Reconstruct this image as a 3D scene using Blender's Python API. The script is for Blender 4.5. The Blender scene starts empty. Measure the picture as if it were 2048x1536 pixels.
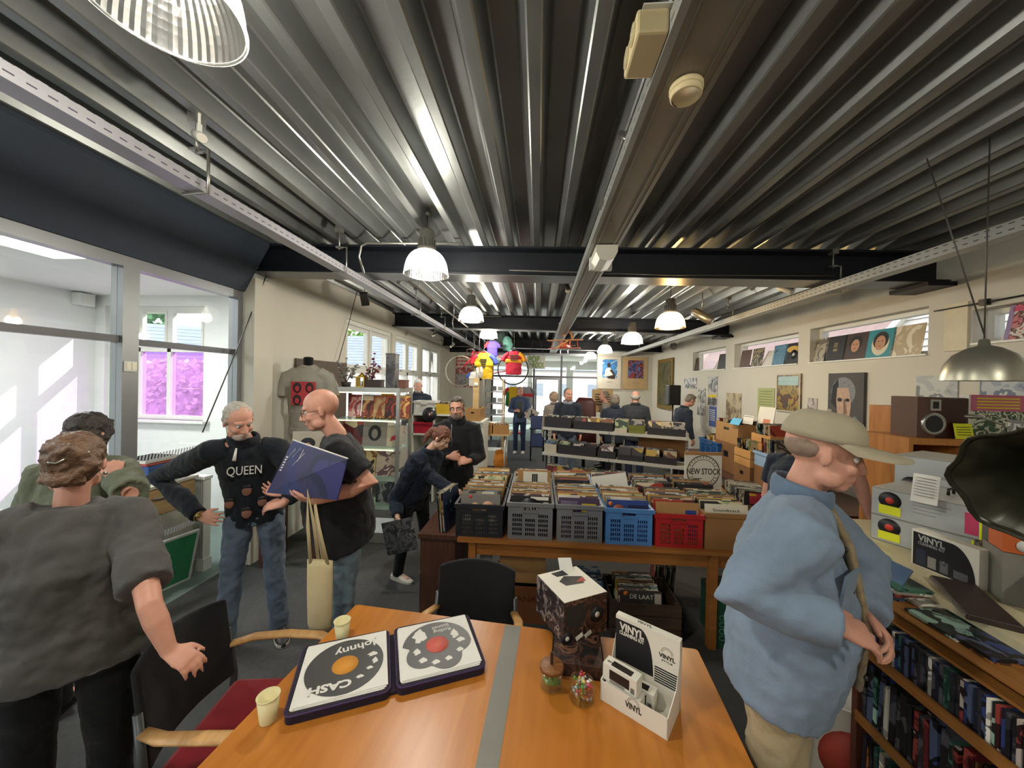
import bpy, bmesh, math, random
from mathutils import Vector as V, Matrix as M

# ------------------------------------------------------------------ camera, sky, sun, exposure
F = 720.0; YAW = math.radians(4.2); ROLL = 0.021; PITCH = math.radians(0.3); EYE = V((0, 0, 1.96))
scene = bpy.context.scene
col = scene.collection
_cam = bpy.data.cameras.new('camera'); cam = bpy.data.objects.new('camera', _cam); col.objects.link(cam)
_cam.sensor_fit = 'HORIZONTAL'; _cam.sensor_width = 36.0; _cam.lens = 36.0 * F / 2048.0; _cam.clip_start = 0.02; _cam.clip_end = 500
_fw = V((-math.sin(YAW) * math.cos(PITCH), math.cos(YAW) * math.cos(PITCH), -math.sin(PITCH)))
_r0 = V((math.cos(YAW), math.sin(YAW), 0)); _u0 = _r0.cross(_fw)
_r = _r0 * math.cos(ROLL) + _u0 * math.sin(ROLL); _u = _u0 * math.cos(ROLL) - _r0 * math.sin(ROLL)
cam.matrix_world = M(((_r.x, _u.x, -_fw.x, EYE.x), (_r.y, _u.y, -_fw.y, EYE.y), (_r.z, _u.z, -_fw.z, EYE.z), (0, 0, 0, 1)))
scene.camera = cam
scene.view_settings.view_transform = 'Standard'; scene.view_settings.look = 'None'
scene.view_settings.gamma = 1.0; scene.view_settings.use_curve_mapping = False
scene.view_settings.exposure = 0.3
SKY_STRENGTH = 4.0; SUN_STRENGTH = 9.0; LAMP_W = 62.0
world = bpy.data.worlds.new('sky'); scene.world = world; world.use_nodes = True
_n = world.node_tree.nodes; _l = world.node_tree.links
_bg = _n['Background']; _bg.inputs[1].default_value = SKY_STRENGTH
_bg.inputs[0].default_value = (0.86, 0.93, 1.0, 1)
_sun = bpy.data.lights.new('sun', 'SUN'); sun = bpy.data.objects.new('sun', _sun); col.objects.link(sun)
_sun.energy = SUN_STRENGTH; _sun.angle = math.radians(0.6); _sun.color = (1.0, 0.95, 0.86)
sun.rotation_euler = V((1.0, 1.2, 1.4)).to_track_quat('Z', 'Y').to_euler(); sun.location = (10, 10, 12)
scene.cycles.max_bounces = 7; scene.cycles.diffuse_bounces = 3; scene.cycles.glossy_bounces = 3; scene.cycles.use_adaptive_sampling = True; scene.cycles.adaptive_threshold = 0.02
scene.cycles.transparent_max_bounces = 12; scene.cycles.transmission_bounces = 4
scene.cycles.caustics_reflective = False; scene.cycles.caustics_refractive = False
scene.cycles.sample_clamp_indirect = 4.0

R = math.radians
rnd = random.Random(7)

# ------------------------------------------------------------------ pixel rays (2048 x 1536 frame) to points in the room
def ray(px, py):
    u = (px - 1024) / F; v = (768 - py) / F
    return _fw + _r * u + _u * v
def PY(px, py, y):
    d = ray(px, py); return EYE + d * ((y - EYE.y) / d.y)
def PX(px, py, x):
    d = ray(px, py); return EYE + d * ((x - EYE.x) / d.x)
def PZ(px, py, z):
    d = ray(px, py); return EYE + d * ((z - EYE.z) / d.z)

# ------------------------------------------------------------------ materials
def lin(h):
    h = h.lstrip('#'); o = []
    for i in (0, 2, 4):
        c = int(h[i:i + 2], 16) / 255.0
        o.append(c / 12.92 if c <= 0.04045 else ((c + 0.055) / 1.055) ** 2.4)
    return (o[0], o[1], o[2], 1.0)
MC = {}
def mat(name, hexc, rough=0.55, metal=0.0, var=0.08, scale=6.0, bump=0.0, bscale=80.0, spec=0.4, emit=None, estr=0.0, sheen=0.0, rand=0.0):
    if name in MC: return MC[name]
    m = bpy.data.materials.new(name); m.use_nodes = True; MC[name] = m
    nt = m.node_tree; N = nt.nodes; L = nt.links; b = N['Principled BSDF']
    c = lin(hexc)
    b.inputs['Roughness'].default_value = rough; b.inputs['Metallic'].default_value = metal
    b.inputs['Specular IOR Level'].default_value = spec
    if sheen: b.inputs['Sheen Weight'].default_value = sheen
    tc = N.new('ShaderNodeTexCoord')
    nz = N.new('ShaderNodeTexNoise'); nz.inputs['Scale'].default_value = scale; nz.inputs['Detail'].default_value = 4
    L.new(tc.outputs['Object'], nz.inputs['Vector'])
    mx = N.new('ShaderNodeMix'); mx.data_type = 'RGBA'
    mx.inputs['A'].default_value = tuple(max(0, x * (1 - 2 * var)) for x in c[:3]) + (1,)
    mx.inputs['B'].default_value = tuple(min(1, x * (1 + 2 * var)) for x in c[:3]) + (1,)
    L.new(nz.outputs['Fac'], mx.inputs['Factor'])
    out = mx.outputs['Result']
    if rand:
        oi = N.new('ShaderNodeObjectInfo'); hs = N.new('ShaderNodeHueSaturation')
        mr = N.new('ShaderNodeMapRange'); mr.inputs['To Min'].default_value = 1 - rand; mr.inputs['To Max'].default_value = 1 + rand
        L.new(oi.outputs['Random'], mr.inputs['Value']); L.new(mr.outputs['Result'], hs.inputs['Value']); L.new(out, hs.inputs['Color']); out = hs.outputs['Color']
    L.new(out, b.inputs['Base Color'])
    if bump:
        n2 = N.new('ShaderNodeTexNoise'); n2.inputs['Scale'].default_value = bscale; n2.inputs['Detail'].default_value = 3
        L.new(tc.outputs['Object'], n2.inputs['Vector'])
        bp = N.new('ShaderNodeBump'); bp.inputs['Strength'].default_value = bump; bp.inputs['Distance'].default_value = 0.01
        L.new(n2.outputs['Fac'], bp.inputs['Height']); L.new(bp.outputs['Normal'], b.inputs['Normal'])
    if emit:
        b.inputs['Emission Color'].default_value = lin(emit); b.inputs['Emission Strength'].default_value = estr
    return m
def wood(name, h1, h2, rough=0.4, scale=3.0, axis='X', bump=0.05):
    if name in MC: return MC[name]
    m = bpy.data.materials.new(name); m.use_nodes = True; MC[name] = m
    nt = m.node_tree; N = nt.nodes; L = nt.links; b = N['Principled BSDF']; b.inputs['Roughness'].default_value = rough
    tc = N.new('ShaderNodeTexCoord'); mp = N.new('ShaderNodeMapping')
    s = [scale * 6] * 3; s['XYZ'.index(axis)] = scale * 0.5; mp.inputs['Scale'].default_value = s
    L.new(tc.outputs['Object'], mp.inputs['Vector'])
    nz = N.new('ShaderNodeTexNoise'); nz.inputs['Scale'].default_value = 2.0; nz.inputs['Detail'].default_value = 6; nz.inputs['Distortion'].default_value = 0.6
    L.new(mp.outputs['Vector'], nz.inputs['Vector'])
    cr = N.new('ShaderNodeValToRGB'); cr.color_ramp.elements[0].position = 0.3; cr.color_ramp.elements[1].position = 0.72
    cr.color_ramp.elements[0].color = lin(h1); cr.color_ramp.elements[1].color = lin(h2)
    L.new(nz.outputs['Fac'], cr.inputs['Fac']); L.new(cr.outputs['Color'], b.inputs['Base Color'])
    bp = N.new('ShaderNodeBump'); bp.inputs['Strength'].default_value = bump; bp.inputs['Distance'].default_value = 0.003
    L.new(nz.outputs['Fac'], bp.inputs['Height']); L.new(bp.outputs['Normal'], b.inputs['Normal'])
    return m
def glass(name, tint=(1, 1, 1), refl=0.10, rough=0.02, haze=0.0):
    if name in MC: return MC[name]
    m = bpy.data.materials.new(name); m.use_nodes = True; MC[name] = m
    nt = m.node_tree; N = nt.nodes; L = nt.links; N.remove(N['Principled BSDF']); out = N['Material Output']
    t = N.new('ShaderNodeBsdfTransparent'); t.inputs[0].default_value = (*tint, 1)
    g = N.new('ShaderNodeBsdfGlossy'); g.inputs['Roughness'].default_value = rough
    fr = N.new('ShaderNodeLayerWeight'); fr.inputs['Blend'].default_value = 0.5
    pw = N.new('ShaderNodeMath'); pw.operation = 'POWER'; pw.inputs[1].default_value = 4.0; L.new(fr.outputs['Facing'], pw.inputs[0])
    ml = N.new('ShaderNodeMath'); ml.operation = 'MULTIPLY_ADD'; ml.inputs[1].default_value = 0.35; ml.inputs[2].default_value = refl * 0.2
    L.new(pw.outputs[0], ml.inputs[0])
    mx = N.new('ShaderNodeMixShader'); L.new(ml.outputs[0], mx.inputs[0]); L.new(t.outputs[0], mx.inputs[1]); L.new(g.outputs[0], mx.inputs[2])
    o = mx.outputs[0]
    if haze:
        d = N.new('ShaderNodeBsdfDiffuse'); d.inputs[0].default_value = (*tint, 1)
        tr = N.new('ShaderNodeBsdfTranslucent'); tr.inputs[0].default_value = (*tint, 1)
        ad = N.new('ShaderNodeMixShader'); L.new(d.outputs[0], ad.inputs[1]); L.new(tr.outputs[0], ad.inputs[2])
        m2 = N.new('ShaderNodeMixShader'); m2.inputs[0].default_value = haze; L.new(o, m2.inputs[1]); L.new(ad.outputs[0], m2.inputs[2]); o = m2.outputs[0]
    L.new(o, out.inputs['Surface'])
    return m
def printed(name, palette, scale=6.0, kind='noise', rough=0.45, rand=True, grid=None):
    """flat printed artwork: blotches of a few inks, different on every object"""
    if name in MC: return MC[name]
    m = bpy.data.materials.new(name); m.use_nodes = True; MC[name] = m
    nt = m.node_tree; N = nt.nodes; L = nt.links; b = N['Principled BSDF']; b.inputs['Roughness'].default_value = rough
    tc = N.new('ShaderNodeTexCoord'); src = tc.outputs['Object']; oi = N.new('ShaderNodeObjectInfo')
    if rand:
        ml = N.new('ShaderNodeMath'); ml.operation = 'MULTIPLY'; ml.inputs[1].default_value = 40.0
        L.new(oi.outputs['Random'], ml.inputs[0])
        ad = N.new('ShaderNodeVectorMath'); ad.operation = 'ADD'; L.new(src, ad.inputs[0]); L.new(ml.outputs[0], ad.inputs[1]); src = ad.outputs[0]
    if kind == 'voronoi':
        t = N.new('ShaderNodeTexVoronoi'); t.inputs['Scale'].default_value = scale; L.new(src, t.inputs['Vector']); fac = t.outputs['Color']
        sp = N.new('ShaderNodeSeparateColor'); L.new(fac, sp.inputs[0]); fac = sp.outputs[0]
    else:
        t = N.new('ShaderNodeTexNoise'); t.inputs['Scale'].default_value = scale; t.inputs['Detail'].default_value = 3; t.inputs['Distortion'].default_value = 0.8
        L.new(src, t.inputs['Vector']); fac = t.outputs['Fac']
    if rand:
        mr = N.new('ShaderNodeMath'); mr.operation = 'MULTIPLY_ADD'; mr.inputs[1].default_value = 0.36; mr.inputs[2].default_value = -0.18
        L.new(oi.outputs['Random'], mr.inputs[0])
        a2 = N.new('ShaderNodeMath'); a2.operation = 'ADD'; L.new(fac, a2.inputs[0]); L.new(mr.outputs[0], a2.inputs[1]); fac = a2.outputs[0]
    cr = N.new('ShaderNodeValToRGB'); cr.color_ramp.interpolation = 'CONSTANT'
    E = cr.color_ramp.elements; n = len(palette); lo, hi = (0.0, 1.0) if kind == 'voronoi' else (0.28, 0.72)
    E[0].position = 0.0; E[0].color = lin(palette[0])
    E[1].position = lo + (hi - lo) / n; E[1].color = lin(palette[1])
    for i in range(2, n):
        e = E.new(lo + (hi - lo) * i / n); e.color = lin(palette[i])
    L.new(fac, cr.inputs['Fac']); L.new(cr.outputs['Color'], b.inputs['Base Color'])
    return m
def lampshade(name, tint, trans):
    if name in MC: return MC[name]
    m = bpy.data.materials.new(name); m.use_nodes = True; MC[name] = m
    nt = m.node_tree; N = nt.nodes; L = nt.links; N.remove(N['Principled BSDF']); out = N['Material Output']
    t = N.new('ShaderNodeBsdfTransparent'); t.inputs[0].default_value = (*tint, 1)
    tr = N.new('ShaderNodeBsdfTranslucent'); tr.inputs[0].default_value = (*tint, 1)
    g = N.new('ShaderNodeBsdfGlossy'); g.inputs['Roughness'].default_value = 0.15
    a = N.new('ShaderNodeMixShader'); a.inputs[0].default_value = 1 - trans; L.new(t.outputs[0], a.inputs[1]); L.new(tr.outputs[0], a.inputs[2])
    b = N.new('ShaderNodeMixShader'); b.inputs[0].default_value = 0.12; L.new(a.outputs[0], b.inputs[1]); L.new(g.outputs[0], b.inputs[2])
    L.new(b.outputs[0], out.inputs['Surface'])
    return m

# ------------------------------------------------------------------ mesh building
class MB:
    def __init__(s): s.v = []; s.f = []; s.m = []; s.sm = []; s.mi = 0; s.smooth = False
    def add(s, vs, fs, smooth=None):
        o = len(s.v); s.v += [tuple(p) for p in vs]
        for f in fs: s.f.append([o + i for i in f]); s.m.append(s.mi); s.sm.append(s.smooth if smooth is None else smooth)
        return s
    def box(s, c, d, rz=0.0, rot=None, taper=1.0):
        x, y, z = d[0] / 2, d[1] / 2, d[2] / 2
        vs = [V((sx * x * (taper if sz > 0 else 1), sy * y * (taper if sz > 0 else 1), sz * z)) for sz in (-1, 1) for sy in (-1, 1) for sx in (-1, 1)]
        q = rot if rot is not None else M.Rotation(rz, 3, 'Z')
        vs = [q @ p + V(c) for p in vs]
        return s.add(vs, [(0, 2, 3, 1), (4, 5, 7, 6), (0, 1, 5, 4), (2, 6, 7, 3), (0, 4, 6, 2), (1, 3, 7, 5)], False)
    def bx(s, x0, x1, y0, y1, z0, z1): return s.box(((x0 + x1) / 2, (y0 + y1) / 2, (z0 + z1) / 2), (abs(x1 - x0), abs(y1 - y0), abs(z1 - z0)))
    def loft(s, rings, cap=True, smooth=True, closed=False):
        n = len(rings[0]); o = len(s.v); s.v += [tuple(p) for r in rings for p in r]; k = len(rings)
        for i in range(k - 1 + (1 if closed else 0)):
            for j in range(n):
                a = o + i * n + j; b = o + i * n + (j + 1) % n; i2 = (i + 1) % k
                s.f.append([a, b, o + i2 * n + (j + 1) % n, o + i2 * n + j]); s.m.append(s.mi); s.sm.append(smooth)
        if cap and not closed:
            s.f.append([o + j for j in range(n - 1, -1, -1)]); s.m.append(s.mi); s.sm.append(False)
            s.f.append([o + (k - 1) * n + j for j in range(n)]); s.m.append(s.mi); s.sm.append(False)
        return s
    def tube(s, pts, r, seg=8, cap=True, up=None, flat=1.0, closed=False, smooth=True, round_ends=False):
        pts = [V(p) for p in pts]; n = len(pts); rr = list(r) if isinstance(r, (list, tuple)) else [r] * n
        if round_ends:
            d0 = (pts[0] - pts[1]).normalized(); d1 = (pts[-1] - pts[-2]).normalized(); ra, rb = rr[0], rr[-1]
            ra0 = ra if not isinstance(ra, tuple) else min(ra); rb0 = rb if not isinstance(rb, tuple) else min(rb)
            f = lambda q, k: tuple(x * k for x in q) if isinstance(q, tuple) else q * k
            pts = [pts[0] + d0 * ra0 * .92, pts[0] + d0 * ra0 * .6] + pts + [pts[-1] + d1 * rb0 * .6, pts[-1] + d1 * rb0 * .92]
            rr = [f(ra, .35), f(ra, .8)] + rr + [f(rb, .8), f(rb, .35)]; n = len(pts)
        rings = []; ref = V(up) if up is not None else None; prev = None
        for i, p in enumerate(pts):
            if closed: t = pts[(i + 1) % n] - pts[i - 1]
            else: t = pts[min(i + 1, n - 1)] - pts[max(i - 1, 0)]
            t.normalize()
            if ref is not None: a = ref - t * ref.dot(t)
            elif prev is not None: a = prev - t * prev.dot(t)
            else: a = V((0, 0, 1)) if abs(t.z) < 0.9 else V((0, 1, 0)); a = a - t * a.dot(t)
            if a.length < 1e-6: a = V((1, 0, 0)).cross(t)
            a.normalize(); prev = a; b = t.cross(a)
            q = rr[i]; ra, rb = q if isinstance(q, tuple) else (q, q * flat)
            rings.append([p + a * (ra * math.cos(2 * math.pi * j / seg)) + b * (rb * math.sin(2 * math.pi * j / seg)) for j in range(seg)])
        return s.loft(rings, cap, smooth, closed)
    def lathe(s, prof, seg=24, c=(0, 0, 0), cap=True, smooth=True):
        c = V(c); return s.loft([[c + V((r * math.cos(2 * math.pi * j / seg), r * math.sin(2 * math.pi * j / seg), z)) for j in range(seg)] for r, z in prof], cap, smooth)
    def ball(s, c, r, seg=12, rings=8, rot=None):
        c = V(c); r = V((r, r, r)) if not hasattr(r, '__len__') else V(r); rs = []
        for i in range(rings + 1):
            t = math.pi * (0.02 + 0.96 * i / rings); ring = []
            for j in range(seg):
                a = 2 * math.pi * j / seg
                p = V((r.x * math.sin(t) * math.cos(a), r.y * math.sin(t) * math.sin(a), -r.z * math.cos(t)))
                ring.append(c + (rot @ p if rot is not None else p))
            rs.append(ring)
        return s.loft(rs)
    def prism(s, poly, z0, z1):
        n = len(poly); o = [(x, y, z0) for x, y in poly] + [(x, y, z1) for x, y in poly]
        return s.add(o, [list(range(n - 1, -1, -1)), list(range(n, 2 * n))] + [[i, (i + 1) % n, n + (i + 1) % n, n + i] for i in range(n)], False)
    def slab(s, quad, th, nrm=None):
        """a sheet through the corner points with a thickness"""
        q = [V(p) for p in quad]; nv = (V(nrm) if nrm is not None else (q[1] - q[0]).cross(q[2] - q[0])).normalized() * th; n = len(q)
        return s.add(q + [p - nv for p in q], [list(range(n)), list(range(2 * n - 1, n - 1, -1))] + [[i, n + i, n + (i + 1) % n, (i + 1) % n] for i in range(n)], False)
    def mesh(s, name, mats):
        me = bpy.data.meshes.new(name); me.from_pydata(s.v, [], s.f)
        ms = mats if isinstance(mats, (list, tuple)) else [mats]
        for m in ms: me.materials.append(m)
        me.polygons.foreach_set('material_index', s.m); me.polygons.foreach_set('use_smooth', s.sm)
        me.validate(); me.update()
        bm = bmesh.new(); bm.from_mesh(me); bmesh.ops.recalc_face_normals(bm, faces=bm.faces); bm.to_mesh(me); bm.free()
        return me
    def build(s, name, mats, parent=None, loc=None, rz=0.0, rot=None, bevel=0.0):
        return place(s.mesh(name, mats), name, parent, loc, rz, rot, bevel)
def place(me, name, parent=None, loc=None, rz=0.0, rot=None, bevel=0.0):
    o = bpy.data.objects.new(name, me); col.objects.link(o)
    if parent is not None: o.parent = parent
    if loc is not None: o.location = loc
    if rot is not None: o.rotation_euler = rot.to_euler() if hasattr(rot, 'to_euler') else rot
    elif rz: o.rotation_euler = (0, 0, rz)
    if bevel:
        b = o.modifiers.new('bevel', 'BEVEL'); b.width = bevel; b.segments = 2; b.limit_method = 'ANGLE'
    return o
def tag(o, label=None, cat=None, group=None, kind=None):
    if label: o['label'] = label
    if cat: o['category'] = cat
    if group: o['group'] = group
    if kind: o['kind'] = kind
    return o
def thing(name, label, cat, loc=(0, 0, 0), rz=0.0, group=None, rot=None):
    o = bpy.data.objects.new(name, None); col.objects.link(o); o.location = loc; o.empty_display_size = 0.05
    o.rotation_euler = rot.to_euler() if rot is not None else (0, 0, rz)
    return tag(o, label, cat, group)
def dup(root, loc=None, rz=None, label=None, group=None, parent=None):
    r = root.copy(); col.objects.link(r); r.parent = parent
    if loc is not None: r.location = loc
    if rz is not None: r.rotation_euler = (0, 0, rz)
    if label: r['label'] = label
    if group: r['group'] = group
    for ch in root.children: dup(ch, parent=r)
    return r
def struct(o): o['kind'] = 'structure'; return o
def text(body, size, material, parent, loc, rot, width=None, name='lettering', ext=0.0006, bold=0.0, align='CENTER'):
    cu = bpy.data.curves.new(name, 'FONT'); cu.body = body; cu.size = size; cu.extrude = ext; cu.align_x = align; cu.align_y = 'CENTER'; cu.offset = bold
    cu.resolution_u = 3; cu.materials.append(material)
    o = bpy.data.objects.new(name, cu); col.objects.link(o); o.parent = parent; o.location = loc
    o.rotation_euler = rot.to_euler() if hasattr(rot, 'to_euler') else rot
    if width: o['fit_width'] = width
    return o
def grid_wall(axis, a0, a1, u0, u1, z0, z1, holes, ztop=None):
    """a wall slab with openings; axis 'x' stands across x (u = y), axis 'y' across y (u = x)"""
    us = sorted({u0, u1, *[h[0] for h in holes], *[h[1] for h in holes]}); zs = sorted({z0, z1, *[h[2] for h in holes], *[h[3] for h in holes]})
    solid = lambda i, j: 0 <= i < len(us) - 1 and 0 <= j < len(zs) - 1 and not any(h[0] - 1e-6 <= us[i] and us[i + 1] <= h[1] + 1e-6 and h[2] - 1e-6 <= zs[j] and zs[j + 1] <= h[3] + 1e-6 for h in holes)
    b = MB(); idx = {}
    def vt(k, i, j):
        if (k, i, j) not in idx:
            a = (a0, a1)[k]; u = us[i]; z = zs[j]
            if ztop and j == len(zs) - 1: z = ztop(u)
            idx[(k, i, j)] = len(b.v); b.v.append((a, u, z) if axis == 'x' else (u, a, z))
        return idx[(k, i, j)]
    def face(*q): b.f.append(list(q)); b.m.append(0); b.sm.append(False)
    for i in range(len(us) - 1):
        for j in range(len(zs) - 1):
            if not solid(i, j): continue
            for k in (0, 1): face(vt(k, i, j), vt(k, i + 1, j), vt(k, i + 1, j + 1), vt(k, i, j + 1))
            for di, dj, p, q in ((-1, 0, (i, j), (i, j + 1)), (1, 0, (i + 1, j), (i + 1, j + 1)), (0, -1, (i, j), (i + 1, j)), (0, 1, (i, j + 1), (i + 1, j + 1))):
                if not solid(i + di, j + dj): face(vt(0, *p), vt(0, *q), vt(1, *q), vt(1, *p))
    return b
def bar_frame(axis, a0, a1, u0, u1, z0, z1, w, us=(), zs=(), b=None):
    """rectangular frame of bars with mullions at us and rails at zs"""
    b = b or MB()
    put = (lambda p0, p1, q0, q1: b.bx(a0, a1, p0, p1, q0, q1)) if axis == 'x' else (lambda p0, p1, q0, q1: b.bx(p0, p1, a0, a1, q0, q1))
    put(u0, u0 + w, z0, z1); put(u1 - w, u1, z0, z1); put(u0 + w, u1 - w, z0, z0 + w); put(u0 + w, u1 - w, z1 - w, z1)
    for u in us: put(u - w / 2, u + w / 2, z0 + w, z1 - w)
    for z in zs: put(u0 + w, u1 - w, z - w / 2, z + w / 2)
    return b
def pane(axis, a, u0, u1, z0, z1, m, parent, name='pane', th=0.006):
    b = MB()
    b.bx(a - th / 2, a + th / 2, u0, u1, z0, z1) if axis == 'x' else b.bx(u0, u1, a - th / 2, a + th / 2, z0, z1)
    return b.build(name, m, parent)
# ------------------------------------------------------------------ colours of the shell
WALL = mat('wall_paint', '#cdc8ba', 0.8, var=0.03, scale=2, bump=0.03, bscale=220)
WALLW = mat('white_paint', '#e2e4e0', 0.7, var=0.02, scale=2)
FRAMEW = mat('white_lacquer', '#dcdcd4', 0.4, var=0.02)
ALU = mat('grey_aluminium', '#8d9093', 0.35, 0.6, var=0.05)
BLACKST = mat('black_steel_paint', '#181b22', 0.45, var=0.1, spec=0.3)
NAVYP = mat('dark_blue_grey_paint', '#37404c', 0.7, var=0.05)
GALV = mat('galvanised_steel', '#8e9190', 0.36, 0.75, var=0.16, scale=3.0, bump=0.04, bscale=30)
CARPET = mat('charcoal_carpet', '#4b4b4a', 0.95, var=0.12, scale=30, bump=0.25, bscale=400, spec=0.15)
CARPETB = mat('grey_green_carpet', '#6f7f78', 0.9, var=0.08, scale=20, bump=0.2, bscale=400, spec=0.2)
GLASS = glass('clear_glass'); GLASSO = glass('office_glass', (0.97, 0.985, 0.98), 0.2)
PURPLE = glass('purple_film_glass', (0.86, 0.58, 1.0), 0.1, haze=0.10)
XL, XR, XG, YB = -3.02, 3.69, -3.13, 12.0
TILT = 0.017
zc = lambda x: 3.29 - TILT * x
zb = lambda x: 3.01 - TILT * x

# floor
struct(MB().bx(-3.13, 3.9, -2.6, YB + 0.1, -0.1, 0).build('floor', CARPET))
struct(MB().bx(-6.9, -3.13, -2.6, 5.1, -0.1, 0).build('floor_office', CARPETB))
struct(MB().bx(-3.4, 3.9, YB + 0.1, 17.0, -0.1, 0).build('floor_lobby', CARPETB))

# corrugated steel deck, one sheet of three ribs beside the other
ceiling = bpy.data.objects.new('ceiling', None); col.objects.link(ceiling); struct(ceiling); ceiling['label'] = 'corrugated galvanised steel deck ceiling with deep ribs'
def deck_profile():
    p = []
    for k in range(3):
        x = k * 0.25
        p += [(x, 0.106), (x + 0.05, 0.106), (x + 0.058, 0.098), (x + 0.092, 0.006), (x + 0.1, 0.0), (x + 0.15, 0.0), (x + 0.158, 0.006), (x + 0.192, 0.098), (x + 0.2, 0.106)]
    p.append((0.76, 0.1065)); return p
_pr = deck_profile(); _b = MB(); _ys = [-2.6 + 14.6 * i / 6 for i in range(7)]; _n0 = len(_pr)
_b.v = [(x, y, z) for y in _ys for x, z in _pr]
for i in range(6):
    for j in range(_n0 - 1): _b.f.append([i * _n0 + j, i * _n0 + j + 1, (i + 1) * _n0 + j + 1, (i + 1) * _n0 + j]); _b.m.append(0); _b.sm.append(False)
_me = _b.mesh('deck_sheet', GALV)
for k in range(10):
    x = -3.42 + 0.75 * k
    o = place(_me, 'deck_sheet', ceiling, (x, 0, zc(x)), rot=(0, TILT, 0))
struct(MB().bx(-3.6, 5.0, -2.7, 12.15, 3.5, 3.6).build('ceiling_roof_slab', BLACKST))  # right eave stretched, out of sight, to stop sun at the clerestory

# steel beams across the room
def ibeam(y, x0, x1, name='ceiling_beam'):
    b = MB(); h = 0.28; w = 0.26; t = 0.02
    prof = [(-w / 2, 0), (w / 2, 0), (w / 2, t), (0.008, t), (0.008, h - t), (w / 2, h - t), (w / 2, h), (-w / 2, h), (-w / 2, h - t), (-0.008, h - t), (-0.008, t), (-w / 2, t)]
    b.loft([[V((x, y + p, zb(x) + q)) for p, q in prof] for x in (x0, x1)], smooth=False)
    o = struct(b.build(name, BLACKST)); o['label'] = 'black steel I-beam crossing the ceiling'
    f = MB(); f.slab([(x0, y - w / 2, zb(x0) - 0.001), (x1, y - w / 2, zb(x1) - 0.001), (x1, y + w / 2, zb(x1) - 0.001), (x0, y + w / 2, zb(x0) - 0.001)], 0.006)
    f.build('bottom_flange_face', mat('flange_reflection_grey', '#6e6f70', 0.35, 0.5), o)  # lighter grey puts reflected light into the colour of the underside
    return o
for y in (3.66, 7.33, 11.2): ibeam(y, XL + 0.0, XR - 0.002)
for s in (3.66, 7.33):   # bearing plates on the right wall
    struct(MB().bx(3.45, 3.69, s - 0.18, s + 0.18, zb(3.5) - 0.05, zb(3.5) - 0.012).build('trim_bearing_plate', BLACKST))

# left: dark fascia over the office glazing, white pier, wall with windows
b = MB(); b.loft([[V((-3.2, y, 2.84)), V((-3.06, y, 2.84)), V((-2.80, y, 3.31)), V((-2.80, y, 3.42)), V((-3.2, y, 3.42))] for y in (-2.6, 3.53)], smooth=False)
struct(b.build('wall_left_fascia', NAVYP))['label'] = 'dark blue-grey fascia above the office glazing'
struct(MB().bx(-3.19, -2.95, 3.53, 3.80, 0, 2.99).build('wall_left_pier', WALL))
WL = [(5.45, 7.22, 0.95, 2.91), (7.40, 9.03, 0.95, 2.91), (9.18, 10.83, 0.95, 2.91)]
struct(grid_wall('x', XL - 0.22, XL, 3.80, YB, 0, 3.4, WL).build('wall_left', WALL))
# right wall with a clerestory band
WR = [(7.43, 8.95, 2.31, 2.76), (5.43, 7.11, 2.31, 2.76), (3.71, 5.21, 2.31, 2.77), (1.3, 3.36, 2.37, 2.66)]
struct(grid_wall('x', XR, XR + 0.24, -2.6, YB, 0, 3.36, WR).build('wall_right', WALL))
struct(MB().bx(-3.3, 3.93, -2.7, -2.6, 0, 3.4).build('wall_front', WALL))
struct(grid_wall('y', YB, YB + 0.1, 1.92, XR, 0, 3.4, []).build('wall_back', WALL))
struct(MB().bx(XL - 0.2, 1.92, YB, YB + 0.1, 2.93, 3.42).build('wall_back_fascia', BLACKST))
struct(grid_wall('y', YB, YB + 0.1, XL - .2, -1.55, 0, 2.93, []).build('wall_back_side', WALL))

# left windows: casements above, tall lights below
def casement(i, y0, y1, z0, z1):
    f = bar_frame('x', XL - 0.15, XL - 0.04, y0, y1, z0, z1, 0.07, us=[(y0 + y1) / 2], zs=[2.10])
    w = struct(f.build('window_%d' % i, FRAMEW)); w['label'] = 'white timber window with two casements over tall lights'
    ym = (y0 + y1) / 2
    for a, b_ in ((y0 + 0.07, ym - 0.035), (ym + 0.035, y1 - 0.07)):
        s = bar_frame('x', XL - 0.12, XL - 0.055, a + 0.004, b_ - 0.004, 2.14, z1 - 0.075, 0.055).build('sash', FRAMEW, w)
        pane('x', XL - 0.09, a + 0.05, b_ - 0.05, 2.18, z1 - 0.12, GLASS, s)
        pane('x', XL - 0.09, a, b_, z0 + 0.07, 2.065, GLASS, w)
        MB().bx(XL - 0.055, XL - 0.03, (a + b_) / 2 - 0.05, (a + b_) / 2 + 0.05, 2.15, 2.17).build('latch', ALU, s)
    MB().bx(XL - 0.04, XL + 0.06, y0 - 0.03, y1 + 0.03, z0 - 0.04, z0).build('window_sill', FRAMEW, w)
for i, q in enumerate(WL): casement(i + 1, *q)
for i, (y0, y1, z0, z1) in enumerate(WR):
    f = bar_frame('x', XR + 0.12, XR + 0.2, y0, y1, z0, z1, 0.045)
    w = struct(f.build('window_%d' % (i + 4), FRAMEW)); w['label'] = 'low white clerestory window in the right wall'
    pane('x', XR + 0.16, y0 + 0.045, y1 - 0.045, z0 + 0.045, z1 - 0.045, GLASS, w)
    MB().bx(XR - 0.02, XR + 0.12, y0 - 0.0, y1 + 0.0, z0 - 0.012, z0 + 0.004).build('window_sill', FRAMEW, w)
struct(MB().bx(XR - 0.02, XR + 0.0, 3.38, 3.56, 2.32, 2.74).build('trim_1', mat('cream_paint', '#d8cdb0', 0.6)))

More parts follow.
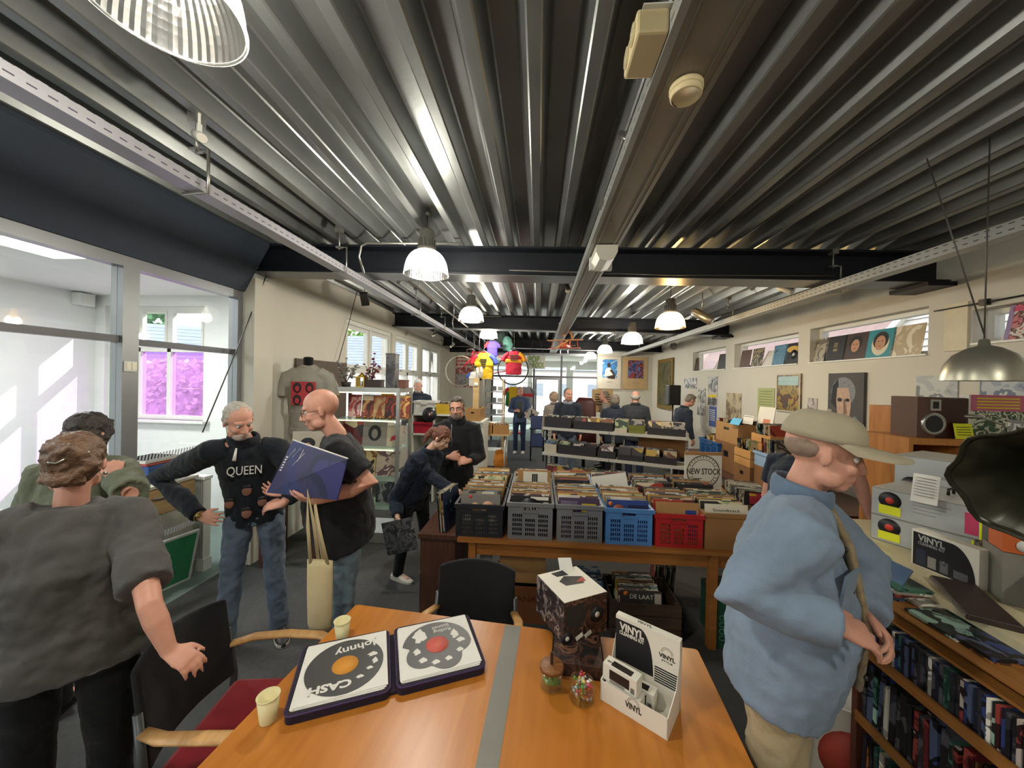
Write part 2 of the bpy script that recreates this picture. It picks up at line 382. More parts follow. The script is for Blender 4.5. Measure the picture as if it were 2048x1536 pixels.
# office glazing on the left
og = struct(MB().bx(XG - 0.04, XG + 0.05, -2.6, 3.53, 2.76, 2.845).build('window_8', ALU)); og['label'] = 'grey aluminium framed glass partition of the office'
MB().bx(XG + 0.03, XG + 0.065, -2.6, 3.53, 2.845, 2.875).build('top_highlight_bead', mat('bead_highlight', '#b9b9bd', 0.35, 0.2), og)  # pale colour paints the highlight along the head rail
for y0, y1, nm in ((2.45, 2.56, 'post'), (3.47, 3.53, 'post'), (0.4, 0.5, 'post')): MB().bx(XG - 0.05, XG + 0.05, y0, y1, 0, 2.76).build(nm, ALU, og)
for y0, y1, z in ((0.5, 2.45, 2.22), (2.56, 3.47, 2.21)):
    MB().bx(XG - 0.03, XG + 0.03, y0, y1, z - 0.025, z + 0.025).build('transom', mat('dark_aluminium', '#55565a', 0.4, 0.4), og)
    pane('x', XG, y0, y1, z + 0.025, 2.76, GLASSO, og); pane('x', XG, y0, y1 - (0.25 if y0 > 2 else 0), 0.02, z - 0.025, GLASSO, og)
pane('x', XG, 3.225, 3.47, 0.02, 2.185, GLASSO, og)
_fr = mat('frosted_film', '#c4cad2', 0.6)
for zz in (1.29, 0.62):
    for k in range(26):
        y = 2.58 + k * 0.0255
        MB().slab([(XG + 0.0045, y, zz - 0.025), (XG + 0.0045, y + 0.013, zz - 0.025), (XG + 0.0045, y + 0.023, zz + 0.025), (XG + 0.0045, y + 0.010, zz + 0.025)], 0.0006).build('film_stripe', _fr, og)
sw = MB(); sw.bx(XG + 0.05, XG + 0.062, 2.46, 2.54, 1.98, 2.055); sw.mi = 1; sw.bx(XG + 0.062, XG + 0.068, 2.467, 2.497, 1.99, 2.045); sw.bx(XG + 0.062, XG + 0.068, 2.503, 2.533, 1.99, 2.045)
tag(sw.build('light_switch', [FRAMEW, mat('switch_rocker', '#e8e2d2', 0.4)]), 'cream double light switch on the grey glazing post', 'switch')
# office behind
struct(MB().bx(-6.9, -6.602, -2.6, 5.2, 0, 3.3).build('wall_office_left', WALLW))
OW = [(-6.45, -4.86, 1.30, 2.97)]
struct(grid_wall('y', 4.9, 5.1, -6.602, -3.24, 0, 3.3, OW).build('wall_office_back', WALLW))
struct(MB().bx(-6.9, -3.2, -2.6, 5.1, 3.12, 3.3).build('ceiling_office', WALLW))
struct(grid_wall('y', -2.7, -2.6, -6.9, -3.2, 0, 3.3, [(-6.5, -3.6, .9, 2.9)]).build('wall_office_front', WALLW))  # unseen window opening added to bring daylight into the office
w = struct(bar_frame('y', 4.95, 5.03, -6.45, -4.86, 1.30, 2.97, 0.06, us=[-5.955, -5.47], zs=[2.33]).build('window_9', FRAMEW)); w['label'] = 'white office window with purple film on the lower panes'
for a, b_ in ((-6.39, -5.985), (-5.925, -5.50), (-5.44, -4.92)):
    s = bar_frame('y', 4.94, 5.0, a, b_, 2.36, 2.91, 0.035).build('sash', FRAMEW, w)
    pane('y', 4.99, a + 0.03, b_ - 0.03, 2.39, 2.88, GLASS, s); pane('y', 4.99, a, b_, 1.36, 2.30, PURPLE, w)
MB().bx(-6.1, -4.75, 4.78, 4.95, 1.27, 1.30).build('window_sill', FRAMEW, w)
for yy in (0.2, 3.0):  # ceiling panels added only to brighten the office
    t = thing('added_light_panel', 'flat light panel added to brighten the office, %s' % ('near one' if yy < 1 else 'by the window'), 'light panel', (-4.6, yy, 3.118)); MB().bx(-.3, .3, -.3, .3, -.012, 0).build('frame', FRAMEW, t); MB().bx(-.28, .28, -.28, .28, -.014, -.012).build('diffuser', mat('added_panel_glow', '#ffffff', .5, emit='#fffaf0', estr=3.0), t)
    li = bpy.data.lights.new('added_fill_light', 'AREA'); li.size = .56; li.energy = 75; lo = bpy.data.objects.new('added_fill_light', li); col.objects.link(lo); lo.parent = t; lo.location = (0, 0, -.03)
v = MB(); v.bx(-4.7, -4.1, 1.5, 2.1, 3.10, 3.12); v.mi = 1
for k in range(9): v.box((-4.4, 1.55 + 0.0625 * k, 3.092), (0.56, 0.012, 0.02))
tag(v.build('ceiling_vent', [WALLW, ALU]), 'slatted square air vent in the white office ceiling', 'vent')
b = MB(); b.bx(-6.6, -6.48, 4.62, 4.80, 2.93, 3.10); b.mi = 1; b.bx(-6.48, -6.475, 4.64, 4.78, 2.95, 3.08)
tag(b.build('alarm_sensor', [WALLW, FRAMEW]), 'small white sensor box high in the office corner', 'sensor')

# back: glazed front with a door, lobby behind
sf = struct(MB().bx(-1.55, 1.92, YB - 0.02, YB + 0.08, 2.86, 2.94).build('window_10', ALU)); sf['label'] = 'glazed aluminium front at the back of the shop'
for x in (-1.55, -0.155, 0.75): MB().bx(x - 0.03, x + 0.03, YB, YB + 0.07, 0, 2.86).build('post', mat('dark_aluminium', '#55565a'), sf)
for x0, x1 in ((-1.52, -0.185), (-0.125, 0.72), (0.78, 1.92)):
    MB().bx(x0, x1, YB, YB + 0.07, 2.13, 2.19).build('transom', mat('dark_aluminium', '#55565a'), sf)
    pane('y', YB + 0.03, x0, x1, 2.19, 2.86, GLASS, sf)
    if x0 != -0.125: pane('y', YB + 0.03, x0, x1, 0.05, 2.13, GLASS, sf)
d = struct(bar_frame('y', YB + 0.01, YB + 0.06, -0.12, 0.715, 0.01, 2.125, 0.06).build('door_1', ALU)); d['label'] = 'glass entrance door in aluminium frame at the back'
pane('y', YB + 0.035, -0.06, 0.655, 0.07, 2.065, GLASS, d); MB().tube([(0.6, YB - 0.03, 0.9), (0.6, YB - 0.03, 1.2)], 0.012).build('door_handle', ALU, d)
# lobby
struct(MB().bx(-3.4, 3.9, YB + 0.1, 17.0, 2.98, 3.1).build('ceiling_lobby', WALLW))
struct(grid_wall('y', 17.0, 17.15, -3.4, 3.9, 0, 3.1, [(-2.4, -0.5, 0.3, 2.7), (-0.3, 1.3, 0.0, 2.7), (1.6, 3.2, 0.9, 2.6)]).build('wall_lobby_back', WALLW))
struct(grid_wall('x', 3.9, 4.0, YB + 0.1, 17.0, 0, 3.1, [(13.0, 16.0, 0.9, 2.5)]).build('wall_lobby_right', WALLW))
struct(grid_wall('x', -3.5, -3.4, YB + 0.1, 17.0, 0, 3.1, [(12.6, 16.2, 0.6, 2.5)]).build('wall_lobby_left', WALLW))
# ------------------------------------------------------------------ pendant lamps
ACRYL = lampshade('prismatic_acrylic', (0.93, 0.93, 0.91), 0.72); ACRYLA = lampshade('amber_acrylic', (0.95, 0.74, 0.42), 0.6)
LCAP = mat('grey_cast_cap', '#8f8d86', 0.5, 0.3)
BULB = mat('bulb_glow', '#ffffff', 0.5, emit='#fff3dc', estr=6.0); BULBA = mat('bulb_glow_amber', '#ffffff', 0.5, emit='#ffcf8a', estr=7.0)
CORD = mat('black_cord', '#1a1a1a', 0.6)
def pendant_meshes(amber):
    prof = []
    for i in range(11):
        t = i / 10; prof.append((0.075 + 0.11 * math.sin(t * math.pi / 2) ** 0.85, 0.20 - 0.20 * t ** 1.5))
    prof[-1] = (0.186, 0.0)
    b = MB(); seg = 96; rings = []
    for r, z in prof:
        rings.append([V(((r - (0.0022 if j % 2 else 0)) * math.cos(2 * math.pi * j / seg), (r - (0.0022 if j % 2 else 0)) * math.sin(2 * math.pi * j / seg), z)) for j in range(seg)])
    b.loft(rings, cap=False, smooth=False)
    rim = MB(); rim.tube([(0.186 * math.cos(a * math.pi / 24), 0.186 * math.sin(a * math.pi / 24), 0) for a in range(48)], 0.005, 6, closed=True)
    cap = MB(); cap.lathe([(0.078, 0.195), (0.078, 0.23), (0.068, 0.235), (0.066, 0.30), (0.062, 0.305), (0.062, 0.37), (0.05, 0.385), (0.012, 0.39)], 32)
    for k in range(16):
        a = k * math.pi / 8; cap.box((0.070 * math.cos(a), 0.070 * math.sin(a), 0.265), (0.012, 0.006, 0.07), rz=a)
    bulb = MB(); bulb.ball((0, 0, 0.10), (0.042, 0.042, 0.06)); bulb.lathe([(0.02, 0.15), (0.02, 0.2)], 12)
    return b.mesh('shade', ACRYLA if amber else ACRYL), rim.mesh('rim', ACRYLA if amber else ACRYL), cap.mesh('cap', LCAP), bulb.mesh('bulb', BULBA if amber else BULB)
_PM = {False: pendant_meshes(False), True: pendant_meshes(True)}
def pendant(x, y, z, label, amber=False, group='industrial pendant lamps', power=1.0):
    t = thing('pendant_lamp', label, 'lamp', (x, y, z), group=group)
    for nm, me in zip(('shade', 'rim', 'cap', 'bulb'), _PM[amber]): place(me, nm, t)
    top = zc(x) + 0.09 - z
    MB().tube([(0, 0, 0.385), (0, 0, top)], 0.004, 6).build('cord', CORD, t)
    MB().lathe([(0.03, top - 0.03), (0.03, top)], 12).build('ceiling_rose', LCAP, t)
    li = bpy.data.lights.new('lamp_light', 'POINT'); li.energy = LAMP_W * power; li.shadow_soft_size = 0.07
    li.color = (1.0, 0.80, 0.52) if amber else (1.0, 0.95, 0.83)
    lo = bpy.data.objects.new('lamp_light', li); col.objects.link(lo); lo.parent = t; lo.location = (0, 0, 0.02)
for x, y, z, am, lb in ((-1.04, 0.91, 2.965, 0, 'large ribbed pendant lamp close overhead at the top left'),
        (-0.98, 3.03, 2.865, 0, 'ribbed glass pendant lamp in front of the nearest black beam'),
        (-1.02, 5.3, 2.855, 0, 'ribbed pendant lamp second along the left row, behind the nearest beam'),
        (-1.05, 7.4, 2.86, 0, 'ribbed pendant lamp above the hanging bicycle'),
        (1.717, 4.9, 2.72, 1, 'amber glowing pendant lamp on the right'),
        (1.67, 6.66, 2.70, 0, 'white pendant lamp directly behind the amber one'),
        (1.70, 9.5, 2.77, 0, 'small far pendant lamp left of the saxophone poster'),
        (1.6, 11.4, 2.74, 0, 'farthest and smallest pendant lamp before the glass front'),
        (1.72, 2.4, 2.9, 0, ''), (-1.0, -1.3, 2.87, 0, ''), (1.72, -0.6, 2.9, 0, '')):
    if lb: pendant(x, y, z, lb, bool(am))
    else: pendant(x, y, z, 'ribbed pendant lamp hanging behind the viewer', False, 'pendant lamps behind the viewer') if y < 1 else None
# ------------------------------------------------------------------ outside
struct(MB().bx(-60, 60, -40, 80, -0.35, -0.12).build('ground', mat('pale_paving', '#a8a69c', 0.9, var=0.1, scale=1)))
LEAF = mat('leaf_green', '#7fa05a', 0.6, var=0.3, scale=1.5); LEAF2 = mat('leaf_dark', '#4f7a55', 0.6, var=0.3, scale=1.5); BARK = mat('bark', '#5b4a3a', 0.9, bump=0.4)
def tree(x, y, h, r, label, m, n=1500):
    t = thing('tree', label, 'tree', (x, y, -0.12), group='trees outside')
    MB().tube([(0, 0, 0), (0.1, 0, h * .45), (0, 0.1, h * .8)], [h * .035, h * .025, h * .008]).build('trunk', BARK, t)
    b = MB()
    for _ in range(n):
        d = V((rnd.gauss(0, 1), rnd.gauss(0, 1), rnd.gauss(0, 1))).normalized() * (r * rnd.uniform(0.35, 1.0) ** 0.6)
        c = V((0, 0, h * .72)) + V((d.x, d.y, d.z * 0.85)); s_ = r * 0.085
        e1 = V((rnd.gauss(0, 1), rnd.gauss(0, 1), rnd.gauss(0, 1))).normalized(); e2 = e1.orthogonal().normalized()
        b.add([c - e1 * s_, c + e2 * s_ * .6, c + e1 * s_, c - e2 * s_ * .6], [(0, 1, 2, 3)])
    b.build('crown', m, t)['kind'] = 'stuff'
tree(-10.5, 19.0, 7.0, 2.6, 'light green tree seen through the first window of the left wall', LEAF)
tree(-12.5, 31, 8, 2.8, 'green tree behind the second window of the left wall', LEAF)
tree(-9, 47, 9, 3.2, 'pale tree behind the third window of the left wall', LEAF2)
tree(-17.5, 13.2, 7.4, 2.3, 'dark green tree behind the left pane of the office window', LEAF2)
tree(-16.5, 19.8, 7.0, 2.2, 'green tree above the grey roof behind the right office pane', LEAF2)
TILE = mat('dusty_roof_tile', '#7c6660', 0.85, var=0.15, scale=4); TILEG = mat('grey_roof_tile', '#6d7580', 0.8, var=0.12, scale=4)
SIDING = mat('white_siding', '#c4c0bc', 0.6, var=0.03)
BRICK0 = mat('pale_brick', '#b7a79a', 0.85, var=0.15, scale=12)
# neighbour on the right: siding gable, barge board, tiled roof beyond
h1 = thing('neighbour_house', 'white boarded gable seen through the right clerestory windows', 'house', (6.5, 0, 0))
b0 = PX(1778, 676, 6.5); b1 = PX(1815, 636, 6.5); sl = (b1.z - b0.z) / (b1.y - b0.y)
edge_y = lambda z: b0.y + (z - b0.z) / sl
for k in range(38):
    z = 0.2 + 0.12 * k; ye = min(edge_y(z), 9.5)
    if ye < 0.6: break
    q = MB(); q.loft([[V((-0.02, y, z)), V((0.0, y, z + 0.118)), V((0.04, y, z + 0.118)), V((0.04, y, z))] for y in (-6.0, ye)], smooth=False); q.build('board', SIDING, h1)
zt = b1.z + 2.2
q = MB(); q.loft([[V((-0.10, edge_y(z) - 0.02, z)), V((-0.06, edge_y(z) + 0.16, z + 0.02)), V((0.3, edge_y(z) + 0.16, z + 0.02)), V((0.3, edge_y(z) - 0.02, z))] for z in (1.2, zt)], smooth=False); q.build('barge_board', FRAMEW, h1)
MB().bx(0.04, 3.5, -6, 4.0, 0, 5.0).build('wall', SIDING, h1)
MB().bx(6.6, 9.5, -8, 26, 0, 13.0).build('sun_blocker', BRICK0, h1)  # tall unseen block added to keep sun out of the clerestory
h2 = thing('neighbour_roof', 'dusty pink tiled roof behind the right clerestory windows', 'house', (8.2, 8.0, 0))
MB().bx(0.3, 6, 0, 24, 0, 2.2).build('wall', SIDING, h2)
tl = MB(); n = 46
for j in range(n): tl.box((0, (j + .5) * 24 / n, 0), (0.24, 24 / n * 0.96, 0.03), rot=M.Rotation(R(-40), 3, 'Y') @ M.Rotation(R(3), 3, 'X'))
tme = tl.mesh('tile_course', TILE)
for k in range(26): place(tme, 'tile_course', h2, (0.17 * k, 0, 2.2 + 0.142 * k))
MB().slab([(0, 0, 2.15), (0, 24, 2.15), (4.5, 24, 5.9), (4.5, 0, 5.9)], 0.05).build('roof_deck', TILE, h2)
# hedge and grey-roofed house behind the office window
hb = MB()
for _ in range(5200):
    c = V((rnd.uniform(-10.5, -5.2), 6.6 + rnd.uniform(0, .5), rnd.uniform(0, 2.25))); s_ = 0.07
    e1 = V((rnd.gauss(0, 1), rnd.gauss(0, .5), rnd.gauss(0, 1))).normalized(); e2 = e1.orthogonal().normalized()
    hb.add([c - e1 * s_, c + e2 * s_ * .6, c + e1 * s_, c - e2 * s_ * .6], [(0, 1, 2, 3)])
hb.bx(-10.5, -5.2, 6.8, 7.2, -0.1, 2.2)
tag(hb.build('hedge', mat('hedge_leaf', '#c4bca6', 0.6, var=0.3, scale=3)), 'clipped hedge outside the purple office panes', 'hedge', kind='stuff')
def far_house(x, y, w, d, hw, hr, label, rz=0, tm=TILEG, wm=SIDING, group=None):
    t = thing('far_house', label, 'house', (x, y, -0.12), rz)
    MB().bx(-w / 2, w / 2, -d / 2, d / 2, 0, hw).build('wall', wm, t)
    g = MB(); g.loft([[V((sx * w / 2, -d / 2, hw)), V((sx * w / 2, d / 2, hw)), V((sx * w / 2, 0, hw + hr - .1))] for sx in (-1, 1)], smooth=False); g.build('gable', wm, t)
    for s_ in (-1, 1):
        n = 12; rl = math.hypot(d / 2 + .2, hr); a = math.atan2(hr, d / 2 + .2)
        for k in range(n):
            q = MB(); f = (k + .5) / n
            q.box((0, s_ * (d / 2 + .2) * (1 - f), hw + hr * f), (w + .4, rl / n * 1.05, 0.06), rot=M.Rotation(-s_ * (a - R(2)), 3, 'X')); q.build('tile_course', tm, t)
    for k in range(max(2, int(w / 2))):
        xx = -w / 2 + (k + .5) * w / max(2, int(w / 2))
        for zz in (1.0, 3.6):
            if zz + 1 < hw: bar_frame('y', -d / 2 - .05, -d / 2 + .02, xx - .45, xx + .45, zz, zz + 1.1, .08).build('window_frame', FRAMEW, t); MB().bx(xx - .37, xx + .37, -d / 2 - .03, -d / 2 + .01, zz + .08, zz + 1.02).build('pane', mat('dark_pane', '#8d98a2', 0.2), t)
BRICK = mat('pale_brick', '#b7a79a', 0.85, var=0.15, scale=12)
far_house(-12.2, 12.2, 5.0, 4.0, 2.2, 1.6, 'grey-roofed house with white gable behind the office window', R(35))
far_house(-6.9, 15.0, 4.0, 4.0, 2.4, 1.5, 'long grey roof behind the right office pane', R(0))
far_house(-19, 28, 8, 6, 4.6, 2.5, 'pale brick house outside the first left window', R(-50), wm=BRICK)
far_house(-16, 40, 8, 6, 4.6, 2.5, 'pale brick house outside the second left window', R(-60), wm=BRICK)
far_house(2, 30, 14, 6, 3.0, 1.4, 'low pale building across the street behind the glass front', 0, wm=SIDING)
# ------------------------------------------------------------------ cable trays and what hangs on them
def perforated(name, base, dark):
    m = mat(name, base, 0.4, 0.35, var=0.05)
    nt = m.node_tree; N = nt.nodes; L = nt.links; b = N['Principled BSDF']; tc = N.new('ShaderNodeTexCoord')
    sp = N.new('ShaderNodeSeparateXYZ'); L.new(tc.outputs['Object'], sp.inputs[0])
    def band(out, k, lo, hi):
        a = N.new('ShaderNodeMath'); a.operation = 'MULTIPLY'; a.inputs[1].default_value = k; L.new(out, a.inputs[0])
        f = N.new('ShaderNodeMath'); f.operation = 'FRACT'; L.new(a.outputs[0], f.inputs[0])
        c = N.new('ShaderNodeMath'); c.operation = 'COMPARE'; c.inputs[1].default_value = (lo + hi) / 2; c.inputs[2].default_value = (hi - lo) / 2; L.new(f.outputs[0], c.inputs[0]); return c.outputs[0]
    y = band(sp.outputs['Y'], 18, 0.1, 0.6); z = band(sp.outputs['Z'], 28.0, 0.62, 0.78)
    ml = N.new('ShaderNodeMath'); ml.operation = 'MULTIPLY'; L.new(y, ml.inputs[0]); L.new(z, ml.inputs[1])
    mx = N.new('ShaderNodeMix'); mx.data_type = 'RGBA'; mx.inputs['B'].default_value = lin(dark)
    src = b.inputs['Base Color'].links[0].from_socket; L.new(src, mx.inputs['A']); L.new(ml.outputs[0], mx.inputs['Factor']); L.new(mx.outputs['Result'], b.inputs['Base Color'])
    return m
TRAY = perforated('perforated_tray', '#a9aba8', '#3a3b3a')
TRAYL = perforated('perforated_tray_lilac', '#a8a7ad', '#4a4a55')
CHROME = mat('zinc_bracket', '#a3a29c', 0.3, 0.8)
def tray(x, z, w, h, label, brackets, m=TRAY, y0=-2.4, y1=11.9, side=1):
    t = thing('cable_tray', label, 'cable tray', (x, 0, z))
    b = MB(); k = 0.004
    prof = [(-w / 2, 0), (w / 2, 0), (w / 2, h), (w / 2 - k, h), (w / 2 - k, k), (-w / 2 + k, k), (-w / 2 + k, h), (-w / 2, h)]
    b.loft([[V((p, y, q)) for p, q in prof] for y in (y0, y1)], smooth=False); b.build('channel', m, t)
    for y in brackets:
        s_ = MB(); e = w / 2 + 0.02; zt = h + 0.16
        s_.tube([(-e, y, -0.008), (e * side, y, -0.008) if side > 0 else (e, y, -0.008), (e, y, zt), (0.0, y, zt)], 0.008, 6)
        top = zc(x) - z
        s_.tube([(0, y, zt - 0.02), (0, y, top - .004)], 0.006, 6); s_.box((0, y, top - 0.01), (0.05, 0.06, 0.06)); s_.box((0, y, zt), (0.05, 0.04, 0.012)); s_.build('bracket', CHROME, t)
    return t
tray(-1.83, 2.93, 0.10, 0.06, 'left grey perforated cable tray with a lilac sheen', (1.78, 3.15, 5.2, 6.6, 8.6, 10.3), TRAYL)
tray(2.70, 2.86, 0.10, 0.075, 'right pale perforated cable tray running along the wall', (3.55, 5.4, 8.0, 10.2))
ct = thing('lighting_trunk', 'broad taupe trunking along the middle of the ceiling', 'cable tray', (0.45, 0, 2.945))
b = MB(); b.loft([[V((p, y, q)) for p, q in ((-0.08, 0), (0.08, 0), (0.08, 0.05), (-0.08, 0.05))] for y in (-2.4, 11.9)], smooth=False); b.build('channel', mat('taupe_trunking', '#8d857a', 0.5, 0.2), ct)
for s_ in (-1, 1):
    MB().bx(s_ * 0.055 - 0.002, s_ * 0.055 + 0.002, -2.4, 11.9, -0.004, 0.0).build('groove_lip', CHROME, ct)
MB().bx(-0.105, -0.08, -2.4, 11.9, -0.002, 0.06).build('perforated_flange', TRAY, ct); MB().bx(0.08, 0.10, -2.4, 11.9, -0.002, 0.05).build('side_flange', CHROME, ct)
for y in (0.6, 2.1, 4.6, 6.3, 8.4, 10.2):
    q = MB(); q.tube([(0, y, 0.05), (0, y, zc(.45) - 2.945 + .02)], 0.006, 6); q.box((-0.09, y, 0.045), (0.06, 0.08, 0.03)); q.build('hanger', CHROME, ct)
# smoke detector
IVORY = mat('ivory_plastic', '#d8c79c', 0.45, var=0.03)
p = PZ(1358, 180, 2.93)
t = thing('smoke_detector', 'round ivory smoke detector under the middle trunking', 'smoke detector', (0.462, p.y, 2.9435))
MB().lathe([(0.045, 0), (0.052, -0.004), (0.052, -0.018), (0.048, -0.020)], 32).build('base', IVORY, t)
MB().lathe([(0.048, -0.019), (0.049, -0.035), (0.044, -0.040), (0.043, -0.0385), (0.0, -0.0385)], 32, cap=False).build('cover', IVORY, t)
q = MB()
for k in range(6): q.ball((0.041 * math.cos(2 + k * .14), 0.041 * math.sin(2 + k * .14), -0.0395), 0.0022, 6, 4)
q.build('vent_holes', mat('dark_slot', '#3b3020', 0.8), t)
# twin socket box
t = thing('socket_box', 'ivory double socket box fixed to the trunking above the smoke detector', 'socket', (0.30, 1.12, 2.955))
MB().box((0, 0, 0.03), (0.09, 0.16, 0.07)).build('box', IVORY, t, bevel=0.008); MB().box((0.03, 0, 0.066), (0.12, 0.18, 0.004)).build('mounting_plate', FRAMEW, t)
for s_ in (-1, 1): MB().lathe([(0.028, 0), (0.028, 0.004), (0.022, 0.004), (0.022, 0.001), (0.0, 0.001)], 20, cap=False).build('socket', mat('ivory_shadow', '#b9ac84', 0.5), t, loc=(-0.045, s_ * 0.038, 0.03), rot=(0, -math.pi / 2, 0))
# emergency luminaire below the trunking
t = thing('emergency_light', 'white emergency light bracketed under the trunking before the nearest beam', 'light fitting', (0.46, 2.62, 2.94))
b = MB(); b.loft([[V((-0.075, y, -0.002)), V((0.075, y, -0.002)), V((0.075, y, -0.05)), V((0.05, y, -0.10)), V((0, y, -0.115)), V((-0.05, y, -0.10)), V((-0.075, y, -0.05))] for y in (-0.05, 0.20)], smooth=False); b.build('housing', mat('milky_white', '#cfcbbd', 0.4), t)
MB().bx(-0.085, 0.085, 0.2, 0.24, -0.1, -0.002).build('end_cap', FRAMEW, t)
# conduit from tray to beam
for y, x0 in ((3.30, -1.72), (7.0, -1.72)):
    q = MB(); q.tube([(x0, y + .1, 2.99), (x0, y, 3.12), (x0 + 0.02, y, 3.22), (x0 + 0.08, y, 3.245), (-0.75, y, 3.235)], 0.011, 8)
    tag(q.build('conduit_pipe', CHROME), 'grey conduit pipe bent up from the left tray %s' % ('at the nearest beam' if y < 5 else 'at the second beam'), 'pipe')
# spotlights
def spot(x, y, z, rz, tilt, label, m=CHROME, s=1.0):
    t = thing('spotlight', label, 'spotlight', (x, y, z), rz, group='small spotlights under the ceiling')
    top = zc(x) - z
    MB().tube([(0, 0, 0.05 * s), (0, 0, top + .104)], 0.007, 6).build('stem', m, t)
    q = MB(); q.lathe([(0.028 * s, -0.09 * s), (0.034 * s, -0.08 * s), (0.034 * s, 0.07 * s), (0.02 * s, 0.09 * s)], 16); q.build('can', m, t, rot=(tilt, 0, 0))
    MB().lathe([(0.03 * s, -0.0915 * s), (0.0, -0.0915 * s)], 16, cap=False).build('lens', mat('pale_lens', '#dcd8cc', 0.2), t, rot=(tilt, 0, 0))
    MB().box((0, 0, 0.05 * s), (0.02, 0.02, 0.05)).build('yoke', m, t)
spot(*PY(1404, 632, 5.4), R(60), R(-55), 'large silver spotlight right of the amber lamp', s=1.8)
spot(*PY(398, 272, 1.75), R(60), R(-60), 'small white swivel spotlight above the left tray', FRAMEW, 0.7)
spot(*PY(1570, 578, 4.2), R(30), R(-60), 'white spotlight cluster under the nearest beam on the right', FRAMEW, 1.0)
spot(*PY(1250, 272, 1.95), R(30), R(-50), 'small grey spotlight beside the middle trunking', CHROME, 0.6)
spot(*PY(1135, 575, 5.2), R(0), R(-30), 'small chrome spotlight beside the trunking behind the nearest beam', CHROME, 0.9)
spot(*PY(870, 668, 7.8), R(-30), R(-50), 'spotlight on the left rail before the bicycle', CHROME, 0.9)
spot(*PY(905, 690, 8.6), R(-30), R(-50), 'spotlight beside the red bicycle saddle', CHROME, 0.9)
spot(*PY(800, 560, 4.9), R(0), R(-50), 'spotlight on the second rail above the left tray', CHROME, 0.9)
# second thin rail carrying spots
q = MB(); q.tube([(-1.45, 3.75, 3.05), (-1.45, 10.5, 3.05)], 0.014, 6)
for y in (4.2, 6.0, 8.2, 10): q.tube([(-1.45, y, 3.05), (-1.45, y, zc(-1.45) + .02)], 0.006, 6)
tag(q.build('spotlight_rail', CHROME), 'thin round rail beside the left cable tray', 'rail')
q = MB()
q.box((0, 0, 0), (0.10, 0.13, 0.17), rot=M.Rotation(R(25), 3, 'X') @ M.Rotation(R(20), 3, 'Z')); q.mi = 1; q.tube([(0, 0.03, 0.05), (-0.03, 0.03, 0.3)], 0.012, 6)
tag(q.build('wall_speaker', [mat('dark_plastic', '#3a3936', 0.6), CHROME], loc=PY(743, 598, 5.0) + V((-0.1, 0, 0))), 'small dark loudspeaker under the left ceiling edge', 'speaker')
q = MB(); q.lathe([(0.085, -0.06), (0.09, 0.02), (0.06, 0.07), (0.02, 0.09)], 20); q.mi = 1; q.tube([(0, 0, 0.08), (0.12, 0.02, 0.2)], 0.012, 6)
tag(q.build('wall_speaker', [mat('grey_plastic', '#77756e', 0.5), FRAMEW], loc=PX(1347, 692, 3.5), rot=(R(50), R(-40), 0)), 'grey round loudspeaker on a white arm at the right wall', 'speaker')
# suspension wires
WIRE = mat('thin_wire', '#4a4844', 0.5)
for a, b_, lb in ((PX(535, 545, -2.94), PX(405, 865, XG + .03), 'thin cable slanting down across the white pier'), (PX(716, 575, -2.95), PX(676, 725, -2.95), 'thin cable slanting down the left wall before the windows'),
        (PY(1060, 610, 3.5), PY(700, 545, 3.5), None), (V((-0.3, 3.4, 3.02)), V((2.65, 3.45, 2.98)), 'thin cable slung below the nearest beam')):
    if lb: tag(MB().tube([a, (a + b_) / 2 + V((0, 0, -.02)), b_], 0.006, 5).build('hanging_cable', WIRE), lb, 'cable')
# ------------------------------------------------------------------ figures
_tex = {}
_ts = bpy.data.scenes.new('fusing')
def clouds(size):
    if size not in _tex:
        t = bpy.data.textures.new('folds', 'CLOUDS'); t.noise_scale = size; t.noise_depth = 2; _tex[size] = t
    return _tex[size]
def fuse(mb, name, material, parent, voxel=0.008, smooth=4, folds=0.0, fsize=0.1, ratio=None):
    """melt overlapping closed shapes into one continuous surface"""
    o = mb.build(name, material, None)
    r = o.modifiers.new('r', 'REMESH'); r.mode = 'VOXEL'; r.voxel_size = voxel; r.use_smooth_shade = True
    if smooth: s_ = o.modifiers.new('s', 'SMOOTH'); s_.factor = 0.5; s_.iterations = smooth
    if folds:
        d = o.modifiers.new('d', 'DISPLACE'); d.texture = clouds(fsize); d.strength = folds; d.mid_level = 0.5; d.texture_coords = 'LOCAL'
        d2 = o.modifiers.new('d2', 'DISPLACE'); d2.texture = clouds(fsize * .38); d2.strength = folds * .45; d2.mid_level = 0.5; d2.texture_coords = 'LOCAL'
        s2 = o.modifiers.new('s2', 'SMOOTH'); s2.factor = 0.5; s2.iterations = 1
    if ratio: dc = o.modifiers.new('dc', 'DECIMATE'); dc.ratio = ratio
    col.objects.unlink(o); _ts.collection.objects.link(o); vl = _ts.view_layers[0]; vl.update(); me = bpy.data.meshes.new_from_object(o.evaluated_get(vl.depsgraph)); me.name = name
    me.polygons.foreach_set('use_smooth', [True] * len(me.polygons))
    old = o.data; o.modifiers.clear(); o.data = me; bpy.data.meshes.remove(old); _ts.collection.objects.unlink(o); col.objects.link(o); o.parent = parent
    return o
SKIN = {k: mat('skin_' + k, c, 0.5, var=0.06, scale=25, spec=0.35) for k, c in (('pale', '#cfa48c'), ('rosy', '#c48f7a'), ('tan', '#b8876e'))}
EYEW = mat('eye_white', '#d8d2c8', 0.3); IRIS = mat('iris', '#2b2520', 0.2); LIP = mat('lips', '#a2604f', 0.5); NAIL = None
def rotm(yaw, pitch, roll): return M.Rotation(R(yaw), 3, 'Z') @ M.Rotation(R(pitch), 3, 'X') @ M.Rotation(R(roll), 3, 'Y')
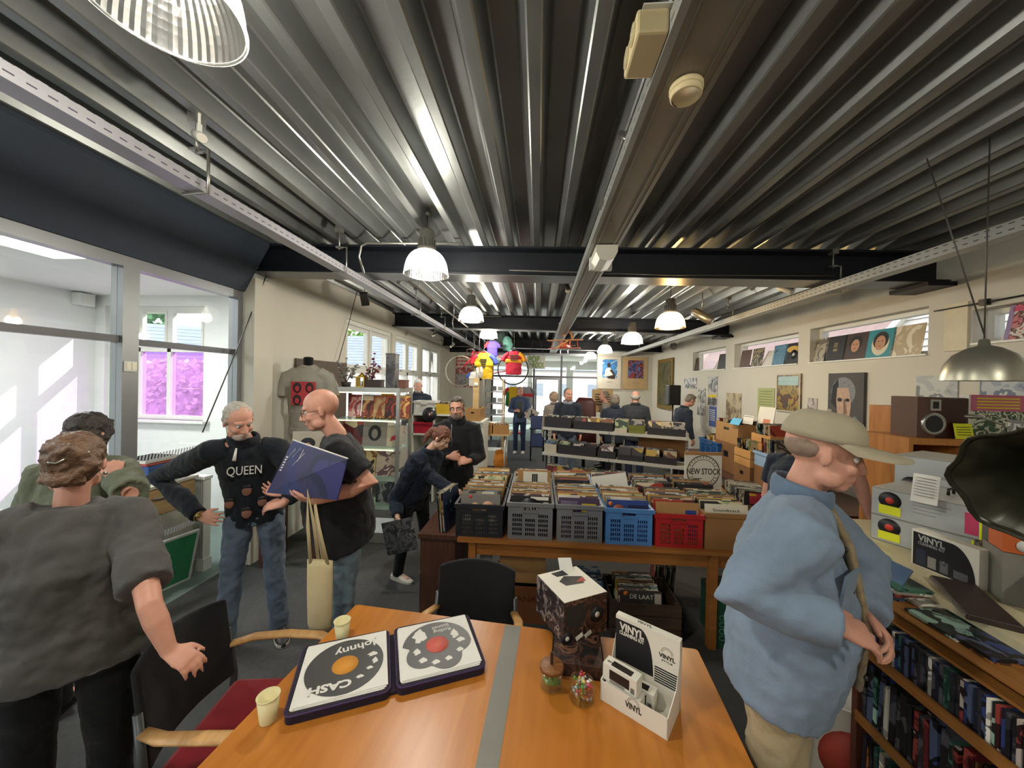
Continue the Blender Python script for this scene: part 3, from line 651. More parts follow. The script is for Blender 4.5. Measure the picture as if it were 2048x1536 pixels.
def hand_shapes(b, wrist, d, n, side, curl=0.5, s=1.0, spread=0.09, thumb=0.6, point=False):
    """palm, four unequal fingers and a thumb; d runs to the fingers, n leaves the back of the hand, side +1 puts the thumb on d x n"""
    d = d.normalized(); n = (n - d * n.dot(d)).normalized(); a = d.cross(n) * side
    up = n
    b.tube([wrist - d * .015 * s, wrist + d * .02 * s, wrist + d * .055 * s, wrist + d * .092 * s], [(.016 * s, .026 * s), (.017 * s, .033 * s), (.016 * s, .042 * s), (.011 * s, .040 * s)], 12, up=n)
    for k, ln in enumerate((.070, .080, .074, .058)):
        off = (k - 1.5) * -.0215 * s; base = wrist + d * (.086 - abs(k - 1.3) * .004) * s + a * off
        dd = (d - a * spread * (k - 1.5)).normalized(); c = curl * (0.0 if (point and k == 0) else 1.0); pts = [base - dd * .01]; ang = 0; cur = base.copy(); pts.append(cur.copy())
        for seg, f in enumerate((.45, .32, .23)):
            ang += c * (0.9, 1.0, 0.7)[seg]; v = dd * math.cos(ang) - n * math.sin(ang); cur = cur + v * ln * f * s; pts.append(cur.copy())
        b.tube(pts, [.0095 * s, .0092 * s, .0085 * s, .008 * s, .0065 * s], 8, round_ends=True)
    base = wrist + d * .025 * s + a * .028 * s; v1 = (d * .75 + a * .75 - n * .25 * thumb).normalized(); v2 = (d * .95 + a * .2 - n * .55 * thumb).normalized()
    b.tube([base - v1 * .01, base + v1 * .034 * s, base + v1 * .034 * s + v2 * .028 * s, base + v1 * .034 * s + v2 * .05 * s], [.0135 * s, .0115 * s, .0098 * s, .0078 * s], 8, round_ends=True)
def person(label, loc, rz, H=1.75, girth=1.0, lean=(0, 0), bend=0.0, head=(0, 0, 0), armL=None, armR=None, top=None, bottom=None, shoes=None, hair=None,
           skin='pale', belly=0.0, stance=None, female=False, beard=None, glasses=False, near=True, neck_fwd=0.02, twist=0.0, shrug=0.0, brow='#4a3a2c', legbend=None, hipw=1.0, shoulder=1.0):
    s = H / 1.75; t = thing('person', label, 'person', (loc[0], loc[1], loc[2] if len(loc) > 2 else 0.0), rz)
    Minv = M.Rotation(-rz, 3, 'Z'); base = V(t.location)
    L_ = lambda p: Minv @ (V(p[1]) - base) if isinstance(p, tuple) and p and p[0] == 'w' else V(p)
    g = girth; sk = SKIN[skin]; vx = 0.0062 if near else 0.011
    P = V((0, 0, .95 * s)); lx, ly = lean
    nk = V((lx, ly + .0, (1.47 - bend) * s)); ch = P.lerp(nk, .62) + V((0, -.015, 0)); wa = P.lerp(nk, .25)
    tw = M.Rotation(R(twist), 3, 'Z'); axis = (nk - P).normalized()
    sw = .185 * s * shoulder * (.9 if female else 1)
    shR = nk + tw @ V((sw, 0, 0)) + axis * (-.055 + shrug) * s; shL = nk + tw @ V((-sw, 0, 0)) + axis * (-.055 + shrug) * s
    hd = nk + V((0, neck_fwd, 0)) + axis * .02 * s + V((lx * .25, ly * .25 + neck_fwd, .145 * s)); hr = rotm(*head); HS = s * (0.97 if female else 1.0)
    hp = lambda x, y, z: hd + hr @ (V((x, y, z)) * HS)
    # arms
    def arm(spec, sh, sd):
        if spec is None: e, w, dd, nn, cu = sh + V((sd * .06, -.02, -.30 * s)), sh + V((sd * .07, .05, -.55 * s)), V((0, .15, -1)), V((sd, 0.2, 0)), .5
        else:
            e = L_(spec[0]); w = L_(spec[1]); dd = Minv @ V(spec[2]) if len(spec) > 2 and spec[2] is not None else (w - e)
            nn = Minv @ V(spec[3]) if len(spec) > 3 and spec[3] is not None else V((0, 0, 1)); cu = spec[4] if len(spec) > 4 else .5
        return e, w, dd, nn, cu
    aR = arm(armR, shR, 1); aL = arm(armL, shL, -1)
    st = stance or ((-.11, 0.0, 0), (.11, 0.03, 0)); legs = []
    for k, sd in ((0, -1), (1, 1)):
        fx, fy, yaw = st[k]; hip = P + V((sd * .092 * s * hipw, 0, -.03 * s)); an = V((fx, fy, .085 * s)); kn = hip.lerp(an, .52) + V((0, (legbend or 0.02), 0)); legs.append((hip, kn, an, yaw))
    b = MB()
    # torso core, neck, head
    b.tube([P + V((0, 0, -.06 * s)), wa, ch, nk - axis * .05 * s, nk], [(.10 * g * s, .14 * g * s), (.09 * g * s, .13 * g * s), (.10 * g * s, .15 * g * s), (.07 * s, .13 * s), (.05 * s, .06 * s)], 16, up=tw @ V((0, 1, 0)))
    b.tube([nk - axis * .05 * s, nk + axis * .02 * s, hp(0, -.012, -.06), hp(0, -.01, 0)], [.066 * s * (.85 if female else 1), .056 * s * (.85 if female else 1), .053 * s * (.88 if female else 1), .05 * s], 16)
    E3 = hr.to_3x3()
    b.ball(hp(0, -.012, .035), V((.077, .096, .088)) * HS, 20, 14, E3); b.ball(hp(0, .020, -.03), V((.064, .072, .088)) * HS, 18, 12, E3)
    b.ball(hp(0, .055, -.088), V((.036, .030, .026)) * HS, 12, 8, E3); b.ball(hp(0, .072, .028), V((.055, .020, .016)) * HS, 12, 8, E3)
    for sd in (-1, 1):
        b.ball(hp(sd * .040, .062, -.028), V((.022, .022, .022)) * HS, 10, 8, E3); b.ball(hp(sd * .079, -.008, -.008), V((.009, .017, .029)) * HS, 10, 8, E3 @ M.Rotation(R(sd * -18), 3, 'Z'))
        b.ball(hp(sd * .05, .02, -.07), V((.022, .035, .03)) * HS, 10, 8, E3)
    b.tube([hp(0, .086, .018), hp(0, .100, -.010), hp(0, .110, -.032), hp(0, .092, -.042)], [.0085 * HS, .010 * HS, .0135 * HS, .010 * HS], 10, round_ends=True)
    for sd in (-1, 1): b.ball(hp(sd * .012, .094, -.036), .009 * HS, 8, 6)
    b.tube([hp(-.022, .080, -.064), hp(0, .090, -.063), hp(.022, .080, -.064)], [.006, .0085, .006], 8, round_ends=True); b.tube([hp(-.018, .080, -.075), hp(0, .088, -.076), hp(.018, .080, -.075)], [.005, .0085, .005], 8, round_ends=True)
    for (e, w, dd, nn, cu), sh, sd in ((aR, shR, 1), (aL, shL, -1)):
        k = (.85 if female else 1.0) * s * (0.6 + .4 * g); f1 = sh.lerp(e, .35); f2 = e.lerp(w, .35)
        b.tube([nk.lerp(sh, .55), sh, f1, e, f2, w], [.05 * k, .052 * k, .05 * k, .04 * k, .041 * k, .027 * k], 12, round_ends=True)
        hand_shapes(b, w, dd, nn, -sd, cu, s * (.9 if female else 1.0))
    for hip, kn, an, yaw in legs:
        b.tube([hip, hip.lerp(kn, .4), kn, kn.lerp(an, .35), an], [.075 * s, .072 * s, .05 * s, .048 * s, .036 * s], 12, round_ends=True)
        fd = M.Rotation(R(yaw), 3, 'Z') @ V((0, 1, 0)); b.tube([an + V((0, 0, -.045 * s)) - fd * .03, an + V((0, 0, -.05 * s)) + fd * .12], [.03, .025], 8, round_ends=True)
    body = fuse(b, 'body', sk, t, vx, 3)
    # face details
    for sd in (-1, 1):
        MB().ball((0, 0, 0), .0125 * HS, 10, 8).build('eye', EYEW, body, hp(sd * .030, .0715, .004)); MB().ball((0, 0, 0), .0062 * HS, 8, 6).build('iris', IRIS, body, hp(sd * .030, .0798, .003))
        q = MB(); q.tube([hp(sd * .014, .089, .020), hp(sd * .030, .089, .026), hp(sd * .050, .076, .021)], [.004, .0045, .003], 6, round_ends=True); q.build('eyebrow', mat('brow_' + brow[1:], brow, 0.8), body)
    q = MB(); q.tube([hp(-.021, .0835, -.0695), hp(0, .0945, -.069), hp(.021, .0835, -.0695)], [.0025, .0046, .0025], 6, round_ends=True); q.build('mouth', LIP, body)
    if beard:
        q = MB(); q.ball(hp(0, .036, -.078), V((.056, .056, .048)) * HS, 14, 10, E3); q.tube([hp(-.026, .080, -.060), hp(0, .096, -.053), hp(.026, .080, -.060)], [.006, .008, .006], 8, round_ends=True); q.tube([hp(-.064, .0, -.02), hp(-.06, .02, -.06)], [.012, .016], 8, round_ends=True); q.tube([hp(.064, .0, -.02), hp(.06, .02, -.06)], [.012, .016], 8, round_ends=True)
        fuse(q, 'beard', beard, t, .006, 2, .004, .02)
    if glasses:
        q = MB()
        for sd in (-1, 1):
            q.tube([hp(sd * .033 + .023 * math.cos(a * math.pi / 8), .097, .002 + .016 * math.sin(a * math.pi / 8)) for a in range(16)], .0018, 5, closed=True)
            q.tube([hp(sd * .056, .096, .006), hp(sd * .078, .06, .008), hp(sd * .08, -.01, .004)], .0016, 5)
        q.tube([hp(-.010, .099, .006), hp(.010, .099, .006)], .0018, 5); q.build('glasses', mat('spectacle_frame', '#2a2624', 0.3), t)
    # hair
    if hair:
        style, hm = hair; q = MB()
        if style in ('short', 'crew'):
            k = 1.0 if style == 'short' else .96
            q.ball(hp(0, -.022, .046), V((.082, .094, .086)) * HS * k, 20, 14, E3); q.ball(hp(0, -.05, .0), V((.077, .062, .075)) * HS * k, 16, 12, E3)
            if style == 'short': q.ball(hp(0, .03, .10), V((.062, .05, .03)) * HS, 14, 10, E3)
            for sd in (-1, 1): q.tube([hp(sd * .07, -.0, .04), hp(sd * .074, .006, .0)], [.014, .008], 8, round_ends=True)
        elif style == 'thin':
            q.ball(hp(0, -.040, .016), V((.0768, .068, .052)) * HS, 16, 12, E3)
        elif style == 'fringe':
            q.ball(hp(0, -.052, .0), V((.079, .064, .062)) * HS, 16, 12, E3)
            for sd in (-1, 1): q.tube([hp(sd * .074, -.03, .02), hp(sd * .077, .006, .0)], [.02, .008], 8, round_ends=True)
        elif style == 'bun':
            q.ball(hp(0, -.02, .045), V((.086, .10, .088)) * HS, 20, 14, E3); q.ball(hp(0, -.06, .0), V((.08, .06, .08)) * HS, 16, 12, E3)
            q.ball(hp(0, -.085, .03), V((.078, .06, .075)) * HS, 16, 12, E3); q.tube([hp(-.06, -.09, .07), hp(.0, -.145, .06), hp(.055, -.12, .0), hp(.0, -.14, -.05)], [.02, .03, .03, .02], 10, round_ends=True)
            q.tube([hp(-.06, -.10, -.04), hp(-.03, -.13, -.05), hp(.03, -.12, -.06)], [.02, .025, .018], 10, round_ends=True)
        elif style == 'ponytail':
            q.ball(hp(0, -.02, .045), V((.084, .10, .088)) * HS, 20, 14, E3); q.ball(hp(0, -.055, .0), V((.078, .06, .075)) * HS, 16, 12, E3)
            q.tube([hp(0, -.10, .03), hp(.0, -.14, .01), hp(.02, -.15, -.08), hp(.03, -.13, -.17)], [.022, .03, .032, .01], 10, round_ends=True)
            for sd in (-1, 1): q.tube([hp(sd * .07, .02, .06), hp(sd * .078, .02, .0), hp(sd * .076, .0, -.05)], [.014, .012, .004], 8, round_ends=True)
        elif style == 'long':
            q.ball(hp(0, -.018, .045), V((.09, .102, .09)) * HS, 20, 14, E3); q.ball(hp(0, -.05, -.03), V((.095, .07, .12)) * HS, 16, 12, E3)
            for sd in (-1, 1): q.tube([hp(sd * .075, .03, .06), hp(sd * .088, .01, -.02), hp(sd * .08, -.02, -.12)], [.02, .026, .02], 8, round_ends=True)
        elif style == 'bob':
            q.ball(hp(0, -.018, .045), V((.09, .104, .09)) * HS, 20, 14, E3); q.ball(hp(0, -.05, -.01), V((.092, .072, .09)) * HS, 16, 12, E3)
            for sd in (-1, 1): q.tube([hp(sd * .07, .04, .07), hp(sd * .086, .02, .0), hp(sd * .08, -.01, -.06)], [.018, .024, .018], 8, round_ends=True)
        fuse(q, 'hair', hm, t, .006 if near else .01, 2, (.003 if style == 'thin' else .02) if near else .01, .022)
    # clothes
    if top:
        q = MB(); k = top.get('fit', 1.0); hz = top.get('hem', .84) * s; wd = k * g; bl = belly
        hemc = P + (P - nk) * ((P.z - hz) / (nk.z - P.z)) * .9
        rings = [(hemc, .128, .178 * hipw), (P.lerp(nk, .02) + V((0, bl * .3, 0)), .126 + bl * .35, .174 * (.5 + .5 * hipw)), (wa + V((0, bl * .5, 0)), .120 + bl * .5, .162), (P.lerp(nk, .45) + V((0, -.005 + bl * .3, 0)), .122 + bl * .3, .170), (ch, .124, .180), (P.lerp(nk, .80) - V((0, .012, 0)), .112, .182), (P.lerp(nk, .92), .088, .150), (nk + axis * .015, .066, .078)]
        q.tube([c for c, _, _ in rings], [(a_ * wd * s if i < 5 else a_ * s * (.4 + .6 * wd), w_ * wd * s * shoulder * (.93 if female and i > 3 else 1) if i < 5 else w_ * s * (.4 + .6 * wd) * shoulder * (.9 if female else 1)) for i, (c, a_, w_) in enumerate(rings)], 24, up=tw @ V((0, 1, 0)))
        if female: 
            for sd in (-1, 1): q.ball(ch + tw @ V((sd * .075 * s, .10 * s, .0)), V((.07, .065, .075)) * s, 12, 8)
        for (e, w, dd, nn, cu), sh, sd in ((aR, shR, 1), (aL, shL, -1)):
            th = top.get('sleeve_r', 1.0) * s * (.6 + .4 * g) * (.88 if female else 1)
            if top.get('sleeve') == 'short':
                f = top.get('sleeve_len', .62); en = sh.lerp(e, f)
                q.tube([nk.lerp(sh, .5) + V((0, 0, -.01)), sh, sh.lerp(e, f * .5), en], [.072 * th, .076 * th, .074 * th, .072 * th * top.get('flare', 1.0)], 16)
            else:
                cuff = w - (w - e).normalized() * top.get('cuff', .02)
                q.tube([nk.lerp(sh, .5) + V((0, 0, -.01)), sh, sh.lerp(e, .5), e, e.lerp(cuff, .5), cuff], [.066 * th, .074 * th, .070 * th, .066 * th, .056 * th, .046 * th], 16)
        fuse(q, top.get('name', 'shirt'), top['mat'], t, .009 if near else .014, 3, top.get('folds', .014), top.get('fsize', .09))
        if top.get('collar'):
            q = MB(); pts = [nk + tw @ V((.088 * math.sin(a) * s, (.078 * math.cos(a) - .0) * s, 0)) + axis * (.028 - .02 * math.cos(a)) for a in [2 * math.pi * i / 18 for i in range(18)]]
            q.tube(pts, [(.026 * s * top['collar'], .011)] * 18, 8, closed=True, up=axis); q.build('collar', top.get('collar_mat', top['mat']), t)
    if bottom:
        q = MB(); k = bottom.get('fit', 1.0) * (.5 + .5 * g)
        q.tube([P + axis * .10 * s, P + axis * .02 * s, P - V((0, 0, .10 * s))], [(.108 * k * s, .150 * k * s), (.122 * k * s, .168 * k * s * hipw), (.115 * k * s, .165 * k * s * hipw)], 20, up=V((0, 1, 0)))
        for hip, kn, an, yaw in legs:
            q.tube([hip + V((0, 0, .03)), hip.lerp(kn, .4), kn, kn.lerp(an, .45), an + V((0, 0, -.035 * s))], [.088 * k * s, .086 * k * s, .068 * k * s, .066 * k * s, .062 * k * s], 16)
        fuse(q, bottom.get('name', 'trousers'), bottom['mat'], t, .01 if near else .015, 3, bottom.get('folds', .016), .1)
    for (hip, kn, an, yaw), nm in zip(legs, 'LR'):
        q = MB(); fm = M.Rotation(R(yaw), 3, 'Z'); f = lambda x, y, z: V((an.x, an.y, 0)) + fm @ (V((x, y, z)) * s)
        secs = [(-.075, .030, .055), (-.05, .038, .075), (0, .040, .085), (.06, .042, .068), (.13, .045, .048), (.18, .036, .036), (.205, .016, .026)]
        rings = []
        for y, w_, h_ in secs: rings.append([f(w_ * math.cos(a), y, max(.004, h_ * .5 + h_ * .5 * math.sin(a) * 1.0)) for a in [2 * math.pi * i / 14 for i in range(14)]])
        q.loft(rings); so = q.build('shoe', shoes or mat('black_shoe', '#1d1c1b', 0.5), t)
        q = MB(); q.loft([[f(w_ * 1.05, y, 0.002), f(w_ * 1.05, y, .022), f(-w_ * 1.05, y, .022), f(-w_ * 1.05, y, .002)] for y, w_, h_ in secs], smooth=False); q.build('sole', mat('pale_sole', '#b9b2a4', 0.6) if shoes else mat('dark_sole', '#141414', 0.7), so)
    t['_'] = 0; del t['_']
    info = dict(t=t, nk=nk, hd=hd, hr=hr, hp=hp, shR=shR, shL=shL, aR=aR, aL=aL, ch=ch, P=P, wa=wa, s=s, axis=axis, base=base, rz=rz, legs=legs, HS=HS)
    return info
# ------------------------------------------------------------------ the people in the shop
W_ = lambda px, py, y: ('w', PY(px, py, y))
def fabric(n, c, rough=.85, var=.1, scale=14, bump=.25, bs=300, sheen=.1): return mat(n, c, rough, 0, var, scale, bump, bs, .2, sheen=sheen)
def denim(n, c, c2):
    if n in MC: return MC[n]
    m = fabric(n, c, var=.16, scale=7, bump=.3, bs=500); return m
C_TEE = fabric('charcoal_tee_cloth', '#4c4b49'); C_BLACK = fabric('black_cloth', '#17181b', var=.2); C_BLKJ = fabric('black_trouser_cloth', '#141519')
C_OLIVE = fabric('olive_jacket_cloth', '#5c604e'); C_NAVY = fabric('navy_cloth', '#1b2230', var=.2); C_NAVY2 = fabric('slate_navy_cloth', '#2a303c'); C_QUEEN = fabric('black_sweat_cloth', '#191c22', var=.2)
C_JEAN1 = denim('worn_grey_jeans', '#5f6b7b', 0); C_JEAN2 = denim('light_washed_jeans', '#71838f', 0); C_JEAN3 = denim('dark_jeans', '#27324a', 0); C_DENIMJ = fabric('pale_denim_jacket', '#76879a', var=.14, scale=5, bump=.35, bs=420)
C_CHINO = fabric('stone_chino', '#a29272'); C_DGREY = fabric('dark_grey_cloth', '#34363a'); C_BEIGE = fabric('beige_knit', '#9a8f82'); C_BLUEJ = fabric('blue_grey_jacket', '#4a5672'); C_CHECK = fabric('grey_check_shirt', '#8d97a3', var=.3, scale=60)
H_BROWN = mat('brown_hair', '#5f4634', .5, var=.42, scale=40, bump=.5, bscale=150); H_DARK = mat('dark_hair', '#2f2722', .5, var=.3, scale=40, bump=.5, bscale=150); H_GREY = mat('grey_hair', '#a8a297', .6, var=.25, scale=40, bump=.5, bscale=150)
H_WHITE = mat('white_hair', '#d8d5cd', .6, var=.15, scale=40, bump=.4, bscale=150); H_SALT = mat('salt_pepper_hair', '#5d564e', .6, var=.35, scale=50, bump=.4, bscale=150); H_RED = mat('auburn_hair', '#6a4130', .5, var=.35, scale=40, bump=.5, bscale=150); H_BLOND = mat('sandy_hair', '#b79a80', .55, var=.25, scale=40, bump=.4, bscale=150); H_GB = mat('greying_brown_hair', '#7a6f61', .6, var=.3, scale=40, bump=.5, bscale=150)
S_WHITE = mat('off_white_sneaker', '#c9c2b4', .6, var=.08); S_DARK = mat('dark_shoe', '#26221f', .5)

woman = person('woman in charcoal T-shirt with brown hair pinned in a bun, back turned', (-1.76, 1.24), R(44), H=1.72, girth=1.15, female=True, head=(4, -6, 0), hair=('bun', H_BROWN), hipw=1.12,
    top=dict(name='t_shirt', mat=C_TEE, sleeve='short', sleeve_len=.8, sleeve_r=1.08, hem=.86, fit=1.12, folds=.045, fsize=.15), bottom=dict(mat=C_BLKJ, fit=.98), skin='rosy', twist=-4,
    armR=(W_(300, 1212, 1.16), W_(338, 1302, 1.16), V((.9, .1, -.45)), V((.1, -.3, 1)), .45), armL=None)
q = MB(); q.tube([woman['hp'](.0 + .05 * math.sin(a), -.128 - .018 * math.cos(a), .035 + .02 * math.sin(2 * a)) for a in (-1.2, -.6, 0, .6, 1.2)], .005, 6, round_ends=True); q.build('hair_clip', mat('silver_clip', '#b5b2aa', .25, .9), woman['t'])
q = MB(); q.ball(woman['hp'](.083, .0, -.05), .008, 8, 6); q.build('earring', mat('silver_clip', '#b5b2aa'), woman['t'])
person('dark-haired woman in olive jacket raising a hand, behind the charcoal T-shirt', (-2.62, 1.90), R(22), H=1.72, girth=1.05, female=True, head=(-10, -4, 0), hair=('bob', H_DARK),
    top=dict(name='jacket', mat=C_OLIVE, sleeve='long', sleeve_r=1.3, hem=.80, fit=1.12, collar=1.0, folds=.03), bottom=dict(mat=C_BLKJ), skin='rosy',
    armR=(W_(262, 990, 1.75), W_(228, 958, 1.82), V((-.2, .2, 1)), V((.6, -.6, 0)), .7), armL=None)
queen = person('grey-haired man in black band sweatshirt with a hand on his hip', (-2.10, 2.55), R(212), H=1.80, girth=1.0, lean=(.06, .08), bend=.03, head=(34, -24, 8), hair=('crew', H_GREY), beard=mat('white_stubble', '#b9aca0', .8, var=.2, scale=60), brow='#8d857c',
    top=dict(name='sweatshirt', mat=C_QUEEN, sleeve='long', hem=.86, fit=1.02, collar=1.3, cuff=.03, folds=.02, sleeve_r=1.15), bottom=dict(name='jeans', mat=C_JEAN1, folds=.03), shoes=S_DARK, skin='rosy', neck_fwd=.045, stance=((-.17, .02, 12), (.16, .05, -12)),
    armR=(W_(318, 955, 2.50), W_(402, 1034, 2.36), V((.95, -.1, -.05)), V((.1, -1, .2)), .25), armL=(W_(612, 960, 2.55), W_(565, 1008, 2.33), V((-.9, -.2, -.1)), V((0, -.5, .8)), .5))
bald = person('tall bald man in black T-shirt with glasses reading a record sleeve', (-1.26, 2.30), R(118), H=1.90, girth=1.24, belly=.07, lean=(0, .06), bend=.02, head=(0, -14, 0), hair=None, glasses=True, skin='rosy', brow='#8a6b55',
    top=dict(name='t_shirt', mat=C_BLACK, sleeve='short', sleeve_len=.72, sleeve_r=1.0, hem=.80, fit=1.04, folds=.026, fsize=.14), bottom=dict(name='jeans', mat=C_JEAN2, folds=.03), shoes=S_DARK, neck_fwd=.04,
    armL=(W_(742, 968, 2.12), W_(628, 1000, 2.02), V((-1, .1, .02)), V((.1, -.55, -.8)), .35), armR=(W_(640, 960, 2.52), W_(575, 985, 2.38), V((-1, -.2, .1)), V((0, .4, -.8)), .4))
girl = person('auburn-haired woman in navy jacket stooping over the crates', (-1.22, 3.52), R(-112), H=1.60, girth=1.0, female=True, lean=(-.02, .16), bend=.10, head=(4, -36, 0), hair=('ponytail', H_RED), skin='pale', neck_fwd=.05,
    top=dict(name='jacket', mat=C_NAVY, sleeve='long', sleeve_r=1.32, hem=.74, fit=1.16, collar=1.2, folds=.03), bottom=dict(mat=C_BLKJ, fit=.9), shoes=S_WHITE, stance=((-.10, .10, 0), (.12, -.08, 0)),
    armR=(W_(790, 1000, 3.35), W_(795, 1035, 3.22), V((.3, -.1, -1)), V((-.5, -.8, 0)), .6), armL=(W_(862, 955, 3.45), W_(905, 978, 3.30), V((1, -.1, -.25)), V((0, -.2, 1)), .5))
glm = person('man in black hooded jacket and glasses looking to the camera', (-.90, 3.98), R(186), H=1.77, girth=1.05, head=(-4, -3, 4), hair=('short', H_SALT), beard=mat('grey_goatee', '#6e625a', .8, var=.2, scale=60), glasses=True, skin='rosy', brow='#40342c',
    top=dict(name='hooded_jacket', mat=C_BLACK, sleeve='long', sleeve_r=1.15, hem=.78, fit=1.06, collar=1.7, cuff=.02), bottom=dict(mat=fabric('grey_trouser_cloth', '#54524e')), shoes=S_DARK,
    armR=(W_(878, 925, 4.0), W_(898, 914, 3.74), V((.9, -.2, .1)), V((.1, -1, .3)), .9), armL=(W_(958, 915, 3.95), W_(938, 922, 3.76), V((-.8, -.3, 0)), V((0, -.8, .6)), .8))
q = MB(); nk = glm['nk']; q.tube([nk + V((.05, .07, 0)), nk + V((.045, .125, -.12)), nk + V((.03, .14, -.24))], .004, 6); q.build('drawstring', mat('grey_cord', '#7c7a76', .7), glm['t'])
person('white-haired man in dark shirt by the left windows', (-2.55, 7.5), R(190), H=1.97, girth=1.0, head=(5, -18, 0), hair=('short', H_WHITE), beard=mat('white_stubble', '#b9aca0'), skin='rosy', brow='#c9c5bd', near=False,
    top=dict(name='shirt', mat=C_NAVY2, sleeve='long', hem=.84, collar=1.0), bottom=dict(mat=C_JEAN3))
farman = person('far man in blue-grey jacket standing alone in the aisle with records', (-.50, 10.0), R(180), H=1.82, girth=.98, head=(28, -4, 0), hair=('crew', H_GB), skin='rosy', near=False,
    top=dict(name='jacket', mat=C_BLUEJ, sleeve='long', hem=.80, collar=1.0), bottom=dict(name='jeans', mat=C_JEAN3), shoes=S_WHITE,
    armL=(W_(1058, 820, 9.95), W_(1050, 826, 9.72), V((.8, -.3, -.3)), V((0, -.5, .8)), .6), armR=(W_(1020, 822, 9.95), W_(1030, 822, 9.72), V((.9, -.2, .1)), V((0, -.8, .5)), .7))
q = MB(); q.tube([farman['ch'] + V((0, .10, .12)), farman['ch'] + V((0, .112, -.05)), farman['wa'] + V((0, .118, 0)), farman['P'] + V((0, .12, 0))], [(.03, .05), (.03, .065), (.03, .07), (.03, .07)], 10, up=(0, 1, 0)); q.build('t_shirt', fabric('moss_tee', '#4a4c42'), farman['t'])
person('man in navy jacket over grey shirt behind the white shelving', (.62, 7.55), R(176), H=1.87, girth=1.12, head=(26, -2, 0), hair=('crew', H_SALT), skin='rosy', near=False, lean=(0, .08), bend=.02,
    top=dict(name='jacket', mat=C_NAVY2, sleeve='long', hem=.80, collar=1.1, collar_mat=C_CHECK), bottom=dict(mat=C_JEAN1))
person('sandy-haired person with back turned beside the navy jacket', (.36, 8.0), R(20), H=1.76, girth=1.0, hair=('bob', H_BLOND), skin='pale', near=False, top=dict(name='coat', mat=C_BEIGE, sleeve='long', hem=.78, collar=1.0), bottom=dict(mat=C_BLKJ), female=True)
person('brown-haired man in profile facing left behind the shelving', (1.58, 8.6), R(80), H=1.80, hair=('crew', H_GB), skin='rosy', near=False, top=dict(name='sweater', mat=C_BEIGE, sleeve='long', hem=.84), bottom=dict(mat=C_BLKJ))
person('person with tousled greying hair and navy hooded coat, back turned', (1.58, 7.55), R(-5), H=1.74, girth=1.1, hair=('bob', H_GB), skin='pale', near=False, top=dict(name='coat', mat=C_NAVY2, sleeve='long', hem=.74, collar=1.7), bottom=dict(mat=C_BLKJ))
person('balding man in dark grey jacket seen from behind', (1.98, 7.5), R(-14), H=1.82, girth=1.2, head=(0, -8, 0), hair=('fringe', H_GREY), skin='rosy', near=False, top=dict(name='jacket', mat=C_DGREY, sleeve='long', hem=.78, collar=1.0), bottom=dict(name='jeans', mat=C_JEAN3))
person('stooping grey-haired man at the right wall with a white strap', (2.95, 7.8), R(-80), H=1.80, girth=1.05, lean=(0, .12), bend=.03, head=(0, -30, 0), hair=('short', H_GB), skin='rosy', near=False, neck_fwd=.05, top=dict(name='jacket', mat=C_NAVY2, sleeve='long', hem=.80, collar=1.0), bottom=dict(mat=C_BLKJ))
cap = person('man in beige cap and pale denim jacket browsing the discs', (.91, 1.40), R(-122), H=1.88, girth=1.10, belly=.05, lean=(0, .05), bend=.02, head=(8, -11, 0), hair=('thin', mat('cropped_hair', '#8a7565', .7, var=.2, scale=60)), skin='rosy', neck_fwd=.022, brow='#8d7a68', stance=((-.16, 0, 8), (.15, -.05, -8)),
    top=dict(name='denim_jacket', mat=C_DENIMJ, sleeve='long', sleeve_r=1.25, hem=.80, fit=1.12, collar=1.5, cuff=-.01, folds=.026, fsize=.12, collar_mat=fabric('denim_collar', '#5d6f84')), bottom=dict(mat=C_CHINO, folds=.03), shoes=S_DARK,
    armR=(W_(1488, 1190, 1.20), W_(1668, 1248, 1.10), V((.85, .0, -.25)), V((.2, -.5, .85)), .45), armL=(W_(1722, 1130, 1.46), W_(1722, 1222, 1.28), V((.1, -.8, -.35)), V((.6, .3, .6)), .6))
hp = cap['hp']; HS = cap['HS']; hr = cap['hr']; CAPM = fabric('beige_cap_twill', '#a59c84', var=.06, bump=.2)
q = MB(); rings = []
for i in range(8):
    t_ = i / 7; z = .044 + .092 * math.sin(t_ * math.pi / 2); k = math.cos(t_ * math.pi / 2) ** .55 if i < 7 else .12
    rings.append([hp(.094 * k * math.cos(a), -.012 + .112 * k * math.sin(a), z) for a in [2 * math.pi * j / 24 for j in range(24)]])
q.loft(rings); co = q.build('cap_crown', CAPM, cap['t'])
q = MB(); n = 13; up_ = []; dn = []
for j in range(n):
    a = math.pi * (0.02 + .96 * j / (n - 1)); up_.append(hp(.09 * math.cos(a), -.012 + .109 * math.sin(a), .052)); x = .093 * math.cos(a)
    dn.append(hp(x * 1.0, .02 + .185 * math.sin(a) ** .6, .044 - .020 * abs(math.cos(a))))
vs = up_ + dn + [p - V((0, 0, .004)) for p in up_] + [p - V((0, 0, .004)) for p in dn]
q.add(vs, [(j, j + 1, n + j + 1, n + j) for j in range(n - 1)] + [(2 * n + j, 3 * n + j, 3 * n + j + 1, 2 * n + j + 1) for j in range(n - 1)] + [(n + j, n + j + 1, 3 * n + j + 1, 3 * n + j) for j in range(n - 1)]); q.build('cap_peak', CAPM, cap['t'])
MB().ball((0, 0, 0), .008, 8, 6).build('cap_button', CAPM, co, hp(0, -.012, .137))
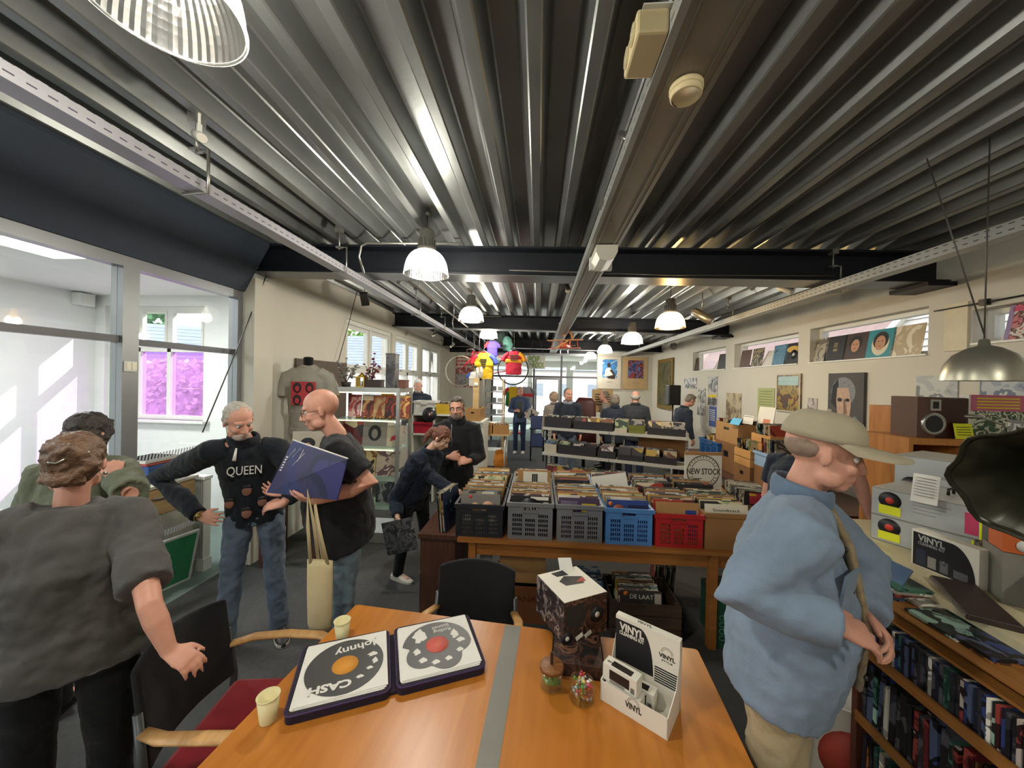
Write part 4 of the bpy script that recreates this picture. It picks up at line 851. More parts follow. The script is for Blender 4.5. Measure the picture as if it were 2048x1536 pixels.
person('half-hidden person in navy top reaching out behind the beige cap', (1.86, 2.80), R(-75), H=1.74, girth=1.05, lean=(0, .10), bend=.03, head=(0, -30, 0), hair=('short', H_BROWN), skin='rosy', neck_fwd=.04,
    top=dict(name='t_shirt', mat=C_NAVY, sleeve='short', sleeve_len=.6, hem=.82), bottom=dict(mat=C_BLKJ), armR=(W_(1712, 935, 2.55), W_(1738, 1030, 2.60), V((.4, .1, -1)), V((.6, -.6, 0)), .5), armL=None)

# printed and worn details
INK = mat('black_ink', '#17161a', .5); WHT = mat('shirt_print_white', '#c9c6c0', .7); SKP = mat('shirt_print_skin', '#8a5f4e', .7)
qt = queen['t']; yf = .148
def on_chest(info, x, z, up=0): return V((x, 0, z))
text('QUEEN', .085, WHT, qt, (-.005 + .045, .185, 1.30), M.Rotation(R(180), 3, 'Z') @ M.Rotation(R(84), 3, 'X'), width=.20, ext=.004)
for x, z, a in ((.0, 1.15, .05), (.10, 1.07, .045), (-.09, 1.06, .045), (.0, .99, .05)):
    q = MB(); q.ball((0, 0, 0), (a * .62, .012, a * .8), 12, 8); o = q.build('printed_face', SKP, qt, (x + .03, .150, z), rot=(R(-4), 0, 0)); MB().ball((0, 0, 0), (a * .66, .010, a * .42), 10, 6).build('printed_hair', INK, qt, (x + .03, .152, z + a * .55))
q = MB(); q.tube([queen['nk'] + V((.03, .10, -.02)), queen['nk'] + V((.035, .14, -.10))], [.006, .012], 8); q.build('drawstring', WHT, qt)
w_ = queen['aR'][1]; d_ = (queen['aR'][1] - queen['aR'][0]).normalized(); q = MB(); c_ = w_ - d_ * .012; a_ = d_.orthogonal().normalized(); b_ = d_.cross(a_)
q.tube([c_ + (a_ * math.cos(k * math.pi / 8) + b_ * math.sin(k * math.pi / 8)) * .034 for k in range(16)], [(.004, .010)] * 16, 6, closed=True); q.ball(c_ + V((0, .03, .012)), .016, 10, 8); q.build('wrist_watch', mat('gold_watch', '#b39a5a', .3, .8), qt)
# cap man: open jacket front, shirt, buttons and pocket
ct_ = cap['t']; SH = fabric('taupe_check_shirt', '#8a7a5e', var=.3, scale=50); ch_, P_, nk_ = cap['ch'], cap['P'], cap['nk']
q = MB(); q.tube([nk_ + V((.01, .075, .0)), ch_ + V((.02, .162, .08)), cap['wa'] + V((.02, .212, .03)), P_ + V((.02, .205, -.02))], [(.012, .035), (.016, .055), (.016, .065), (.016, .07)], 12, up=(0, 1, 0)); q.build('shirt', SH, ct_)
for k in range(4): MB().ball((0, 0, 0), (.009, .006, .009), 8, 6).build('jacket_button', mat('horn_button', '#2c2622', .4), ct_, (.085, .165 + .018 * k, 1.44 - .13 * k))
q = MB(); q.box((.0, 0, 0), (.11, .008, .12)); q.build('breast_pocket', C_DENIMJ, ct_, (.13, .168, 1.33), rot=(R(-8), 0, R(-22)))
# record sleeve and tote bag held by the bald man
A4 = [PY(588, 880, 2.10), PY(697, 917, 1.93), PY(676, 1000, 1.93), PY(535, 985, 2.06)]
t = thing('record_sleeve', 'open dark blue gatefold record sleeve signed in white, held by the bald man', 'record', A4[3]); A4l = [p - A4[3] for p in A4]
q = MB(); q.slab(A4l, .006); q.build('sleeve', printed('blue_gatefold', ['#1c2452', '#232a5c', '#2a2450', '#1a1c40', '#2c2a62'], 3, rand=False), t)
nn = (A4l[1] - A4l[0]).cross(A4l[2] - A4l[0]).normalized(); nn = nn if nn.y < 0 else -nn; ex = (A4l[1] - A4l[0]).normalized(); ez = nn.cross(ex) * -1; ez = ez if ez.z > 0 else -ez
q = MB(); q.tube([A4l[0] + nn * .004, A4l[1] + nn * .004], .0045, 6); q.build('white_edge', PAPER_, t) if False else q.build('white_edge', mat('white_paper', '#dad7cf', .75, var=.03), t)
at_ = lambda u, v: A4l[0].lerp(A4l[1], u).lerp(A4l[3].lerp(A4l[2], u), v) + nn * .008
q = MB(); q.tube([at_(.06, .36), at_(.12, .12), at_(.14, .30), at_(.20, .08), at_(.21, .30), at_(.26, .10), at_(.24, .42), at_(.19, .46), at_(.30, .16)], .0018, 5); q.build('signature', mat('white_paper', '#dad7cf'), t)
q = MB(); q.slab([at_(.45, .12), at_(.62, .15), at_(.56, .9), at_(.36, .85)], .0006); q.build('printed_figure', mat('print_plum', '#3a1c34', .5), t); q = MB(); q.slab([at_(.66, .3), at_(.80, .3), at_(.76, .8), at_(.62, .8)], .0006); q.build('printed_figure', mat('print_violet', '#3c2f78', .5), t)
for u in (.03, .85): q = MB(); [q.slab([at_(u, .3 + .05 * k), at_(u + .03, .3 + .05 * k), at_(u + .03, .325 + .05 * k), at_(u, .325 + .05 * k)], .0006) for k in range(6)]; q.build('title_letters', mat('white_paper', '#dad7cf'), t)
TOTE = fabric('calico', '#c4b48c', var=.05)
p0 = PY(624, 985, 1.99); pb = PY(640, 1120, 1.99); pe = PY(640, 1262, 1.97)
t = thing('tote_bag', 'plain calico tote bag hanging from the bald man\'s wrist', 'bag', pe); T = lambda p: V(p) - pe
q = MB(); w2 = .075; rings = []
for f, ww, dd in ((0, .060, .012), (.1, .072, .03), (.5, .076, .032), (.9, .078, .022), (1.0, .078, .010)):
    c = pe.lerp(pb, f) - pe; rings.append([c + V((ww * math.cos(a) * 1.0 if True else 0, dd * math.sin(a), 0)) for a in [2 * math.pi * i / 20 for i in range(20)]])
q.loft(rings); q.build('bag', TOTE, t)
for sx, sy in ((-.05, -.010), (.018, .010)): q = MB(); q.tube([T(pb) + V((sx, sy, -.02)), T(pb.lerp(p0, .5)) + V((sx * .6 - .012, sy, 0)), T(p0) + V((-.012, sy * 2.5, .02)), T(pb.lerp(p0, .5)) + V((sx * .6 + .012, -sy, 0)), T(pb) + V((sx + .035, -sy, -.02))], [(.003, .012)] * 5, 6, up=(0, 1, 0)); q.build('strap', TOTE, t)
p = PY(800, 1055, 3.18); t = thing('record_sleeve', 'grey patterned sleeve carried low by the auburn-haired woman', 'record', p, R(8)); MB().box((0, 0, -.08), (.28, .004, .30), rot=M.Rotation(R(-12), 3, 'Y')).build('sleeve', printed('grey_pattern', ['#3a3a3e', '#5c5a58', '#2a2a2e', '#77736c'], 14, rand=False), t)
p = PY(1064, 830, 9.62); t = thing('record_sleeve', 'white-printed record sleeve held by the far man', 'record', p, R(10)); MB().box((0, 0, 0), (.30, .004, .30), rot=M.Rotation(R(28), 3, 'Y')).build('sleeve', mat('print_pale', '#b5aca0'), t); MB().box((.0, -.004, -.02), (.10, .002, .12), rot=M.Rotation(R(28), 3, 'Y')).build('print', INK, t)
# ------------------------------------------------------------------ foreground table and what stands on it
OAK = wood('honey_veneer', '#a86522', '#b9762b', .32, 2.0, 'Y', .02); BEECH = wood('beech_wood', '#b98a52', '#cfa36b', .45, 3.0, 'X')
DARKW = wood('dark_brown_wood', '#3c2418', '#57362a', .5, 3.0, 'Z'); WHITE = mat('white_card', '#d9d4c6', .6, var=.03); INK = mat('black_ink', '#17161a', .5); PAPER = mat('white_paper', '#dad7cf', .75, var=.03)
A_ = V((-.96, 1.879, .74)); B_ = V((.762, 1.725, .74)); TRZ = math.atan2(B_.y - A_.y, B_.x - A_.x)
def rounded(pts, rad, k=6):
    out = []; n = len(pts)
    for i, p in enumerate(pts):
        p = V((p[0], p[1])); a = V(pts[i - 1][:2]) - p; b = V(pts[(i + 1) % n][:2]) - p; r_ = rad[i] if isinstance(rad, (list, tuple)) else rad
        if r_ <= 0: out.append((p.x, p.y)); continue
        a.normalize(); b.normalize()
        for j in range(k + 1):
            t = j / k; q = p + a * r_ * (1 - t) ** 2 + b * r_ * t ** 2; out.append((q.x, q.y))
    return out
tb = thing('meeting_table', 'honey-coloured veneer meeting table in the foreground', 'table', (A_.x, A_.y, 0), TRZ)
poly = rounded([(0, 0), (0, -1.35), (1.73, -1.35), (1.73, 0), (1.29, 0), (1.29, -.27), (1.065, -.27), (1.065, 0)], [.02, .02, .02, .02, .01, .01, .01, .05])
q = MB(); q.prism(poly, .712, .74); q.build('tabletop', OAK, tb, bevel=.003)
for x, y in ((.08, -.10), (1.65, -.10), (.08, -1.25), (1.65, -1.25)): MB().tube([(x, y, 0), (x, y, .712)], .025, 12).build('leg', mat('grey_steel_leg', '#55585a', .4, .5), tb)
for y in (-.30, -1.2): MB().bx(.08, 1.65, y - .015, y + .015, .65, .712).build('apron', mat('grey_steel_leg', '#55585a'), tb)
t0 = PZ(1010, 1249, .741); t1 = PZ(1042, 1253, .741); t3 = PZ(950, 1536, .741); t2 = PZ(993, 1536, .741); dn = (t3 - t0).normalized() * .5
q = MB(); q.slab([t0, t3 + dn, t2 + dn, t1], .0008, (0, 0, 1)); tag(q.build('tape_strip', mat('grey_tape', '#77756c', .5)), 'grey tape strip stuck down across the table', 'tape')
# chairs
def armchair(loc, rz, label, seatm, backm):
    t = thing('arm_chair', label, 'chair', loc, rz)   # faces +y of its own frame
    q = MB(); q.box((0, .0, .44), (.47, .46, .07)); q.build('seat', seatm, t, bevel=.025)
    q = MB(); n = 9; rings = []
    for j in range(n):
        a = -1 + 2 * j / (n - 1); x = .225 * a; y = -.24 - .05 * (1 - a * a); top_ = .90 - .03 * a * a
        rings.append([V((x, y - .02, .50)), V((x, y + .02, .50)), V((x, y - .03, top_)), V((x, y - .065, top_ - .005))])
    q.loft(rings); q.build('backrest', backm, t, bevel=.012)
    for sd in (-1, 1):
        MB().tube([(sd * .24, .22, 0), (sd * .24, .20, .62)], .016, 8).build('leg', mat('grey_steel_leg', '#55585a'), t); MB().tube([(sd * .24, -.27, 0), (sd * .235, -.24, .5), (sd * .225, -.27, .72)], .016, 8).build('leg', mat('grey_steel_leg', '#55585a'), t)
        q = MB(); q.tube([(sd * .225, -.25, .645), (sd * .26, -.16, .655), (sd * .27, .0, .66), (sd * .265, .16, .65), (sd * .24, .27, .62)], [(.014, .022), (.014, .026), (.014, .028), (.014, .027), (.012, .022)], 10, up=(0, 0, 1)); q.build('armrest', BEECH, t)
    MB().tube([(-.24, .21, .40), (.24, .21, .40)], .012, 8).build('seat_rail', mat('grey_steel_leg', '#55585a'), t)
REDF = fabric('red_wool', '#8e1f28', sheen=.2); BLKF = fabric('black_wool', '#121214')
armchair((-1.20, 1.47, 0), R(-82), 'arm chair with red seat and black back left of the table', REDF, BLKF)
armchair((-.345, 1.80, 0), R(178), 'arm chair with black back at the far side of the table', BLKF, BLKF)
# paper cups
def cup(p, label):
    t = thing('paper_cup', label, 'cup', (p.x, p.y, .7405), group='paper cups on the table')
    MB().lathe([(.026, 0), (.036, .088), (.0345, .088), (.025, .006), (.0, .006)], 24, cap=False).build('wall', mat('cream_cup', '#d9cf9f', .6, var=.02), t); MB().lathe([(.0265, .0), (.0, .0)], 24, cap=False).build('base', mat('cream_cup', '#d9cf9f'), t)
    MB().tube([(.0362 * math.cos(a * math.pi / 12), .0362 * math.sin(a * math.pi / 12), .088) for a in range(24)], .0016, 6, closed=True).build('rim', mat('cream_cup', '#d9cf9f'), t)
cup(PZ(684, 1278, .74), 'cream paper cup at the far left corner of the table'); cup(PZ(536, 1440, .74), 'cream paper cup beside the left end of the record case')
# zip case with two cut-out records
CASEM = fabric('purple_black_case', '#231a2b', bump=.4); 
def case_side(c4, label_col, name_, art, par):
    """one shell of the case on the table; c4 = far-left, far-right, near-right, near-left corners"""
    c = sum(c4, V()) / 4; ux = (c4[1] - c4[0]).normalized(); uy = V((0, 0, 1)).cross(ux); w = ((c4[1] - c4[0]).length + (c4[2] - c4[3]).length) / 2; h = ((c4[0] - c4[3]).length + (c4[1] - c4[2]).length) / 2
    rz = math.atan2(ux.y, ux.x); return c, rz, w, h
cs = thing('record_case', 'open purple-black zip case holding cut-out records', 'record case', (-.60, 1.50, .7405), R(24))
MBW = .355
for k, sx in ((0, -1), (1, 1)):
    cx = sx * (.19) ; q = MB(); pl = rounded([(cx - MBW / 2, -.178), (cx + MBW / 2, -.178), (cx + MBW / 2, .178), (cx - MBW / 2, .178)], .03)
    pi = rounded([(cx - MBW / 2 + .012, -.166), (cx + MBW / 2 - .012, -.166), (cx + MBW / 2 - .012, .166), (cx - MBW / 2 + .012, .166)], .024)
    n = len(pl); q.prism(pl, 0, .006); vs = [(x, y, .006) for x, y in pl] + [(x, y, .034) for x, y in pl] + [(x, y, .034) for x, y in pi] + [(x, y, .006) for x, y in pi]
    q.add(vs, [(i, (i + 1) % n, n + (i + 1) % n, n + i) for i in range(n)] + [(n + i, n + (i + 1) % n, 2 * n + (i + 1) % n, 2 * n + i) for i in range(n)] + [(2 * n + i, 2 * n + (i + 1) % n, 3 * n + (i + 1) % n, 3 * n + i) for i in range(n)])
    sh = q.build('case_shell', CASEM, cs)
    q = MB(); q.tube([(x, y, .030) for x, y in pl], .0035, 6, closed=True); q.build('zip', mat('purple_piping', '#3f2a58', .6), sh)
q = MB(); q.box((0, 0, .008), (.03, .33, .012)); q.build('spine', CASEM, cs)
VINYL = mat('black_vinyl', '#26262a', .3, var=.05, spec=.5); 
def cut_record(cx, label_hex, label, silhouette, rz):
    t = thing('cut_out_record', label, 'record', cs.matrix_basis @ V((cx, 0, .0)), cs.rotation_euler.z + rz); t.location = M.Translation(cs.location) @ M.Rotation(cs.rotation_euler.z, 4, 'Z') @ V((cx, 0, .032))
    for k in range(3): MB().box((.004 * k - .006, .005 * k - .004, .001 + .0022 * k), (.322, .318, .002), rz=.012 * (k - 1)).build('paper_sleeve', PAPER, t)
    q = MB(); q.prism(silhouette, .0066, .0082); q.build('vinyl_disc', mat('sleeved_vinyl', '#454444', .4), t)
    q = MB(); q.lathe([(.0, .0091), (.05, .0091), (.05, .0083)], 32, cap=False); q.build('label_disc', mat('label_' + label_hex[1:], label_hex, .6), t)
    return t
circ = lambda r_, n=48: [(r_ * math.cos(2 * math.pi * i / n), r_ * math.sin(2 * math.pi * i / n)) for i in range(n)]
r1 = cut_record(-.185, '#cf8a2a', 'black record with orange label and white cut-out lettering in the left half of the case', circ(.148), 0)
sil = []
for i in range(72):
    a = 2 * math.pi * i / 72; r_ = .150
    if math.pi * 0.95 < a < math.pi * 2.05: r_ = .118 + .034 * abs(math.sin((a - math.pi) * 2.5))
    sil.append((r_ * math.cos(a), r_ * math.sin(a)))
r2 = cut_record(.19, '#c25a4e', 'scalloped cut-out record with red label in the right half of the case', sil, 0)
WINK = mat('white_cut_out', '#d6d3cb', .7)
text('CASH', .05, WINK, r1, (-.045, -.098, .0086), (0, 0, R(180)), width=.15, bold=.002)
text('Johnny', .055, WINK, r1, (.035, .092, .0086), (0, 0, R(188)), width=.17, bold=.001)
def blobs(par, pts, m, z=.0087, name='cut_out'):
    for x, y, a, b_ in pts:
        q = MB(); n = 14; q.prism([(x + a * math.cos(2 * math.pi * i / n) * (1 + .3 * math.sin(3 * i)), y + b_ * math.sin(2 * math.pi * i / n) * (1 + .25 * math.cos(2 * i))) for i in range(n)], z - .0004, z); q.build(name, m, par)
blobs(r1, [(.105, .03, .018, .012), (.115, -.01, .01, .016), (.06, -.08, .014, .008), (.095, -.045, .012, .008)], WINK)
blobs(r2, [(-.07, .075, .028, .042), (.085, .045, .016, .028), (.105, .0, .018, .014), (-.09, -.02, .014, .018), (-.07, -.075, .016, .014), (-.02, -.10, .016, .012), (.035, -.095, .014, .012), (.09, -.06, .014, .012)], WINK)
text('Rolling', .03, WINK, r2, (.035, .085, .0087), (0, 0, R(182)), width=.08); text('Stones', .03, WINK, r2, (.03, .112, .0087), (0, 0, R(186)), width=.08)
# candy jars
JARG = glass('jar_glass', (.96, .98, .97), .3)
def jar(p, r_, h, label, lidded, cols, group=None):
    t = thing('candy_jar', label, 'jar', (p.x, p.y, .7405))
    MB().lathe([(r_ * .9, 0), (r_, .006), (r_, h), (r_ - .003, h), (r_ - .003, .008), (0, .008)], 28, cap=False).build('glass', JARG, t); MB().lathe([(r_ * .9, .0), (0, .0)], 28, cap=False).build('bottom', JARG, t)
    if lidded:
        l_ = MB().lathe([(r_ + .003, h), (r_ + .003, h + .012), (r_, h + .016), (0, h + .016)], 28).build('lid', wood('lid_wood', '#6b3f1d', '#8c5a30', .5, 8, 'X'), t)
        MB().box((0, 0, h + .038), (.012, .006, .05)).build('strap', mat('leather_loop', '#3b2114', .6), l_)
    return t
GREEN = mat('green_candy', '#2f9a45', .25, spec=.6)
p1 = PZ(1103, 1386, .74); p2 = PZ(1165, 1412, .74); p1.y += .03; p2.y += .03
jar(p1, .045, .075, 'round glass jar with wooden lid and green candies', True, None); jar(p2, .048, .07, 'open glass jar heaped with wrapped sweets', False, None)
r2_ = random.Random(3)
for k in range(16):
    a = r2_.uniform(0, 6.28); rr = .029 * math.sqrt(r2_.random()); z = .7405 + .018 + .014 * (k // 6)
    tag(MB().ball((0, 0, 0), .0095, 10, 8).build('green_candy', GREEN, loc=(p1.x + rr * math.cos(a), p1.y + rr * math.sin(a), z)), 'shiny green ball candy in the lidded jar', 'candy', 'green candies in the jar')
SW = [mat('sweet_' + c[1:], c, .25, spec=.6) for c in ('#d8662c', '#d9d6cc', '#5a8a3c', '#c9b45a', '#a9b4b8', '#c23f62')]
def sweet_mesh(m):
    q = MB(); q.ball((0, 0, 0), (.010, .007, .006), 8, 6); q.loft([[V((.009, 0, 0))] * 4, [V((.017, .007, .002)), V((.017, 0, .005)), V((.017, -.007, 0)), V((.017, 0, -.003))]], cap=False); q.loft([[V((-.009, 0, 0))] * 4, [V((-.017, .007, .002)), V((-.017, 0, .005)), V((-.017, -.007, 0)), V((-.017, 0, -.003))]], cap=False); return q.mesh('wrapped_sweet', m)
SWM = [sweet_mesh(m) for m in SW]; SWN = ('orange', 'white', 'green', 'yellow', 'silver', 'pink')
for k in range(42):
    a = r2_.uniform(0, 6.28); rr = .030 * math.sqrt(r2_.random()); z = .7405 + .016 + .0016 * k; j = k % 6
    tag(place(SWM[j], 'wrapped_sweet', None, (p2.x + rr * math.cos(a), p2.y + rr * math.sin(a), z), rot=(r2_.uniform(0, 3), r2_.uniform(0, 3), r2_.uniform(0, 3))), '%s wrapped sweet in the open jar' % SWN[j], 'candy', 'wrapped sweets in the open jar')
# cleaning-kit counter display
d0 = PZ(1200, 1398, .7405); d1 = PZ(1335, 1482, .7405); d2 = PZ(1376, 1424, .7405); ux = (d1 - d0); ux.z = 0; DW = ux.length; ux.normalize(); uy = V((-ux.y, ux.x, 0)); DD = max(.12, (d2 - d1).dot(uy)); drz = math.atan2(ux.y, ux.x)
ds = thing('counter_display', 'white card counter display of vinyl cleaning kits', 'display box', d0, drz); TH = .003; HB = .265
q = MB(); q.bx(0, DW, 0, DD, 0, TH); q.bx(0, DW, 0, TH, TH, .075); BK = DD - .03; q.bx(0, DW, BK, DD, TH, HB)
for x in (0, DW - TH): q.add([(x, 0, TH), (x + TH, 0, TH), (x + TH, DD, TH), (x, DD, TH), (x, 0, .075), (x + TH, 0, .075), (x + TH, DD, HB), (x, DD, HB), (x, DD * .62, .11), (x + TH, DD * .62, .11)], [(0, 3, 2, 1), (0, 4, 8, 6, 3), (1, 2, 7, 9, 5), (4, 5, 9, 8), (8, 9, 7, 6), (0, 1, 5, 4), (3, 6, 7, 2)])
q.build('carton', WHITE, ds)
text('VINYL', .03, INK, ds, (DW * .52, -.0008, .042), (R(90), 0, 0), width=.06, bold=.0006); text('VINYL', .02, INK, ds, (DW * .45, DD - .015, HB + .0008), (0, 0, 0), width=.06)
q = MB(); n = 12; q.prism([(0, 0), (DW * .62, 0)] + [(DW * (.40 + .22 * math.cos(i * math.pi / 2 / n)), .165 * math.sin(i * math.pi / 2 / n)) for i in range(n + 1)] + [(0, .165)], 0, .0006); o = q.build('header_print', INK, ds, (.0, BK - .0002, .085), rot=(R(90), 0, 0))
text('VINYL', .04, WHITE, ds, (DW * .27, BK - .0015, .225), (R(90), 0, 0), width=.10, bold=.0014); text('CLEANING KIT', .02, WHITE, ds, (DW * .27, BK - .0015, .200), (R(90), 0, 0), width=.10, bold=.0006)
text('VINYL', .022, INK, ds, (DW * .82, BK - .0008, .185), (R(90), 0, 0), width=.06, bold=.0006); text('STYLE', .008, INK, ds, (DW * .82, BK - .0008, .168), (R(90), 0, 0), width=.04)
for k in range(7): MB().bx(DW * .64, DW - .006, BK - .0008, BK, .075 + .009 * k, .080 + .009 * k).build('print_stripe', INK, ds)
q = MB()
for sx in (DW * .52, DW * .82):
    zz = .055 if sx < DW * .6 else .20; yy = -.0006 if sx < DW * .6 else BK - .0008
    for r_ in (.022, .017): q.tube([(sx + r_ * math.cos(a), yy, zz + r_ * math.sin(a)) for a in [math.pi * i / 12 for i in range(13)]], .0005, 4)
q.build('arc_logo', INK, ds)
def kit(x, y, z, label, rz=0, tilt=0):
    t = thing('cleaning_kit_box', label, 'box', ds.location + M.Rotation(drz, 3, 'Z') @ V((x, y, z)), drz + rz)
    MB().bx(0, .135, 0, .05, 0, .062).build('carton', WHITE, t); MB().bx(.028, .108, -.0008, 0, .014, .05).build('window', mat('dark_film', '#2a221e', .2), t); MB().bx(.03, .11, .008, .036, .062, .0626).build('window', mat('dark_film', '#2a221e'), t)
    for k in range(9): MB().bx(.113 + .0017 * k, .1138 + .0017 * k, -.0006, 0, .008, .028).build('barcode_bar', INK, t)
    text('VINYL', .012, INK, t, (.022, .02, .0628), (0, 0, R(0)), width=.03)
    for k in range(3): MB().bx(.03, .09, -.0006, 0, .003 + .0034 * k, .0045 + .0034 * k).build('print_line', INK, t)
kit(.015, .012, .006, 'white boxed record brush lying in the display tray'); kit(.0, .02, .070, 'white boxed record brush stacked on top in the display', R(-3)); kit(.045, .064, .006, 'white boxed record brush standing behind the stack', R(2))
# portable turntable cartons in the notch of the table
def carton(corner, cl, cr, h, label, side, name='turntable_carton'):
    a = V((cl.x - corner.x, cl.y - corner.y, 0)); b = V((cr.x - corner.x, cr.y - corner.y, 0)); b = (b - a * (b.dot(a) / a.dot(a)))
    W1 = a.length; W2 = b.length; a.normalize(); b.normalize(); t = thing(name, label, 'box', corner, math.atan2(b.y, b.x))   # x = b, y = a
    q = MB(); q.bx(0, W2, 0, W1, 0, h); q.build('carton', [side], t, bevel=.002); return t, W2, W1
PHOTO = printed('dark_photo_print', ['#1e1a1b', '#2b2220', '#4a2f24', '#2a1d1b', '#6b4a36', '#171416'], 14, rand=False); CROWD = printed('crowd_photo_print', ['#1d191c', '#2d262a', '#1d191c', '#4d4448', '#8d8078', '#262024'], 26, rand=False)
yv = 1.62; bot = PY(1127, 1290, yv); topc = PY(1125, 1207, yv); hh = topc.z - bot.z; cl = PZ(1074, 1150, topc.z); cr = PZ(1217, 1185, topc.z)
t, w2, w1 = carton(bot, cl, cr, hh, 'turntable carton with white top and product photos', PHOTO)
MB().bx(.002, w2 - .002, .002, w1 - .002, hh, hh + .0012).build('printed_top', WHITE, t); MB().bx(-.0012, 0, .002, w1 - .002, .002, hh - .002).build('printed_side', CROWD, t)
q = MB(); q.prism([(w2 * .35, w1 * .45), (w2 * .75, w1 * .40), (w2 * .85, w1 * .62), (w2 * .5, w1 * .75), (w2 * .3, w1 * .62)], hh + .0012, hh + .002); q.build('printed_turntable', mat('print_dark', '#2a2726', .5), t); q = MB(); q.prism([(w2 * .35, w1 * .78), (w2 * .62, w1 * .76), (w2 * .6, w1 * .95), (w2 * .3, w1 * .93)], hh + .0012, hh + .002); q.build('printed_turntable', INK, t)
q = MB(); q.prism([(w2 * .60, w1 * .48), (w2 * .83, w1 * .45), (w2 * .86, w1 * .6)], hh + .002, hh + .0026); q.build('printed_lid', mat('print_red', '#a33a2a', .5), t)
def rec_print(par, x, z, r_):
    MB().lathe([(0, .0), (r_, 0), (r_, .0008), (0, .0008)], 24, cap=False).build('printed_record', INK, par, (x, -.0004, z), rot=(R(90), 0, 0)); MB().lathe([(0, .0), (r_ * .35, 0), (r_ * .35, .0012), (0, .0012)], 20, cap=False).build('printed_label', WHITE, par, (x, -.0004, z), rot=(R(90), 0, 0))
q = MB(); q.prism([(.01, hh * .45), (w2 * .35, hh * .3), (w2 * .5, hh * .55), (w2 * .42, hh * .9), (.02, hh * .85)], 0, .0008); q.build('printed_turntable', mat('print_dark', '#2a2726'), t, (0, -.0002, 0), rot=(R(90), 0, 0))
rec_print(t, w2 * .76, hh * .5, hh * .2); rec_print(t, w2 * .08, hh * .12, hh * .16)
for k in range(2): q = MB(); q.box((w2 * (.35 + .2 * k), -.0005, hh * .08), (.04, .0006, .02), rot=M.Rotation(R(-25), 3, 'Y')); q.build('printed_card', WHITE, t)
lo = bot.copy(); lo.z = .46; lh = bot.z - .46 - .002
lo = M.Translation(V((A_.x, A_.y, .46))) @ M.Rotation(TRZ, 4, 'Z') @ V((1.075, -.26, 0)); w2, w1 = .205, .235
t2 = thing('turntable_carton', 'lower turntable carton showing a record photo behind the jars', 'box', lo, TRZ); MB().bx(0, w2, 0, w1, 0, lh).build('carton', PHOTO, t2, bevel=.002); rec_print(t2, w2 * .62, lh * .72, .045)
MB().bx(.01, w2 * .5, -.0008, 0, lh * .5, lh * .8).build('printed_turntable', INK, t2)
st = thing('low_stool', 'low stool under the turntable cartons', 'stool', lo + V((.10, .06, -.46)), 0); MB().box((0, 0, .44), (.30, .30, .036)).build('seat', DARKW, st)
for sx in (-.12, .12):
    for sy in (-.12, .12): MB().tube([(sx, sy, 0), (sx, sy, .425)], .016, 8).build('leg', DARKW, st)
for (px, py, zz, lb) in ((1120, 1142, 1.02, 'loose white slip tucked behind the turntable carton'),):
    p = PZ(px, py, topc.z); q = MB(); q.slab([p, p + V((.07, .01, 0)), p + V((.06, .05, .05)), p + V((-.01, .04, .05))], .0006); tag(q.build('paper_slip', PAPER), lb, 'paper')
# ------------------------------------------------------------------ records, crates and the crate table
PAL = [['#3a3026', '#c9b48a', '#7a4a2c', '#1d1a18'], ['#20304a', '#b9c4c9', '#4b6c8c', '#151a22'], ['#5b1f1c', '#d8c9a8', '#a23a2a', '#1e1414'], ['#d9d4c4', '#8d8574', '#3a3833', '#b7ac92'], ['#25382c', '#9cab7a', '#c9c29a', '#17201a'], ['#caa43a', '#2a241c', '#e2d8b4', '#7c5a24'], ['#17171a', '#34343a', '#8c8a88', '#1d1d22'], ['#b9a89a', '#6a4c52', '#d9cfc4', '#3b2a30']]
COVER = [printed('sleeve_print_%d' % i, p, 5.5, 'voronoi' if i % 3 == 2 else 'noise') for i, p in enumerate(PAL)]
def lp_mesh(m, s=.315, th=.0042, name='record_sleeve'):
    q = MB(); q.bx(-s / 2, s / 2, -th / 2, th / 2, 0, s); q.mi = 1; q.bx(-s / 2 + .004, s / 2 - .004, -th * .28, th * .28, .004, s + .0006)
    return q.mesh(name, [m, mat('sleeve_edge', '#cfc8b6', .7, rand=.25)])
LPM = [lp_mesh(m) for m in COVER]; SGM = [lp_mesh(m, .18, .004, 'single_sleeve') for m in COVER]
def ori(rz, tilt): return M.Rotation(rz, 3, 'Z') @ M.Rotation(tilt, 3, 'X')
def lp(loc, rz, tilt, k, label, group, name='record_sleeve', ms=None, cat='record'):
    return tag(place((ms or LPM)[k % 8], name, None, loc, rot=ori(rz, tilt)), label, cat, group)
KRAFT = mat('kraft_card', '#a37b4c', .8, var=.08, scale=10); KRAFTD = mat('dark_kraft_card', '#7c5632', .8, var=.1, scale=10); CARTON = mat('brown_carton', '#8a6238', .8, var=.08, scale=5)
divm = MB().bx(-.165, .165, -.0015, .0015, 0, .324).mesh('divider', KRAFT)
